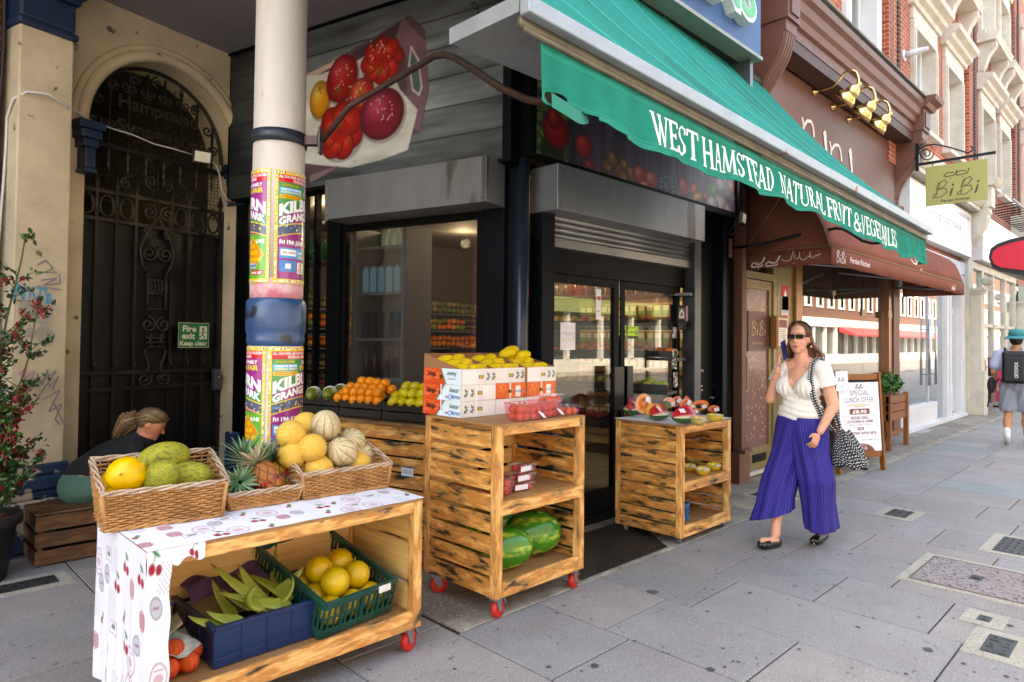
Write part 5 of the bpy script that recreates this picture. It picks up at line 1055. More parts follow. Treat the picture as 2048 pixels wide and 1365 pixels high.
# valance with hand-cut lettering (printed in the cloth)
VH=.225; L_=AX1-1.81; VW=1900; VHp=int(VW*VH/L_*1.15); c=Cv(VW,VHp,'#037a68')
c.a*=(1-.10*np.sin(c.X/VW*150)*np.sin(c.X/VW*47))[...,None]
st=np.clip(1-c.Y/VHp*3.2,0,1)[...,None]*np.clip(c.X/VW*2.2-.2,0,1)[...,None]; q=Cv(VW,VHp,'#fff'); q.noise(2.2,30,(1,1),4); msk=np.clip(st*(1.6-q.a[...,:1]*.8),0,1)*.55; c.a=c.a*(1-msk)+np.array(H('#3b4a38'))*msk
c.noise(.16,26,(1,.5),9)
for fy in (.10,.14,.86,.92,.965): c.line([(0,VHp*fy),(VW,VHp*fy)],.9,'#4fae9c',.5)
WH='#e9f1ec'
def serif(c,txt,x0,x1,yb0,h,widths):
    """thick-and-thin capitals with bracket serifs, drawn stroke by stroke"""
    TK,TN=.155,.075
    def arcs(cx,cy,rx,ry,a0,a1,n=14): return [(cx+rx*math.cos(math.radians(a0+(a1-a0)*i/n)),cy+ry*math.sin(math.radians(a0+(a1-a0)*i/n))) for i in range(n+1)]
    LT_={
    'W':(1.12,[([(.08,1),(.32,0)],TK),([(.32,0),(.56,.92)],TN),([(.50,1),(.76,0)],TK),([(.76,0),(1.02,1)],TN)],[(.08,1),(.52,1),(1.02,1)]),
    'E':(.68,[([(.15,0),(.15,1)],TK),([(.15,.97),(.6,.97)],TN),([(.15,.5),(.48,.5)],TN),([(.15,.03),(.62,.03)],TN),([(.60,.97),(.60,.8)],TN),([(.48,.6),(.48,.4)],TN),([(.63,.03),(.65,.24)],TN)],[(.13,1),(.13,0)]),
    'S':(.6,[(arcs(.31,.74,.20,.23,40,180),TN),(arcs(.31,.74,.20,.23,180,225),TK),([(.17,.58),(.44,.40)],TK),(arcs(.30,.26,.20,.23,40,-40),TK),(arcs(.30,.26,.20,.23,-40,-160),TN),([(.49,.97),(.49,.74)],TN),([(.10,.03),(.10,.27)],TN)],[]),
    'T':(.72,[([(.36,0),(.36,1)],TK),([(.04,.97),(.68,.97)],TN),([(.05,.97),(.03,.76)],TN),([(.67,.97),(.69,.76)],TN)],[(.36,0)]),
    'H':(.85,[([(.17,0),(.17,1)],TK),([(.68,0),(.68,1)],TK),([(.17,.51),(.68,.51)],TN)],[(.17,1),(.17,0),(.68,1),(.68,0)]),
    'A':(.82,[([(.10,0),(.38,1)],TN),([(.38,1),(.66,0)],TK),([(.20,.34),(.56,.34)],TN)],[(.10,0),(.68,0)]),
    'M':(1.02,[([(.14,0),(.17,1)],TN),([(.17,1),(.49,.06)],TK),([(.49,.06),(.80,1)],TN),([(.80,1),(.84,0)],TK)],[(.13,0),(.85,0),(.12,1),(.86,1)]),
    'D':(.8,[([(.17,0),(.17,1)],TK),([(.17,.97),(.38,.97)],TN),(arcs(.38,.5,.30,.47,90,50),TN),(arcs(.36,.5,.31,.45,55,-55),TK),(arcs(.38,.5,.30,.47,-50,-90),TN),([(.17,.03),(.38,.03)],TN)],[(.14,1),(.14,0)]),
    'N':(.86,[([(.15,0),(.15,1)],TN),([(.15,1),(.70,0)],TK),([(.70,0),(.70,1)],TN)],[(.14,0),(.10,1),(.70,1)]),
    'U':(.82,[([(.18,1),(.18,.30)],TK),(arcs(.42,.28,.24,.26,180,360),TN),([(.67,.28),(.67,1)],TN)],[(.18,1),(.67,1)]),
    'R':(.78,[([(.17,0),(.17,1)],TK),([(.17,.97),(.36,.97)],TN),(arcs(.36,.75,.22,.22,90,-90),TK*.85),([(.17,.52),(.38,.52)],TN),([(.36,.5),(.64,.02)],TK)],[(.15,1),(.17,0),(.67,0)]),
    'L':(.64,[([(.17,0),(.17,1)],TK),([(.17,.03),(.58,.03)],TN),([(.58,.03),(.61,.25)],TN)],[(.17,1),(.15,0)]),
    'F':(.62,[([(.17,0),(.17,1)],TK),([(.17,.97),(.58,.97)],TN),([(.17,.5),(.46,.5)],TN),([(.58,.97),(.58,.77)],TN),([(.46,.6),(.46,.4)],TN)],[(.15,1),(.17,0)]),
    'I':(.36,[([(.18,0),(.18,1)],TK)],[(.18,1),(.18,0)]),
    '&':(.86,[(arcs(.36,.77,.16,.19,-60,240),TN*1.2),([(.26,.62),(.70,.03)],TK),(arcs(.30,.25,.22,.22,110,300),TK*.8),([(.40,.06),(.68,.46)],TN)],[(.70,.48)]),
    'V':(.8,[([(.12,1),(.38,0)],TK),([(.38,0),(.66,1)],TN)],[(.12,1),(.66,1)]),
    'G':(.82,[(arcs(.42,.5,.28,.46,45,100),TN),(arcs(.42,.5,.28,.44,110,250),TK),(arcs(.42,.5,.28,.46,250,310),TN),([(.66,.42),(.66,.05)],TK*.9),([(.66,.92),(.67,.70)],TN)],[(.66,.44)]),
    'B':(.74,[([(.17,0),(.17,1)],TK),([(.17,.97),(.34,.97)],TN),(arcs(.34,.75,.20,.22,90,-90),TK*.8),([(.17,.52),(.38,.52)],TN),(arcs(.36,.27,.24,.24,90,-90),TK*.85),([(.17,.03),(.36,.03)],TN)],[(.14,1),(.14,0)]),
    ' ':(.42,[],[])}
    tot=sum(LT_[k][0] for k in txt); kx=(x1-x0)/tot; x=x0
    for ch in txt:
        wd,sts,ser=LT_[ch]
        for pts,tw in sts:
            for (a,b),(d,e) in zip(pts[:-1],pts[1:]):
                xa,xb=x+a*kx,x+d*kx
                hw=tw*kx/2 if abs(e-b)>.25*abs(d-a) else tw*h*.5*1.15; 
                y1_,y2_=yb_(b,yb0,h),yb_(e,yb0,h)
                if abs(y2_-y1_)>abs(xb-xa)*.6: c.poly([(xa-hw,y1_),(xa+hw,y1_),(xb+hw,y2_),(xb-hw,y2_)],WH)
                else: c.line([(xa,y1_),(xb,y2_)],max(2*hw,1.6),WH)
        for a,b in ser: yy=yb_(b,yb0,h); yy+= (h*.02 if b==1 else -h*.02); c.rect(x+(a-.13)*kx,yy-h*.025,x+(a+.13)*kx,yy+h*.025,WH)
        x+=wd*kx
def yb_(b,yb,h): return yb-b*h
def vx(px): 
    p=Yp(px,300,AY); return (p[0]-1.81)/L_*VW
serif(c,'WEST',vx(1308),vx(1405),VHp*.84,VHp*.60,None); serif(c,'HAMSTEAD',vx(1412),vx(1556),VHp*.84,VHp*.60,None); serif(c,'NATURAL',vx(1565),vx(1657),VHp*.84,VHp*.60,None)
serif(c,'FRUIT',vx(1659),vx(1711),VHp*.84,VHp*.60,None); serif(c,'&',vx(1714),vx(1727),VHp*.84,VHp*.58,None); serif(c,'VEGETABLES',vx(1730),vx(1799),VHp*.84,VHp*.60,None)
def vfn(U,V):
    x=1.81+L_*U; drop=VH+.014*np.sin(U*9+.5)*(U>.1)-.03*np.exp(-((U-.03)/.02)**2)
    fold=.012*np.sin(U*75)*V+.010*np.sin(U*31+1)*V+.006*np.sin(U*170)*V; z0=2.665-.028*(x-AX0)-.035
    drop=drop+.012*np.sin(U*60)
    return np.stack([x+.0*V,AY+.03+fold-.02*V,z0-drop*V],-1)
UU,VV=np.meshgrid(np.linspace(0,1,VW),np.linspace(0,1,VHp)); keep=~(((UU-.016)/.012)**2+((VV-.86)/.10)**2<1)&~((VV>.93)&(UU>.02)&(UU<.06))
o=c.sheet('valance',vfn,vmat('valance_cloth',.9,spec=.08,bmp=.1,bscale=200),t,keep=keep); so_=o.modifiers.new('s','SOLIDIFY'); so_.thickness=.002
g=MB(); pr=[(1.98+.0,AY+.03,AZ(2)-.31)]; P=[(1.86+.022*i,AY+.02-.02*math.sin(i*.4),AZ(2)-.235-.03*math.sin(PI*min(i/11,1))) for i in range(12)]
vs2=[]; 
for p in P: vs2+= [(p[0],p[1],p[2]+.028),(p[0],p[1]-.004,p[2]-.028)]
g.add(vs2,[(2*i,2*i+1,2*i+3,2*i+2) for i in range(11)]); g.build('torn_strip',mat('awning_green','#037a68',.8),t,True)
g=MB(); g.obox((AX1-.01,AY+.05,AZ(AX1)-.15),(1,0,0),(0,1,0),(0,0,1),.003,.03,.11); g.build('valance_end',mat('awning_green','#037a68'),t)
# arms and roller
g=MB(); 
for x in (2.3,6.6):
    g.bar((x,1.72,AZ(x)+.02),(x+.7,2.5,3.3),.04,.04); g.bar((x+.7,2.5,3.3),(x,3.4,4.1),.04,.04)
g.build('folding_arm',mat('arm_grey','#5c6266',.4,.5),t)
g=MB(); g.tube([(RX0,RYY+.02,zr(RX0)-.02),(RX1,RYY+.02,zr(RX1)-.02)],.06,12); g.build('roller',mat('roller_dark','#22302e',.5),t,True)
# chains
CHN=mat('chain','#2d2c2f',.5,.7)
def chain(name_label,a,b,sag=.03):
    a=np.array(a);b=np.array(b); n_=int(np.linalg.norm(b-a)/.034); g=MB()
    for i in range(n_):
        u=(i+.5)/n_; p=a+(b-a)*u-UZ*sag*math.sin(PI*u); d=unit(b-a); s_=unit(np.cross(d,UZ)) if i%2 else unit(np.cross(np.cross(d,UZ),d))
        g.tube([p+d*.02*math.cos(q)+s_*.011*math.sin(q) for q in np.linspace(0,2*PI,11)[:-1]],.0035,5,closed=True)
    tag(g.build('chain',CHN,None,True),name_label,'chain')
chain('dark chain hanging down to the left end of the awning tray',Yp(945,0,2.4),Yp(976,35,2.35)); chain('dark chain behind the awning in front of the lettuce print',Yp(1032,95,2.3),Yp(1105,170,2.7))
# ================================================================ blue sign box over the awning
t=thing('blue_sign_box','blue sign box with raised green and white letters above the awning','sign',(4,2.98,4.7))
BLU=mat('sign_blue','#3c5f8c',.5,0,c2='#2f4f7c',spec=.2,scale=1,stretch=(3,1,.4)); 
zb_=4.38; xe=7.45*2.95/3.45; e=Yp(1521,122,2.95); xe=e[0]; zb_=Yp(1519,120,2.95)[2]
g=MB(); g.box(.9,xe,2.95,3.45,zb_+.03,zb_+1.6); g.build('sign_box',BLU,t); g=MB(); g.box(.9,xe+.01,2.93,3.2,zb_-.005,zb_+.028); g.build('drip_trim',mat('sign_trim','#8d8f86',.5,.4),t); g=MB(); g.box(xe-.12,xe-.06,3.0,3.45,zb_-.45,zb_-.006); g.build('bracket',mat('arm_grey','#5c6266'),t)
g=MB(); g.box(.9,xe-.02,3.12,3.44,zb_-.008,zb_); g.build('underside',mat('under_black','#0c1110',.9),t)
bl=Yp(1500,50,2.93)
letters('GREENS',(bl[0]-2.35,2.95,bl[2]-.02),(1,0,0),UZ,.46,mat('letter_side','#c9d3cf',.5),'letter_body',t,2.33,.055,.10,.0)
letters('GREENS',(bl[0]-2.32,2.849,bl[2]+.00),(1,0,0),UZ,.42,mat('letter_green','#17a558',.35),'letter_face',t,2.27,.02,.003)
# ================================================================ brown restaurant awning
t=thing('brown_awning','brown canvas awning with white Persian lettering over the restaurant window','awning',(9.9,2.5,2.4))
BRC=mat('brown_canvas','#855042',.9,spec=.1,c2='#724337',scale=1.2,var=.8,bmp=.15,bscale=150); WHL=mat('awning_lettering','#e8dad6',.6)
X0,X1,YF,YB=6.98,12.75,2.5,3.38; zv0,zv1,zt_=2.32,2.50,3.42
def curve(m_=8):   # section from valance top back to the wall
    return [(YF+(YB-YF)*math.sin(a*PI/2/m_)**1.0*1.0 if False else YF+(YB-YF)*(1-math.cos(a*PI/2/m_)), zv1+(zt_-zv1)*math.sin(a*PI/2/m_)**.85) for a in range(m_+1)]
cs=[(2.5,2.5),(2.53,2.60),(2.57,2.72),(2.62,2.83),(2.70,2.91),(2.9,3.03),(3.14,3.17),(3.38,3.30)]; n_=60; vs=[]
for j,(y,z) in enumerate(cs):
    for i in range(n_+1):
        u=i/n_; dip=.010*math.sin(u*PI*8)*(j>0); vs.append((X0+(X1-X0)*u,y+dip,z-.006*abs(math.sin(u*PI*4))))
fs_=[(j*(n_+1)+i,j*(n_+1)+i+1,(j+1)*(n_+1)+i+1,(j+1)*(n_+1)+i) for j in range(len(cs)-1) for i in range(n_)]
g=MB(); g.add(vs,fs_)
for x,s_ in ((X0,1),(X1,-1)):
    pts=[(x,y,z) for y,z in cs]+[(x,YB,zv1)]; g.add(pts,[tuple(range(len(pts)))[::s_]])
o=g.build('canopy',BRC,t,True); q=o.modifiers.new('s','SOLIDIFY'); q.thickness=.004; q.offset=-1
g=MB(); 
vs=[]; n_=80
for j,z in enumerate((zv1,(zv0+zv1)/2,zv0)):
    for i in range(n_+1): u=i/n_; vs.append((X0+(X1-X0)*u,YF-.004+.006*math.sin(u*50)*j/2,z-.006*abs(math.sin(u*30))*(j==2)))
g.add(vs,[(j*(n_+1)+i,j*(n_+1)+i+1,(j+1)*(n_+1)+i+1,(j+1)*(n_+1)+i) for j in range(2) for i in range(n_)])
for x in (X0,X1):
    vs=[]
    for j,z in enumerate((zv1,zv0)):
        for i in range(11): vs.append((x+.004*math.sin(i*1.1)*j,YF+(YB-YF)*i/10,z))
    g.add(vs,[(i,i+1,11+i+1,11+i) for i in range(10)])
o=g.build('valance',BRC,t,True); q=o.modifiers.new('s','SOLIDIFY'); q.thickness=.003
PIPE=mat('gold_piping','#8a7040',.6); g=MB(); g.tube([(X0,YB,zv1),(X0,YF-.006,zv1),(X1,YF-.006,zv1),(X1,YB,zv1)],.007,5); g.tube([(X0-.004,y,z) for y,z in cs],.006,5)
g.tube([(X0-.006,YB,zv1+.05),(X0-.006,YF+.35,3.25)],.006,5); g.build('piping',PIPE,t,True)
# Persian word and Latin lettering on the side and front valance
def pers(parent,o,ex,ez,h,kind=0,nm='lettering'):
    o=np.array(o,float); ex=unit(ex); ez=unit(ez); nn=np.cross(ex,ez); g=MB(); w_=h*.11
    def st(pts,w_=w_):
        for a,b in zip(pts[:-1],pts[1:]): g.bar(o+ex*a[0]*h+ez*a[1]*h,o+ex*b[0]*h+ez*b[1]*h,w_,.004,nn)
    def ar(cx,cy,rx,ry,a0,a1,n=7): return [(cx+rx*math.cos(math.radians(a0+(a1-a0)*i/n)),cy+ry*math.sin(math.radians(a0+(a1-a0)*i/n))) for i in range(n+1)]
    if kind==0:      # the large looping word
        for dx in (0,1.25):
            st([(dx+.05,.25),(dx+.0,.1),(dx+.12,.0),(dx+.9,.05)]+[(dx+1.0,.15)]); st(ar(dx+.62,.42,.34,.20,180,330)+[(dx+1.1,.6),(dx+1.15,.8)]); st([(dx+.05,.25),(dx+.25,.36),(dx+.6,.26)]); g.ell(o+ex*(dx+.62)*h-ez*.15*h,h*.06,h*.02,h*.06,8,6)
    else:            # the thin calligraphic line
        w2=h*.06
        st(ar(.55,.35,.5,.3,190,330),w2); st([(.95,.2),(1.15,.75),(1.22,1.0)],w2); st([(1.3,.25),(1.33,.7)],w2); st([(1.4,.25),(1.6,.2),(1.75,.35)],w2); st([(1.8,.3),(1.83,.85)],w2); st(ar(2.2,.35,.34,.3,190,350),w2); st([(2.6,.4),(2.8,.25),(2.85,.8)],w2); st(ar(3.1,.4,.22,.2,170,360),w2); st([(3.35,.45),(3.5,.3),(3.6,.5),(3.75,.4),(3.85,.6)],w2)
        for a,b in ((.7,1.05),(1.2,-.2),(1.35,-.2),(2.2,.75),(3.5,.85),(3.62,.85),(1.1,1.2)): g.ell(o+ex*a*h+ez*b*h,h*.05,h*.02,h*.05,8,6)
    return g.build(nm,WHL,parent)
Ym=(0,-1,0); 
pers(t,(X0-.008,3.32,2.335),Ym,UZ,.13,0); pers(t,(X0-.008,2.99,2.37),Ym,UZ,.105,1)
bibi(0,(7.12,YF-.014,2.345),(1,0,0),UZ,.12,WHL,t); letters('Persian Kitchen',(7.52,YF-.012,2.375),(1,0,0),UZ,.06,WHL,'lettering',t,.62,.01,.003)
bibi(0,(8.80,YF+.03,2.55),(1,0,0),(0,.33,.94),.36,WHL,t); pers(t,(10.0,YF+.03,2.58),(1,0,0),(0,.33,.94),.26,1); pers(t,(11.9,YF-.014,2.36),(1,0,0),UZ,.09,0)
ARM=mat('awning_arm','#0f0f11',.3,.4); 
g=MB(); pts=[Yp(1462,497,3.40)]; 
for px,py,Y in ((1530,488,3.1),(1600,470,2.8),(1650,461,2.6),(1672,457,2.48),(1685,458,2.44),(1700,466,2.40),(1725,482,2.30),(1745,487,2.22),(1770,485,2.10)): pts.append(Yp(px,py,Y))
g.tube(pts,.016,8); o=tag(g.build('awning_arm',ARM,None,True),'bent black iron arm crossing in front of the brown awning','awning arm')
g=MB(); p=Yp(1460,497,3.397); g.box(p[0]-.03,p[0]+.03,3.385,3.399,p[2]-.1,p[2]+.1); tag(g.build('arm_plate',BROWN),'small brown wall plate holding the black awning arm','plate')
g=MB()
for a,b in (((7.3,3.4,2.45),(8.6,2.55,2.40)),((12.4,3.4,2.45),(11.4,2.55,2.40)),((12.4,3.4,2.45),(12.6,2.55,2.40)),((9.8,3.4,2.5),(10.8,2.55,2.4))): g.tube([a,b],.014,6)
g.build('support_arm',mat('arm_grey2','#8d9196',.3,.7),t,True)
# ================================================================ hanging sign
t=thing('hanging_sign','olive green hanging sign with a dark handwritten name on a black scrolled bracket','sign',Yp(1837,310,3.3))
p0=Yp(1835,324,3.05); hx=p0[0]; zb_=p0[2]; 
YE=None
# bracket runs out over the pavement at x = hx
def Xp(px,py,X): d=ray(px,py); return CAMP+d*(X/d[0])
e1=Xp(1992,305,hx); a1=Xp(1837,330,hx); 
IR=mat('iron_black','#141416',.4,.4)
g=MB(); g.bar(a1,e1,.03,.04); g.box(hx-.02,hx+.02,a1[1]-.01,a1[1]+.04,a1[2]-.1,a1[2]+.35)
def arcY(pts,w_): g.tube([Xp(a,b,hx) for a,b in pts],w_,6)
arcY([(1838,300),(1850,292),(1870,289),(1895,294),(1915,300),(1935,306),(1944,303),(1946,296),(1941,293)],.012)
arcY([(1845,315),(1838,305),(1840,292),(1850,287)],.012); sp=[(1853+ (16-i*.55)*math.cos(i*.42)*.9,308+(14-i*.5)*math.sin(i*.42)) for i in range(26)]; arcY(sp,.010)
g.build('bracket',IR,t)
c0=Xp(1851,336,hx); c1=Xp(1975,318,hx); c2_=Xp(1973,400,hx); 
def p_hs(c):
    W,Hh=c.w,c.h; c.rect(0,0,W,Hh,'#9a9b5c'); c.rect(0,0,W,Hh,'#9c9d5e'); d='#3b2a26'
    def stk(pts,w_): c.line([(W*a,Hh*b) for a,b in pts],w_,d)
    for dx in (0,.19): stk([(.33+dx,.24),(.31+dx,.28),(.34+dx,.31),(.46+dx,.30),(.50+dx,.27),(.52+dx,.18)],3.2); stk([(.33+dx,.24),(.38+dx,.21),(.47+dx,.23)],3); c.ell(W*(.42+dx),Hh*.36,2,2,d)
    for dx in (0,.40):
        stk([(.25+dx,.42),(.22+dx,.55),(.17+dx,.78)],2.6); stk([(.18+dx,.62),(.22+dx,.45),(.32+dx,.38),(.36+dx,.45),(.30+dx,.56),(.22+dx,.60)],2.6); stk([(.22+dx,.60),(.34+dx,.60),(.36+dx,.70),(.26+dx,.80),(.13+dx,.80),(.13+dx,.74),(.20+dx,.70)],2.6)
        stk([(.445+dx,.62),(.43+dx,.70),(.41+dx,.79)],5); c.ell(W*(.455+dx),Hh*.53,3,4,d)
    c.text('Persian Kitchen',W*.26,Hh*.94,Hh*.07,d,W*.46,.03)
c=Cv(170,130,'#9a9b5c'); p_hs(c)
tl=c0; ex=c1-c0; ey=np.array((0,0,c2_[2]-c1[2])); ex[2]=0
g=MB(); m0=tl+ex/2+ey/2; g.obox(m0+(.012,0,0),ex,(1,0,0),UZ,np.linalg.norm(ex)/2,.010,abs(ey[2])/2); bd=g.build('board',mat('olive_board','#8d8f52',.5),t)
c.sheet('board_face',flat(tl-(.001,0,0),ex,ey),vmat('print_panel'),t)
g=MB()
for q in (.12,.85): p=tl+ex*q; g.tube([p,p+(0,0,.09)],.006,5)
g.build('hook',IR,t)
# ================================================================ things on the pavement further along
WD=mat('board_wood','#9a5a22',.5,c2='#74400f',scale=5,var=.8,stretch=(1,1,.3))
t=thing('a_board','wooden A-board showing a white lunch offer poster outside the restaurant','pavement sign',(8.6,2.5,0))
fb=[Zp(1697,905),Zp(1767,940),Zp(1803,925)]
A1=np.array((7.72,2.50)); 
fl_=Zp(1767,940)[:2]; ft=fl_+np.array((.22,.03)); 
# front board: bottom right at fl_, bottom left hidden behind the woman
q_r=Zp(1770,940); dirw=unit(np.array((-.93,.36,0))); Wb=.80; Hb=1.16; lean=np.array((.30,.20,0))*.55
def A(u,v,o=0): base=np.array((q_r[0],q_r[1],0))+dirw*u; n_=unit(np.cross(dirw,UZ)); return base+np.array((lean[0]*v,lean[1]*v,Hb*v)) - (n_ if n_@(-q_r)>0 else -n_)*(-o)
g=MB(); fr_=lambda a,b,w_,h_: g.bar(A(*a),A(*b),w_,h_,unit(np.cross(dirw,UZ)))
g.bar(A(.03,0),A(.03,1),.06,.03,dirw); g.bar(A(Wb-.03,0),A(Wb-.03,1),.06,.03,dirw); g.bar(A(.06,.96),A(Wb-.06,.96),.03,.07); g.bar(A(.06,.17),A(Wb-.06,.17),.03,.07); g.build('front_frame',WD,t,bev=.003)
back=unit(np.array((lean[0],lean[1],0)))
g=MB()
for u in (.03,Wb-.03): b0=A(u,0)+back*.62; b0[2]=0; g.bar(b0,A(u,1)+back*.03,.05,.028,dirw)
b0=A(.05,0)+back*.5; b0[2]=.2; b1=A(Wb-.05,0)+back*.5; b1[2]=.2; g.bar(b0,b1,.03,.06); g.build('rear_frame',WD,t,bev=.003)
g=MB(); a_=A(.05,.15)+back*.47; b_=A(Wb-.05,.15)+back*.47; c_=A(Wb-.05,.93)+back*.06; d_=A(.05,.93)+back*.06; g.add([a_,b_,c_,d_],[(0,1,2,3)]); g.build('rear_panel',mat('slate','#3d4a52',.7),t)
def p_ab(c):
    W,Hh=c.w,c.h; d='#3a2d2b'; br='#6b332c'; c.rect(0,0,W,Hh,'#dfe2ea')
    c.rect(0,0,W,2,'#222222'); 
    def B(x): 
        for dx in (0,.10): c.line([(W*(x+.03+dx),Hh*.045),(W*(x+dx),Hh*.10)],1.6,d); c.line([(W*(x+.01+dx),Hh*.05),(W*(x+.06+dx),Hh*.045),(W*(x+.03+dx),Hh*.072),(W*(x+.06+dx),Hh*.09),(W*(x-.01+dx),Hh*.10)],1.4,d); c.line([(W*(x+.085+dx),Hh*.075),(W*(x+.075+dx),Hh*.10)],1.8,d)
    B(.42); c.text('SPECIAL',W*.28,Hh*.20,Hh*.075,d,W*.46,-.0,space=1.1); c.text('LUNCH OFFER',W*.14,Hh*.30,Hh*.075,d,W*.72,-.0,space=1.1)
    c.rect(W*.22,Hh*.325,W*.78,Hh*.345,'#c9bf9a'); c.rect(W*.36,Hh*.35,W*.64,Hh*.37,'#c9bf9a')
    c.rect(W*.25,Hh*.39,W*.74,Hh*.47,br); c.text('£8.95',W*.32,Hh*.455,Hh*.045,'#f3eee8',W*.35,.03)
    c.text('MIXED GRILL',W*.28,Hh*.535,Hh*.032,br,W*.44,.03); c.text('(CHICKEN & LAMB)',W*.18,Hh*.585,Hh*.032,br,W*.64,.03); c.text('WITH CHIPS OR RICE',W*.22,Hh*.63,Hh*.024,'#7a6a68',W*.56,.0)
    for y in (.495,.65): c.rect(W*.06,Hh*y,W*.94,Hh*y+.8,'#a9a9b4')
    c.rect(W*.43,Hh*.655,W*.57,Hh*.695,br); c.text('OR',W*.455,Hh*.686,Hh*.025,'#f3eee8',W*.09,.03); c.text('VEG STEW WITH RICE',W*.12,Hh*.755,Hh*.034,br,W*.76,.04)
    c.rect(W*.06,Hh*.78,W*.94,Hh*.78+.8,'#a9a9b4'); c.text('020 7435 3181  |  bibikitchen.co.uk',W*.05,Hh*.84,Hh*.022,'#5a4a48',W*.9,.0)
    c.ell(W*.5,Hh*1.04,W*.34,Hh*.16,br)
    for i in range(3): c.ell(W*(.40+.1*i),Hh*.945,W*.03,W*.03,'#e8dcd8',ring=1.2)
    c.text('Follow us on',W*.38,Hh*.905,Hh*.016,'#e8dcd8',W*.24,0)
c=Cv(110,160,'#dfe2ea'); p_ab(c)
tl=A(Wb-.06,.91); tr=A(.06,.91); bl_=A(Wb-.06,.20)
nn=unit(np.cross(tr-tl,bl_-tl)); nn=nn if nn@(CAMP-tl)>0 else -nn
c.sheet('offer_poster',flat(tl+nn*.02,tr-tl,bl_-tl),vmat('print_paper'),t)
def p_fl(c):
    W,Hh=c.w,c.h; c.rect(0,0,W,Hh,'#e9e9ee')
    for dx in (0,.3): c.line([(W*(.25+dx),Hh*.32),(W*(.2+dx),Hh*.5)],1.2,'#333333'); c.line([(W*(.22+dx),Hh*.34),(W*(.36+dx),Hh*.34),(W*(.28+dx),Hh*.42),(W*(.34+dx),Hh*.48),(W*(.2+dx),Hh*.5)],1.1,'#333333'); c.line([(W*(.42+dx),Hh*.42),(W*(.4+dx),Hh*.5)],1.2,'#333333')
    c.ell(W*.5,Hh*.75,1.6,1.6,'#7a3a30')
c=Cv(34,40,'#fff'); p_fl(c); q=A(Wb+.0,1.02)+nn*.04; c.sheet('leaflet_holder',flat(q,unit(tr-tl)*.20,unit(bl_-tl)*.24),vmat('print_paper'),t)
# planter box with green plant behind the A-board
PW=mat('planter_wood','#8c5428',.6,c2='#6a3d1b',scale=6,var=.8)
t=thing('planter_box','tall wooden planter with a green herb plant behind the A-board','planter',(10.9,2.75,0))
p=Zp(1815,890); x1,y1=p[0],p[1]; g=MB(); L=.9
for k in range(3): g.box(x1-L,x1,y1,y1+.30,.42+k*.12,.42+k*.12+.11)
g.build('box',PW,t,bev=.004)
g=MB()
for a,b in ((x1-.07,y1-.02),(x1-.07,y1+.26),(x1-L,y1-.02),(x1-L,y1+.26)): g.box(a,a+.07,b,b+.06,0,.80)
g.box(x1-L,x1,y1+.02,y1+.05,.2,.26); g.build('leg',PW,t)
def leaves(g,c,r,n,size,cols,rr,flat_=.7,fn=None):
    for i in range(n):
        while True:
            d=np.array([rr.gauss(0,1) for _ in range(3)]); 
            if np.linalg.norm(d)>.1: break
        d=unit(d)*np.array(r)*rr.random()**.45; p=np.array(c)+d
        if fn is not None: p=fn(p,rr)
        a=unit([rr.gauss(0,1),rr.gauss(0,1),rr.gauss(.3,.7)]); b=unit(np.cross(a,[rr.gauss(0,1) for _ in range(3)])); s_=size*rr.uniform(.6,1.25); cc=np.array(rr.choice(cols))*rr.uniform(.7,1.25)
        nrm=np.cross(a,b); g.add([p-a*s_,p+b*s_*.38+nrm*s_*.12,p+a*s_,p-b*s_*.38+nrm*s_*.12],[(0,1,2),(0,2,3)],None,tuple(cc))
LEAF=vmat('leaf',.45,spec=.5)
g=MB(); rr=random.Random(3); leaves(g,(x1-.35,y1+.15,.93),(.32,.17,.16),420,.045,[H('#2f6b24'),H('#4b8a35'),H('#1f4d1a')],rr); g.build('foliage',LEAF,t)
t=thing('menu_stand','dark teal upright menu stand inside the opticians glass beside the post','stand',(12.95,3.7,0)); p=Yp(1800,760,3.62)
g=MB(); g.box(p[0],p[0]+.35,3.62,3.68,.0,1.25); g.build('panel',mat('teal_dark','#1f4f63',.5),t,bev=.01); g=MB(); g.box(p[0]+.05,p[0]+.2,3.61,3.66,1.253,1.36); g.build('header',mat('orange_tab','#c06a2a',.5),t)
# small pavement sign and pushchair frame beyond the man
p=Zp(2012,815); t=thing('pink_board','bright pink pavement board on a black frame beside the man with the backpack','pavement sign',p)
g=MB(); g.bar((p[0],p[1],.12),(p[0]-.1,p[1]-.05,1.15),.55,.02,(1,0,0)); g.build('panel',mat('pink','#d8285a',.5),t)
g=MB(); g.tube([(p[0]-.02,p[1]+.3,.02),(p[0]-.15,p[1]+.28,1.2),(p[0]-.15,p[1]-.3,1.2),(p[0]-.02,p[1]-.3,.02)],.02,6); g.tube([(p[0]+.4,p[1]+.3,.03),(p[0]-.3,p[1]+.3,.03),(p[0]-.3,p[1]-.3,.03),(p[0]+.4,p[1]-.3,.03),(p[0]+.4,p[1]+.3,.03)],.03,6); g.build('frame',IR,t,True)
# chalky white patches painted on the concrete
for px,py,wd,hg,lab in ((1835,862,.8,.42,'faded white painted marking on the dark concrete by the planter'),(1850,842,1.6,.35,'farther faded white painted marking near the opticians step')):
    p=Zp(px,py); g=MB(); rr=random.Random(px)
    for i in range(9): x=p[0]-wd/2+i*wd/9; g.box(x,x+wd/9*.6,p[1]-hg/2+rr.uniform(0,.08),p[1]+hg/2-rr.uniform(0,.08),.003,.0045)
    tag(g.build('painted_marking',mat('chalk','#c9cdd2',.9,c2='#8a8986',scale=12,var=1.)),lab,'marking')
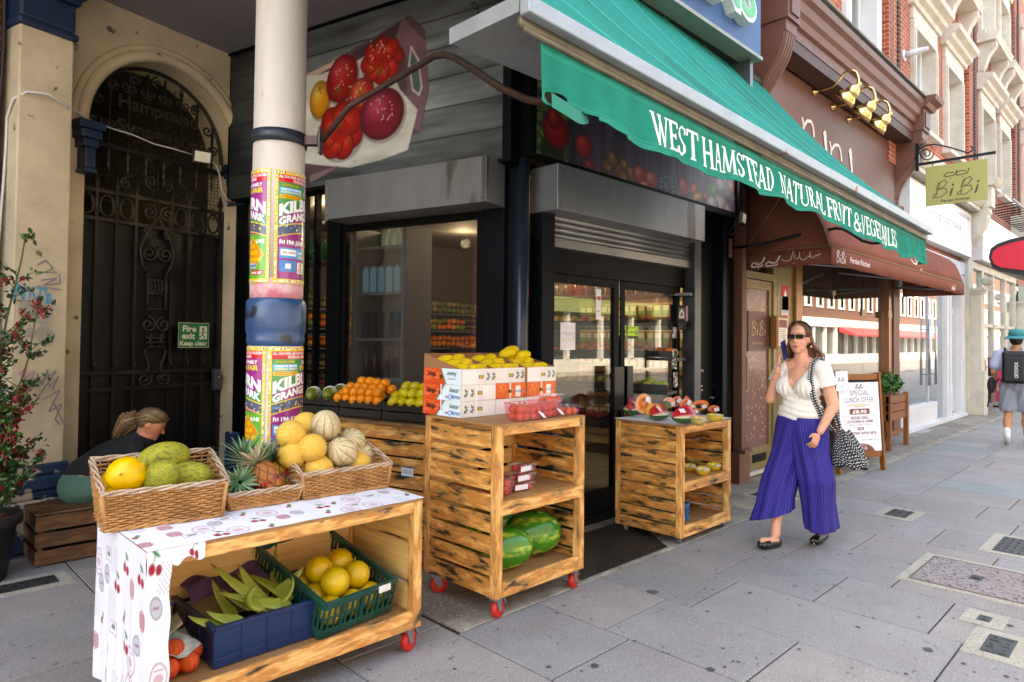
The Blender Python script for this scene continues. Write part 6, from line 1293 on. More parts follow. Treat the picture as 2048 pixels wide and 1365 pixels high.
# ================================================================ the other side of the street (only seen in the glass)
BR1=BR2=brickm('brick_opposite','#5a3428','#482820','#6a5a50')
def opp(label,x0,x1,brick,front,awn,h=12,off=0):
    t=thing('opposite_building',label,'building',((x0+x1)/2,-14,0)); y=-14+off
    n=max(2,int((x1-x0)/2.4)); w_=(x1-x0)/n; ops=[]
    g=MB()
    for i in range(n):
        for z in (4.6,7.8): ops.append((x0+w_*(i+.28),x0+w_*(i+.72),z,z+1.9))
    xs=sorted({x0,x1}|{o[0] for o in ops}|{o[1] for o in ops})
    for a,b in zip(xs[:-1],xs[1:]):
        z=3.6
        for o in sorted([o for o in ops if o[0]<(a+b)/2<o[1]],key=lambda o:o[2]): g.box(a,b,y-.3,y,z,o[2]); z=o[3]
        g.box(a,b,y-.3,y,z,h)
    g.build('wall',brick,t); g=MB()
    for a,b,c_,d_ in ops:
        for q in ((a-.15,a,c_,d_),(b,b+.15,c_,d_),(a-.2,b+.2,d_,d_+.3),(a-.2,b+.2,c_-.15,c_)): g.box(q[0],q[1],y-.25,y+.08,q[2],q[3])
    g.build('window_trim',WHITE,t); g=MB()
    for a,b,c_,d_ in ops: g.box(a,b,y-.22,y-.18,c_,d_)
    g.build('pane',mat('opp_pane','#8ea0b0',.1),t)
    g=MB(); g.box(x0,x1,y-.25,y+.15,2.9,3.6); g.build('fascia',mat('opp_f'+front,front,.5),t)
    g=MB(); g.box(x0,x1,y-.3,y-.2,.6,2.9); g.build('shop_window',mat('opp_win','#40464a',.1),t); g=MB(); g.box(x0,x1,y-.3,y,0,.6)
    for i in range(n+1): a=min(x0+w_*i,x1-.2); g.box(a,a+.2,y-.2,y+.05,.6,2.9)
    g.build('shop_frame',WHITE,t)
    if awn: g=MB(); g.prism([(x0+.3,y+.15,2.95),(x0+.3,y+1.4,2.3),(x0+.3,y+1.4,2.15),(x0+.3,y+.15,2.5)],(x1-x0-.6,0,0)); g.build('awning',mat('opp_a'+awn,awn,.6),t)
    return t
opp('red brick building across the road with a white shop fascia, seen reflected in the glass',-30,-12,BR2,'#e8e8ea',None); opp('building across the road with a blue shop fascia, seen reflected in the door',-12,-2,BR1,'#2c4f9e',None)
opp('building across the road with white fascia and red awning, reflected in the restaurant glass',-2,9,BR2,'#d8d8d8',None); opp('building across the road with a dark fascia, seen reflected in the opticians glass',9,22,BR1,'#2a2a2c',None)
opp('building across the road with a pale green fascia, seen reflected far down the street',22,38,BR2,'#8a9a6a',None); opp('building across the road with a cream fascia, seen reflected far away',38,60,BR1,'#e6e6e8',None); opp('long red brick block across the road, seen reflected beyond the cream fascia',60,95,BR2,'#b8b4ac','#a03038'); opp('last pale brick block across the road, seen reflected in the opticians glass',95,150,BR1,'#e8e4d8',None)
# ================================================================ shop interior seen through the glass
def shelfunit(label,x0,x1,y0,y1,zs,m,back=True):
    t=thing('shop_shelf',label,'shelf',((x0+x1)/2,(y0+y1)/2,0.05)); g=MB(); g.box(x0,x0+.03,y0,y1,.05,zs[-1]+.3); g.box(x1-.03,x1,y0,y1,.05,zs[-1]+.3); g.build('upright',m,t)
    for z in zs: g=MB(); g.box(x0+.03,x1-.03,y0,y1,z-.025,z); g.build('shelf_board',m,t)
    if back: g=MB(); g.box(x0,x1,y1,y1+.02,.05,zs[-1]+.3); g.build('back_panel',m,t)
    return t
GS=mat('grey_shelf','#6f737a',.5); PGB=mat('pegboard','#b9a27c',.6); DKS=mat('dark_shelf','#26262a',.5)
# drinks fridge-like shelf behind the left window
pL_=T(1.55,0,-.32); t=thing('drinks_shelf','grey shelf of cartons and bottles just inside the left window','shelf',pL_)
def TI(s,z,d): return SC+TD*s+GX*d+UZ*z       # inside the side window
g=MB(); g.obox(TI(1.72,1.5,.30),TD,GX,UZ,.02,.17,1.0); g.obox(TI(1.16,1.5,.30),TD,GX,UZ,.02,.17,1.0); g.obox(TI(1.44,1.5,.48),TD,GX,UZ,.30,.01,1.0); g.build('frame',GS,t)
for z in (.85,1.18,1.52,1.92,2.32): g=MB(); g.obox(TI(1.44,z-.012,.30),TD,GX,UZ,.26,.16,.012); g.build('shelf_board',GS,t)
def carton(c1,c2,w_=.07,h=.20,name='juice_carton',txt=None):
    g=MB(); g.box(-w_/2,w_/2,-w_/2,w_/2,0,h); g.add([(-w_/2,-w_/2,h),(w_/2,-w_/2,h),(w_/2,w_/2,h),(-w_/2,w_/2,h),(-w_/2,0,h+.03),(w_/2,0,h+.03)],[(0,1,5,4),(2,3,4,5),(1,2,5),(3,0,4)]); o=g.build('carton_body',mat('cart'+c1,c1,.5),None); return o
def row(proto_fn,label,group,cat,spots,name):
    o=None
    for p,rz in spots:
        if o is None: o=proto_fn(); o.name=name; tag(o,label,cat,group); o.location=p; o.rotation_euler=(0,0,rz)
        else: dup(o,loc=p,rz=rz)
rzT=TH
row(lambda:carton('#86bcd2','#fff'),'pale blue oat drink carton on the upper grey shelf inside the window','pale blue cartons on the shelf','carton',[(TI(1.62-.09*i,1.925,.20+.0*i),rzT) for i in range(5)],'drink_carton')
row(lambda:carton('#1c1d33','#fff'),'dark prune juice carton on the middle grey shelf inside the window','dark cartons on the shelf','carton',[(TI(1.62-.09*i,1.525,.20),rzT) for i in range(5)],'drink_carton')
row(lambda:carton('#d9e6d0','#fff',.075,.24),'white and green tall carton on the top shelf inside the window','tall pale cartons on the top shelf','carton',[(TI(1.40-.10*i,2.325,.20),rzT) for i in range(3)],'drink_carton')
def bottle(c,h=.26,r=.035):
    g=MB(); g.lathe([(.0,0),(r,0),(r,h*.55),(r*.4,h*.75),(r*.35,h*.95),(r*.45,h*.96),(r*.45,h),(0,h)],12); return g.build('bottle',mat('bot'+c,c,.12),None,True)
row(lambda:bottle('#3a1524'),'dark red syrup bottle on the lower grey shelf inside the window','dark red bottles on the shelf','bottle',[(TI(1.62-.095*i,1.185,.20),0) for i in range(5)],'glass_bottle')
row(lambda:bottle('#1f7a34',.24,.03),'green bottle standing on the top shelf behind the security bars','green bottles on the top shelf','bottle',[(TI(1.95+.09*i,2.24,.25),0) for i in range(9)],'glass_bottle')
g=MB(); g.obox(TI(2.35,2.225,.27),TD,GX,UZ,.55,.14,.012); g.obox(TI(2.35,1.55,.27),TD,GX,UZ,.55,.14,.012); tag(g.build('wall_shelf',GS),'grey wall shelf carrying green bottles behind the security bars','shelf')
def fruitpile(name,label,cat,c,r,n,nx,ny,base,seed=0,group=None,dz=.0,r2=.036):
    rr=random.Random(seed); g=MB()
    return None
# oranges displayed inside: a sloping rack
t=thing('orange_rack','sloping black rack of oranges and vegetables deep inside the shop','fruit rack',TI(.7,0,1.8))
g=MB()
for k in range(4): g.obox(TI(.65,.75+.30*k,1.5+.28*k),TD,GX,UZ,1.3,.15,.012); g.obox(TI(.65,.80+.30*k,1.36+.28*k),TD,GX,UZ,1.3,.006,.03)
g.build('rack',DKS,t)
g=MB(); rr=random.Random(12)
ORG=vmat('fruit_colours',.45,bmp=.1)
for k,(cs_) in enumerate((['#8a1c1c','#a8301c'],['#5f7d2a','#8aa040','#b0a048'],['#d8742a','#e08a2a','#d86a1a'],['#9aa84a','#c8b04a','#c84a3a'])):
    for i in range(22):
        for j in range(2): p=TI(-.55+i*.112+rr.uniform(-.02,.02),.80+.30*k+.05*rr.random(),1.42+.28*k+.1*j); g.ell(p,.05,.05,.045,8,6,col=H(rr.choice(cs_)))
g.build('produce',ORG,t,True)
t=thing('snack_shelf','row of dark tins and jars on a shelf at the back of the shop','shelf',TI(.5,1.9,2.2)); g=MB(); g.obox(TI(.5,1.98,2.3),TD,GX,UZ,1.2,.15,.012); g.build('shelf_board',GS,t); g=MB()
for i in range(20): g.lathe([(0,0),(.045,0),(.045,.12),(0,.12)],8,TI(-.5+.11*i,1.995,2.25),(0,0,1),H(rr.choice(['#a04848','#5c5c66','#8a8a70','#404050'])))
g.build('tins',ORG,t,True)
# pegboard of packets behind the right door
t=thing('packet_display','beige slatted wall display hung with brown packets behind the right door','display',(6.9,4.8,0.05))
g=MB(); g.box(6.96,7.0,4.0,5.7,.2,2.35)
g.build('board',PGB,t); g=MB()
for z in np.arange(.3,2.35,.16): g.box(6.953,6.958,4.0,5.7,z,z+.012)
g.build('groove',mat('groove','#3d3323',.7),t)
def packet():
    g=MB(); g.box(-.055,.055,-.02,.02,-.19,0); b=g.build('packet',mat('packet_brown','#a07046',.35,c2='#6d4830',scale=30,var=1.,coat=.5),None,bev=.01); g=MB(); g.box(-.04,.04,-.0225,-.0215,-.08,-.02); g.build('label',mat('packet_label','#c9c3a8',.5),b); g=MB(); g.box(-.04,.04,-.0225,-.0215,-.12,-.083); g.build('label',mat('packet_label_green','#6a9a5a',.5),b); return b
row(packet,'clear brown packet hanging on the beige slatted display inside the door','brown packets hanging in rows','packet',[((6.91,4.1+.115*i+rr.uniform(-.01,.01),z),-PI/2+rr.uniform(-.1,.1)) for i in range(14) for z in (2.05,1.78,1.45,1.12,.8,.5)],'snack_packet')
t=thing('fruit_crate_inside','wooden crate heaped with dark red cherries inside the left door','crate',(4.3,4.3,.6)); g=MB(); g.box(3.9,4.7,4.1,4.6,.05,.95); g.build('crate',mat('inner_crate','#6b4a30',.6),t)
g=MB()
for i in range(300): g.ell((3.95+.7*rr.random(),4.15+.4*rr.random(),.96+.12*rr.random()),.02,.02,.02,6,4,col=H(rr.choice(['#6a1018','#8a1a20','#4a0c14'])))
g.build('cherries',ORG,t,True)
t=thing('shop_counter','dark counter and wall of small goods at the back behind the left door','counter',(4.6,6.4,0.05)); g=MB(); g.box(3.2,6.6,6.2,6.8,.05,1.0); g.build('counter',mat('counter','#4a4038',.5),t); g=MB()
for k in range(5):
    g.box(3.0,6.9,7.4,7.8,.90+.24*k,.915+.24*k)
g.build('shelves',GS,t); g=MB()
for k in range(5):
    for i in range(44):
        for q in range(2): g.ell((3.05+i*.087,7.5,.96+.24*k+.08*q+rr.uniform(0,.02)),.046,.046,.042,7,5,col=H(rr.choice([['#7a5a3a','#8a3a2a'],['#8a4a3a','#6a6a3a'],['#d8742a','#d8862a','#c8682a'],['#d8742a','#e0922a','#7a8a3a'],['#5a6a3a','#8a7a4a']][k])))
g.build('packets',ORG,t)
# ceiling spots: one seen lit over the packets, two added to brighten the shop
for k,(x,y) in enumerate(((4.5,5.0),(6.3,4.6),(3.6,6.2))):
    g=MB(); g.lathe([(0,0),(.05,0),(.05,.03),(0,.03)],14,(x,y,2.86)); tag(g.build('ceiling_spot',mat('spot_on','#fff4e0',.5,emit=('#fff0dc',3)),None),['small lit ceiling spotlight above the cherry crate','small lit ceiling spotlight above the hanging packets','small lit ceiling spotlight over the orange rack'][k],'spotlight')
for x,y,e in ((4.5,4.9,4),(6.2,4.5,9),(3.4,6.2,2.2),(5.6,6.5,2.5)):  # point lamps for the spots, plus one without fitting, added to brighten the interior
    l=bpy.data.lights.new('shop_lamp','POINT'); l.energy=e; l.color=(1,.82,.6); l.shadow_soft_size=.06; q=bpy.data.objects.new('shop_lamp',l); COL.objects.link(q); q.location=(x,y,2.75)
# papers on the doors
def doorcard(name,label,px,py,wd,hg,paint,Y=3.505,cat='notice'): return card(name,label,cat,px,py,wd,hg,Y,paint,None,380)
def p_open(c):
    W,Hh=c.w,c.h; c.rect(0,0,W,Hh,'#e2e0ea'); c.text('OPEN',W*.08,Hh*.62,Hh*.28,'#b9b7c6',W*.84,-.01); c.line([(W*.05,Hh*.42),(W*.95,Hh*.40)],1,'#8a889a'); c.line([(W*.08,Hh*.66),(W*.92,Hh*.64)],1.3,'#8ad05a')
doorcard('open_notice','white paper notice handwritten OPEN taped to the left glass door',1121,645,.185,.22,p_open)
def p_hyg(c):
    W,Hh=c.w,c.h; c.rect(0,0,W,Hh,'#1e1e1e'); c.rect(1,1,W-1,Hh*.78,'#a6d82c'); c.text('FOOD HYGIENE RATING',W*.05,Hh*.2,Hh*.11,'#1e2a10',W*.9,.01); c.ell(W*.82,Hh*.5,Hh*.2,Hh*.2,'#1e1e1e'); c.text('5',W*.77,Hh*.60,Hh*.22,'#e8f0c8',W*.1,.03)
    for i in range(5): c.ell(W*(.12+.12*i),Hh*.5,Hh*.07,Hh*.07,'#5c7a1a')
doorcard('hygiene_sticker','green food hygiene rating sticker, left of the two on the door',1230,650,.165,.115,p_hyg); doorcard('hygiene_sticker','green food hygiene rating sticker, right of the two on the door',1256,652,.165,.115,p_hyg)
def p_warn(c):
    W,Hh=c.w,c.h; c.rect(0,0,W,Hh,'#e0d9b0'); c.rect(1,1,W-1,Hh*.6,'#e3c53a'); c.poly([(W*.5,Hh*.08),(W*.1,Hh*.5),(W*.9,Hh*.5)],'#333322'); c.poly([(W*.5,Hh*.16),(W*.25,Hh*.46),(W*.75,Hh*.46)],'#e3c53a'); c.text('Warning',W*.05,Hh*.78,Hh*.1,'#333322',W*.9,.02)
doorcard('warning_notice','yellow and cream warning triangle notice on the right glass door',1232,588,.10,.27,p_warn)
def p_card(c):
    W,Hh=c.w,c.h; c.rect(0,0,W,Hh,'#d5d5da'); 
    for i in range(4): c.rect(W*.2,Hh*(.2+.18*i),W*.45,Hh*(.3+.18*i),['#2a50a0','#d08a20','#c83030','#2a7fc4'][i]); c.rect(W*.55,Hh*(.2+.18*i),W*.8,Hh*(.3+.18*i),['#c83030','#2a50a0','#7a7a80','#d08a20'][i])
doorcard('card_notice','small white notice of card symbols at the top of the right glass door',1232,545,.095,.19,p_card)
def p_ug(c):
    W,Hh=c.w,c.h; c.rect(0,0,W,Hh,'#dcdce0'); c.ell(W*.6,Hh*.3,W*.28,W*.28,'#c8202a',ring=4); c.rect(W*.1,Hh*.27,W,Hh*.33,'#c8202a'); c.rect(W*.2,Hh*.7,W*.8,Hh*.74,'#8a8a90')
doorcard('roundel_notice','pale notice with a red ring and bar on the left glass door edge',1192,578,.07,.26,p_ug)
rr=random.Random(21)
def p_spk(c):
    W,Hh=c.w,c.h; c.rect(0,0,W,Hh,'#26282c'); 
    for i in range(30): c.ell(W*rr.random(),Hh*rr.random(),W*.12,Hh*.03,rr.choice(['#e8e8ea','#6ac03a','#e07ac0','#d8d8da','#26282c']))
for k,(px,py,hg) in enumerate(((1345,655,.10),(1345,700,.18),(1347,745,.14))): card('guide_stickers',['torn white stickers high on the shutter rail right of the door','pink and white torn stickers midway on the shutter rail','green and pink sticker low on the shutter rail'][k],'sticker',px,py,.075,hg,3.357,p_spk)
p=Yp(1351,612,3.3); t=thing('key_box','small black wall box with a white printed symbol on the shutter rail','entry box',p); g=MB(); g.box(p[0],p[0]+.14,3.28,3.355,p[2]-.15,p[2]+.01); g.build('case',BLK2,t,bev=.008)
c=Cv(16,16,'#1a1a1a'); c.line([(3,8),(8,3),(13,8),(13,13),(3,13),(3,8)],1.2,'#d8d8d8'); c.sheet('symbol',flat((p[0]+.02,3.277,p[2]-.02),(.1,0,0),(0,0,-.1)),vmat('print_sign'),t)
g=MB(); p=Yp(1364,612,3.3); g.box(p[0]+.05,p[0]+.09,3.29,3.35,p[2]-.14,p[2]); tag(g.build('call_box',mat('callbox','#7a3a58',.4)),'narrow purple strip of a card reader beside the black key box','reader')
# scratched chips in the black paint
g=MB()
for px,py,a in ((1395,778,.09),(1403,742,.05),(1425,795,.05),(1432,812,.04),(1430,770,.03)):
    p=Yp(px,py,3.497); 
    for k in range(6): q=p+np.array((rr.uniform(-a,a),0,rr.uniform(-a,a)*.3)); g.ell(q,a*.22,.002,a*.10,7,4)
tag(g.build('paint_chips',mat('chip','#b9b9bc',.7)),'pale chips and scratches in the black painted panel','paint chips')
# ================================================================ carts and produce
PINE=wood('pine_scorched','#f0c27c','#dca55c','#2a170c',.34); PINEL=wood('pine_light','#f4c986','#e2b268','#3a2010',-.12 or .01); PINEH=wood('pine_heavy','#efbf78','#d9a050','#1f1009',.50); PLY=mat('ply','#a8794a',.6,c2='#8a5f38',scale=2,bmp=.1); OLDW=wood('old_crate_wood','#7d5a35','#5e3f22','#2a1a0e',.25); BLACKW=wood('black_crate_wood','#26211e','#1a1614','#0c0a09',.2,.5)
REDW=mat('wheel_red','#c4281c',.4); ZINC=mat('zinc','#a9adb3',.3,.8,c2='#84888f',scale=20); HUB=mat('wheel_hub','#8d9299',.45,.3)
def caster(p,parent,ang,r=.05,small=False,brake=True):
    p=np.array(p,float); d=np.array((math.cos(ang),math.sin(ang),0)); a=np.cross(UZ,d); w_=.016 if not small else .01; c=p+UZ*r+d*r*.35
    b=MB(); top=p[2]+r*2.45
    b.obox(p*(1,1,0)+UZ*(top-.003),d,a,UZ,r*.8,r*.8,.003)
    for s_ in (-1,1): b.prism([p*(1,1,0)+d*r*.5+a*s_*(w_+.006)+UZ*(top-.006),p*(1,1,0)-d*r*.6+a*s_*(w_+.006)+UZ*(top-.006),c+a*s_*(w_+.006)-d*.012-UZ*.012,c+a*s_*(w_+.006)+d*.014-UZ*.012],a*.003)
    b.obox(p*(1,1,0)+UZ*(top-r*.25),d,a,UZ,r*.5,w_+.006,r*.2)
    k=b.build('caster',ZINC,parent)
    g=MB(); g.lathe([(r*.62,-w_),(r*.93,-w_),(r,-w_*.6),(r,w_*.6),(r*.93,w_),(r*.62,w_)],26,c,a); g.build('tyre',REDW if not small else mat('tyre_grey','#4a4a4e',.5),k,True)
    g=MB(); g.lathe([(0,-w_*1.1),(r*.2,-w_*1.1),(r*.22,-w_*.8),(r*.66,-w_*.8),(r*.66,w_*.8),(r*.22,w_*.8),(r*.2,w_*1.1),(0,w_*1.1)],20,c,a); g.build('hub',HUB,k,True)
    if brake: g=MB(); g.obox(c+d*r*1.05+UZ*r*.55,unit(d-UZ*1.5),a,np.cross(unit(d-UZ*1.5),a),r*.42,.017,.006); g.obox(c+d*r*.6+UZ*r*.95,d,a,UZ,r*.5,.012,.004); g.build('brake_pedal',ZINC,k)
def cart(name,label,x0,x1,y0,y1,z0,z1,shelves,nslat,mside,caster_r,rot=0.,small=False,back=True,heavy=True,post=.05):
    t=thing(name,label,'display cart',((x0+x1)/2,(y0+y1)/2,0)); fr=MB(); d=post
    for a in (x0,x1-d):
        for b in (y0,y1-d): fr.box(a,a+d,b,b+d,z0,z1-.012)
    for b in (y0-.001,y1-.022):
        fr.box(x0+d+.001,x1-d-.001,b,b+.022,z0,z0+.085); fr.box(x0+d+.001,x1-d-.001,b,b+.022,z1-.062,z1-.012)
    for z in shelves: fr.box(x0+d-.02,x1-.012,y0-.003,y0+.018,z-.075,z-.004)
    fr.build('frame',PINEL if not heavy else PINE,t,bev=.003)
    sc_n=(z1-.02-z0)/nslat
    for a in (x0-.001,x1-.019):
        g=MB()
        for i in range(nslat): g.box(a,a+.02,y0+d+.001,y1-d-.001,z0+.004+i*sc_n,z0+(i+1)*sc_n-(.010 if small else .018))
        g.build('side_boards',mside,t,bev=.002)
    if back:
        g=MB()
        for i in range(nslat): g.box(x0+d,x1-d,y1-.045,y1-.026,z0+.004+i*sc_n,z0+(i+1)*sc_n-.018)
        g.build('back_boards',PINEL,t,bev=.002)
    g=MB(); g.box(x0,x1,y0,y1,z1-.012,z1); g.build('top_board',PLY,t)
    for z in [z0+.06]+list(shelves): g=MB(); g.box(x0+.022,x1-.022,y0+.02,y1-.046,z-.012,z); g.build('shelf',PLY,t)
    sc=MB(); rr=random.Random(int(x0*100))
    for a in (x0,x1-d):
        for z in np.linspace(z0+.03,z1-.04,6):
            for q in (.012,.036): sc.lathe([(.0035,0),(.003,.0016)],6,(a+q,y0,z+rr.uniform(-.01,.01)),(0,-1,0))
    for i in range(nslat*2):
        z=z0+.02+i*sc_n/2
        for b in (y0+.02,y1-.025): sc.lathe([(.0035,0),(.003,.0016)],6,(x0-.001,b,z),(-1,0,0))
    sc.build('screws',ZINC,t)
    for i,(a,b) in enumerate(((x0+.05,y0+.05),(x1-.05,y0+.05),(x0+.05,y1-.06),(x1-.05,y1-.06))): caster((a,b,0),t,[.25,.35,-.5,.3][i],caster_r,small,brake=i<2)
    return t
C1=cart('fruit_cart','long low pine cart nearest the camera under a cherry print cloth',.80,2.02,2.63,3.26,.125,.742,[],3,PINEL,.051,post=.05,heavy=True)
C2=cart('fruit_cart','tall scorched pine cart with mango boxes on top and watermelons at the bottom',2.50,3.245,2.61,3.24,.125,1.06,[.64],8,PINEH,.051)
C3=cart('fruit_cart','scorched pine cart with cut melons on top, beside the walking woman',4.42,5.19,2.64,3.24,.06,.895,[.47],9,PINEH,.024,small=True)
# bench along the side wall
def TB(s,o,z): return np.array((2.72,3.50,0))+TD*s-GX*o+UZ*z     # s back along the wall; o towards the camera
t=thing('fruit_bench','scorched pine bench along the side window carrying black crates of oranges','bench',TB(.7,-.2,0))
g=MB()
for k,z in enumerate(np.arange(.10,.90,.105)): g.obox(TB(.75,-.012,z+.047),TD,GX,UZ,.75,.010,.046)
g.build('front_boards',PINEH,t,bev=.002); g=MB()
for z in np.arange(.10,.90,.105): g.obox(TB(.0,-.30,z+.047),GX,TD,UZ,.28,.010,.046)
g.build('side_boards',PINE,t,bev=.002)
g=MB(); 
for s_ in (.02,1.45): g.obox(TB(s_,-.04,.5),TD,GX,UZ,.025,.025,.40); g.obox(TB(s_,-.55,.5),TD,GX,UZ,.025,.025,.40)
g.build('frame',PINE,t); g=MB(); g.obox(TB(.74,-.28,.945),TD,GX,UZ,.78,.32,.009); g.build('top_board',wood('bench_top','#8a6a48','#6d5238','#2a1a0e',.2),t)
for s_ in (.08,): caster(TB(s_,-.08,0),t,-1.2,.045); caster(TB(1.4,-.1,0),t,-1.,.045)
c=Cv(30,18,'#e6ebee'); c.rect(0,0,30,2,'#4a90b8'); c.rect(0,16,30,18,'#4a90b8')
for i in range(8): c.rect(3+i*3.2,4,4.4+i*3.2,13,'#5a6068')
p=Pp(803,934,TB(0,.001,0),GX); o=c.sheet('price_label',flat(p,-TD*.10,-UZ*.06),vmat('print_paper')); tag(o,'small blue and white barcode label stuck on the scorched bench boards','label')
# cherry print cloth over the long cart
def cloth_print(c,rr,k=1.):
    W,Hh=c.w,c.h; area=W*Hh/9000*k
    def cherry(x,y,s_=1.):
        r='#9c1c2a'; c.line([(x,y),(x+4*s_,y-7*s_)],.9,'#2f6b40'); c.ell(x,y+2*s_,3.4*s_,4*s_,r); c.ell(x+7*s_,y+3*s_,3.2*s_,3.8*s_,r); c.ell(x+5*s_,y-8*s_,4.5*s_,1.6*s_,'#2f7a4a',rot=.6)
    sp=[]; n=int(26*area)
    for i in range(n*8):
        x,y=rr.uniform(4,W-4),rr.uniform(4,Hh-4)
        if all((x-a)**2+(y-b)**2>16**2 for a,b in sp): sp.append((x,y))
        if len(sp)>=n: break
    for i,(x,y) in enumerate(sp):
        k_=i%7
        if k_==0: cherry(x,y,1)
        elif k_==1: c.ell(x,y,9,12,'#8f1f35',ring=1.0,al=.7); c.ell(x,y,5,4,'#b04a5a',al=.5); c.rect(x-5,y-7,x+5,y-6,'#a03848',.7); c.rect(x-5,y+6,x+5,y+7,'#a03848',.7)
        elif k_==2:
            for a in range(-6,7,2):
                for b in range(-10,11,2):
                    if (a+b)//2%2: c.rect(x+a,y+b,x+a+1.2,y+b+1.2,'#5c6070',.8)
        elif k_==3: c.ell(x,y,6,8,'#a8a8b4',al=.75); c.ell(x,y,6,8,'#6a6a7c',ring=.9,al=.8); c.rect(x-3,y-1,x+3,y+1,'#8f1f35',.7)
        elif k_==4:
            for a in range(-4,5,2):
                for b in range(-5,6,2): c.ell(x+a,y+b,.9,.9,'#9c1c2a')
            c.ell(x,y,6,8,'#b8465a',ring=.8)
        elif k_==5: c.rect(x-8,y-6,x+8,y+6,'#8a8a96',.8); c.rect(x-7,y-5,x+7,y+5,'#dfe0e8'); c.rect(x-5,y-2,x+3,y+2,'#3a3a42',.8); c.rect(x-6,y-4,x+6,y-3.2,'#9a3a4a',.8)
        else: c.ell(x,y,2.6,3.2,'#9c1c2a'); c.ell(x+3,y-5,2,4,'#3f8a5a',rot=.3)
t=thing('printed_tablecloth','white cloth printed with cherries and badges, tacked over the long low cart','tablecloth',(1.4,2.8,.745))
rr=random.Random(5); CL=vmat('cloth_print',.9,bmp=.15,bscale=300)
c=Cv(270,140,'#dcdde6'); cloth_print(c,rr,.5); c.noise(.12,60,(1,1),2)
x0,x1,y0,y1,zt_=.787,2.028,2.624,3.27,.7455
c.sheet('cloth_top',lambda U,V: np.stack([x0+(x1-x0)*U,y1+(y0-y1)*V,zt_+.0015*np.sin(U*40)*np.sin(V*9)],-1),CL,t)
c=Cv(125,140,'#d9dae6'); cloth_print(c,rr,.5); c.noise(.12,60,(1,1),2)
def sidefn(U,V):
    w_=.010*np.sin(U*17+V*2)*V+.006*np.sin(U*41)*V; return np.stack([x0-.004-.6*w_,y1+(y0-y1)*U,zt_-.66*V],-1)
c.sheet('cloth_side',sidefn,CL,t)
c=Cv(26,120,'#e4e4ea'); cloth_print(c,rr,.5); c.sheet('cloth_front_strip',lambda U,V: np.stack([x0-.006+.085*U+.004*np.sin(V*20),y0-.003-.004*np.sin(V*13)+0*U,zt_-.64*V],-1),CL,t)
c=Cv(50,14,'#e4e4ea'); cloth_print(c,rr,.7); c.sheet('cloth_front_flap',lambda U,V: np.stack([x0+.08+.12*U,y0-.005-.006*np.sin(U*12)*V,zt_-.0*U-(.055+.012*np.sin(U*9))*V],-1),CL,t)
# small cloth on the third cart
c=Cv(120,90,'#dcdde6'); cloth_print(c,rr,.6); o=c.sheet('printed_tablecloth',lambda U,V: np.stack([4.41+.79*U,3.25-.62*V,.8985+0*U+.001*np.sin(U*30)],-1),CL); tag(o,'white cherry print cloth tacked on top of the cart of cut melons','tablecloth')
# ---------------------------------------------------------------- wicker
WK=mat('wicker','#c08c55',.6,c2='#8a5c32',scale=14,var=.9,bmp=.2); WK2=mat('wicker_grey','#c4ae98',.6,c2='#9a7c60',scale=14,var=.9)
def basket(label,c,ang,L,W_,hf,hb,rows,flare=.03,stake=.028,th=.0052):
    """front at local -y; hf / hb: rim height at the front / back"""
    t=thing('wicker_basket',label,'basket',c); R=RZ(ang); c=np.array(c,float)
    per=[]; n1=int(L/stake); n2=int(W_/stake)
    for i in range(n1): per.append((-L/2+L*i/n1,-W_/2,0,-1))
    for i in range(n2): per.append((L/2,-W_/2+W_*i/n2,1,0))
    for i in range(n1): per.append((L/2-L*i/n1,W_/2,0,1))
    for i in range(n2): per.append((-L/2,W_/2-W_*i/n2,-1,0))
    N_=len(per)
    def top(y): u=(y+W_/2)/W_; return hf+(hb-hf)*(u**.8)
    def pt(i,f,out=0):
        x,y,nx,ny=per[i%N_]; h=top(y)*f; s_=1+flare*h/.2; return c+R@np.array((x*s_+nx*out,y*s_+ny*out,h))
    g=MB(); rr=random.Random(3)
    for r in range(rows):
        f=(r+.7)/(rows+.4); P=[pt(i,f+rr.uniform(-.006,.006),(.008 if (i+r)%2 else -.008)) for i in range(N_)]; g.tube(P,th,4,closed=True)
    g.build('weave',WK,t,True)
    g=MB()
    for i in range(N_): g.tube([pt(i,0),pt(i,.5),pt(i,1)],.0035,4)
    for i in (0,n1,n1+n2,2*n1+n2): g.tube([pt(i,0,0),pt(i,1,.0)],.009,6)
    g.build('stakes',WK,t,True)
    g=MB()
    for ph in (0,2.1,4.2): g.tube([pt(i,1.0,.009*math.cos(i*.8+ph))+UZ*.008*math.sin(i*.8+ph) for i in range(N_)],.0055,5,closed=True)
    g.build('rim',WK2,t,True); g=MB()
    for ph in (0,3.1): g.tube([pt(i,.0,.006+.007*math.cos(i*1.6+ph))+UZ*(.006+.006*math.sin(i*1.6+ph)) for i in range(N_)],.006,5,closed=True)
    g.build('foot',WK,t,True)
    g=MB(); g.obox(c+UZ*.012,R@np.array((1,0,0)),R@np.array((0,1,0)),UZ,L/2-.01,W_/2-.01,.004); g.build('bottom',WK,t)
    return t,c,R
ZT=.748
def front2(pa,pb,z): a=Zp(*pa,z); b=Zp(*pb,z); return a,b
a,b=front2((205,1066),(448,1032),ZT); L=np.linalg.norm(b-a); an=math.atan2(b[1]-a[1],b[0]-a[0]); W1=.33; nrm=RZ(an)@np.array((0,1,0)); c1=(a+b)/2+nrm*W1/2
B1=basket('large wicker basket of yellow and green melons at the left end of the low cart',c1,an,L-.02,W1,.15,.235,14,.10)
a,b=front2((457,1022),(598,1001),ZT); L2=np.linalg.norm(b-a); an2=math.atan2(b[1]-a[1],b[0]-a[0]); W2=.27; nr2=RZ(an2)@np.array((0,1,0)); c2=(a+b)/2+nr2*W2/2
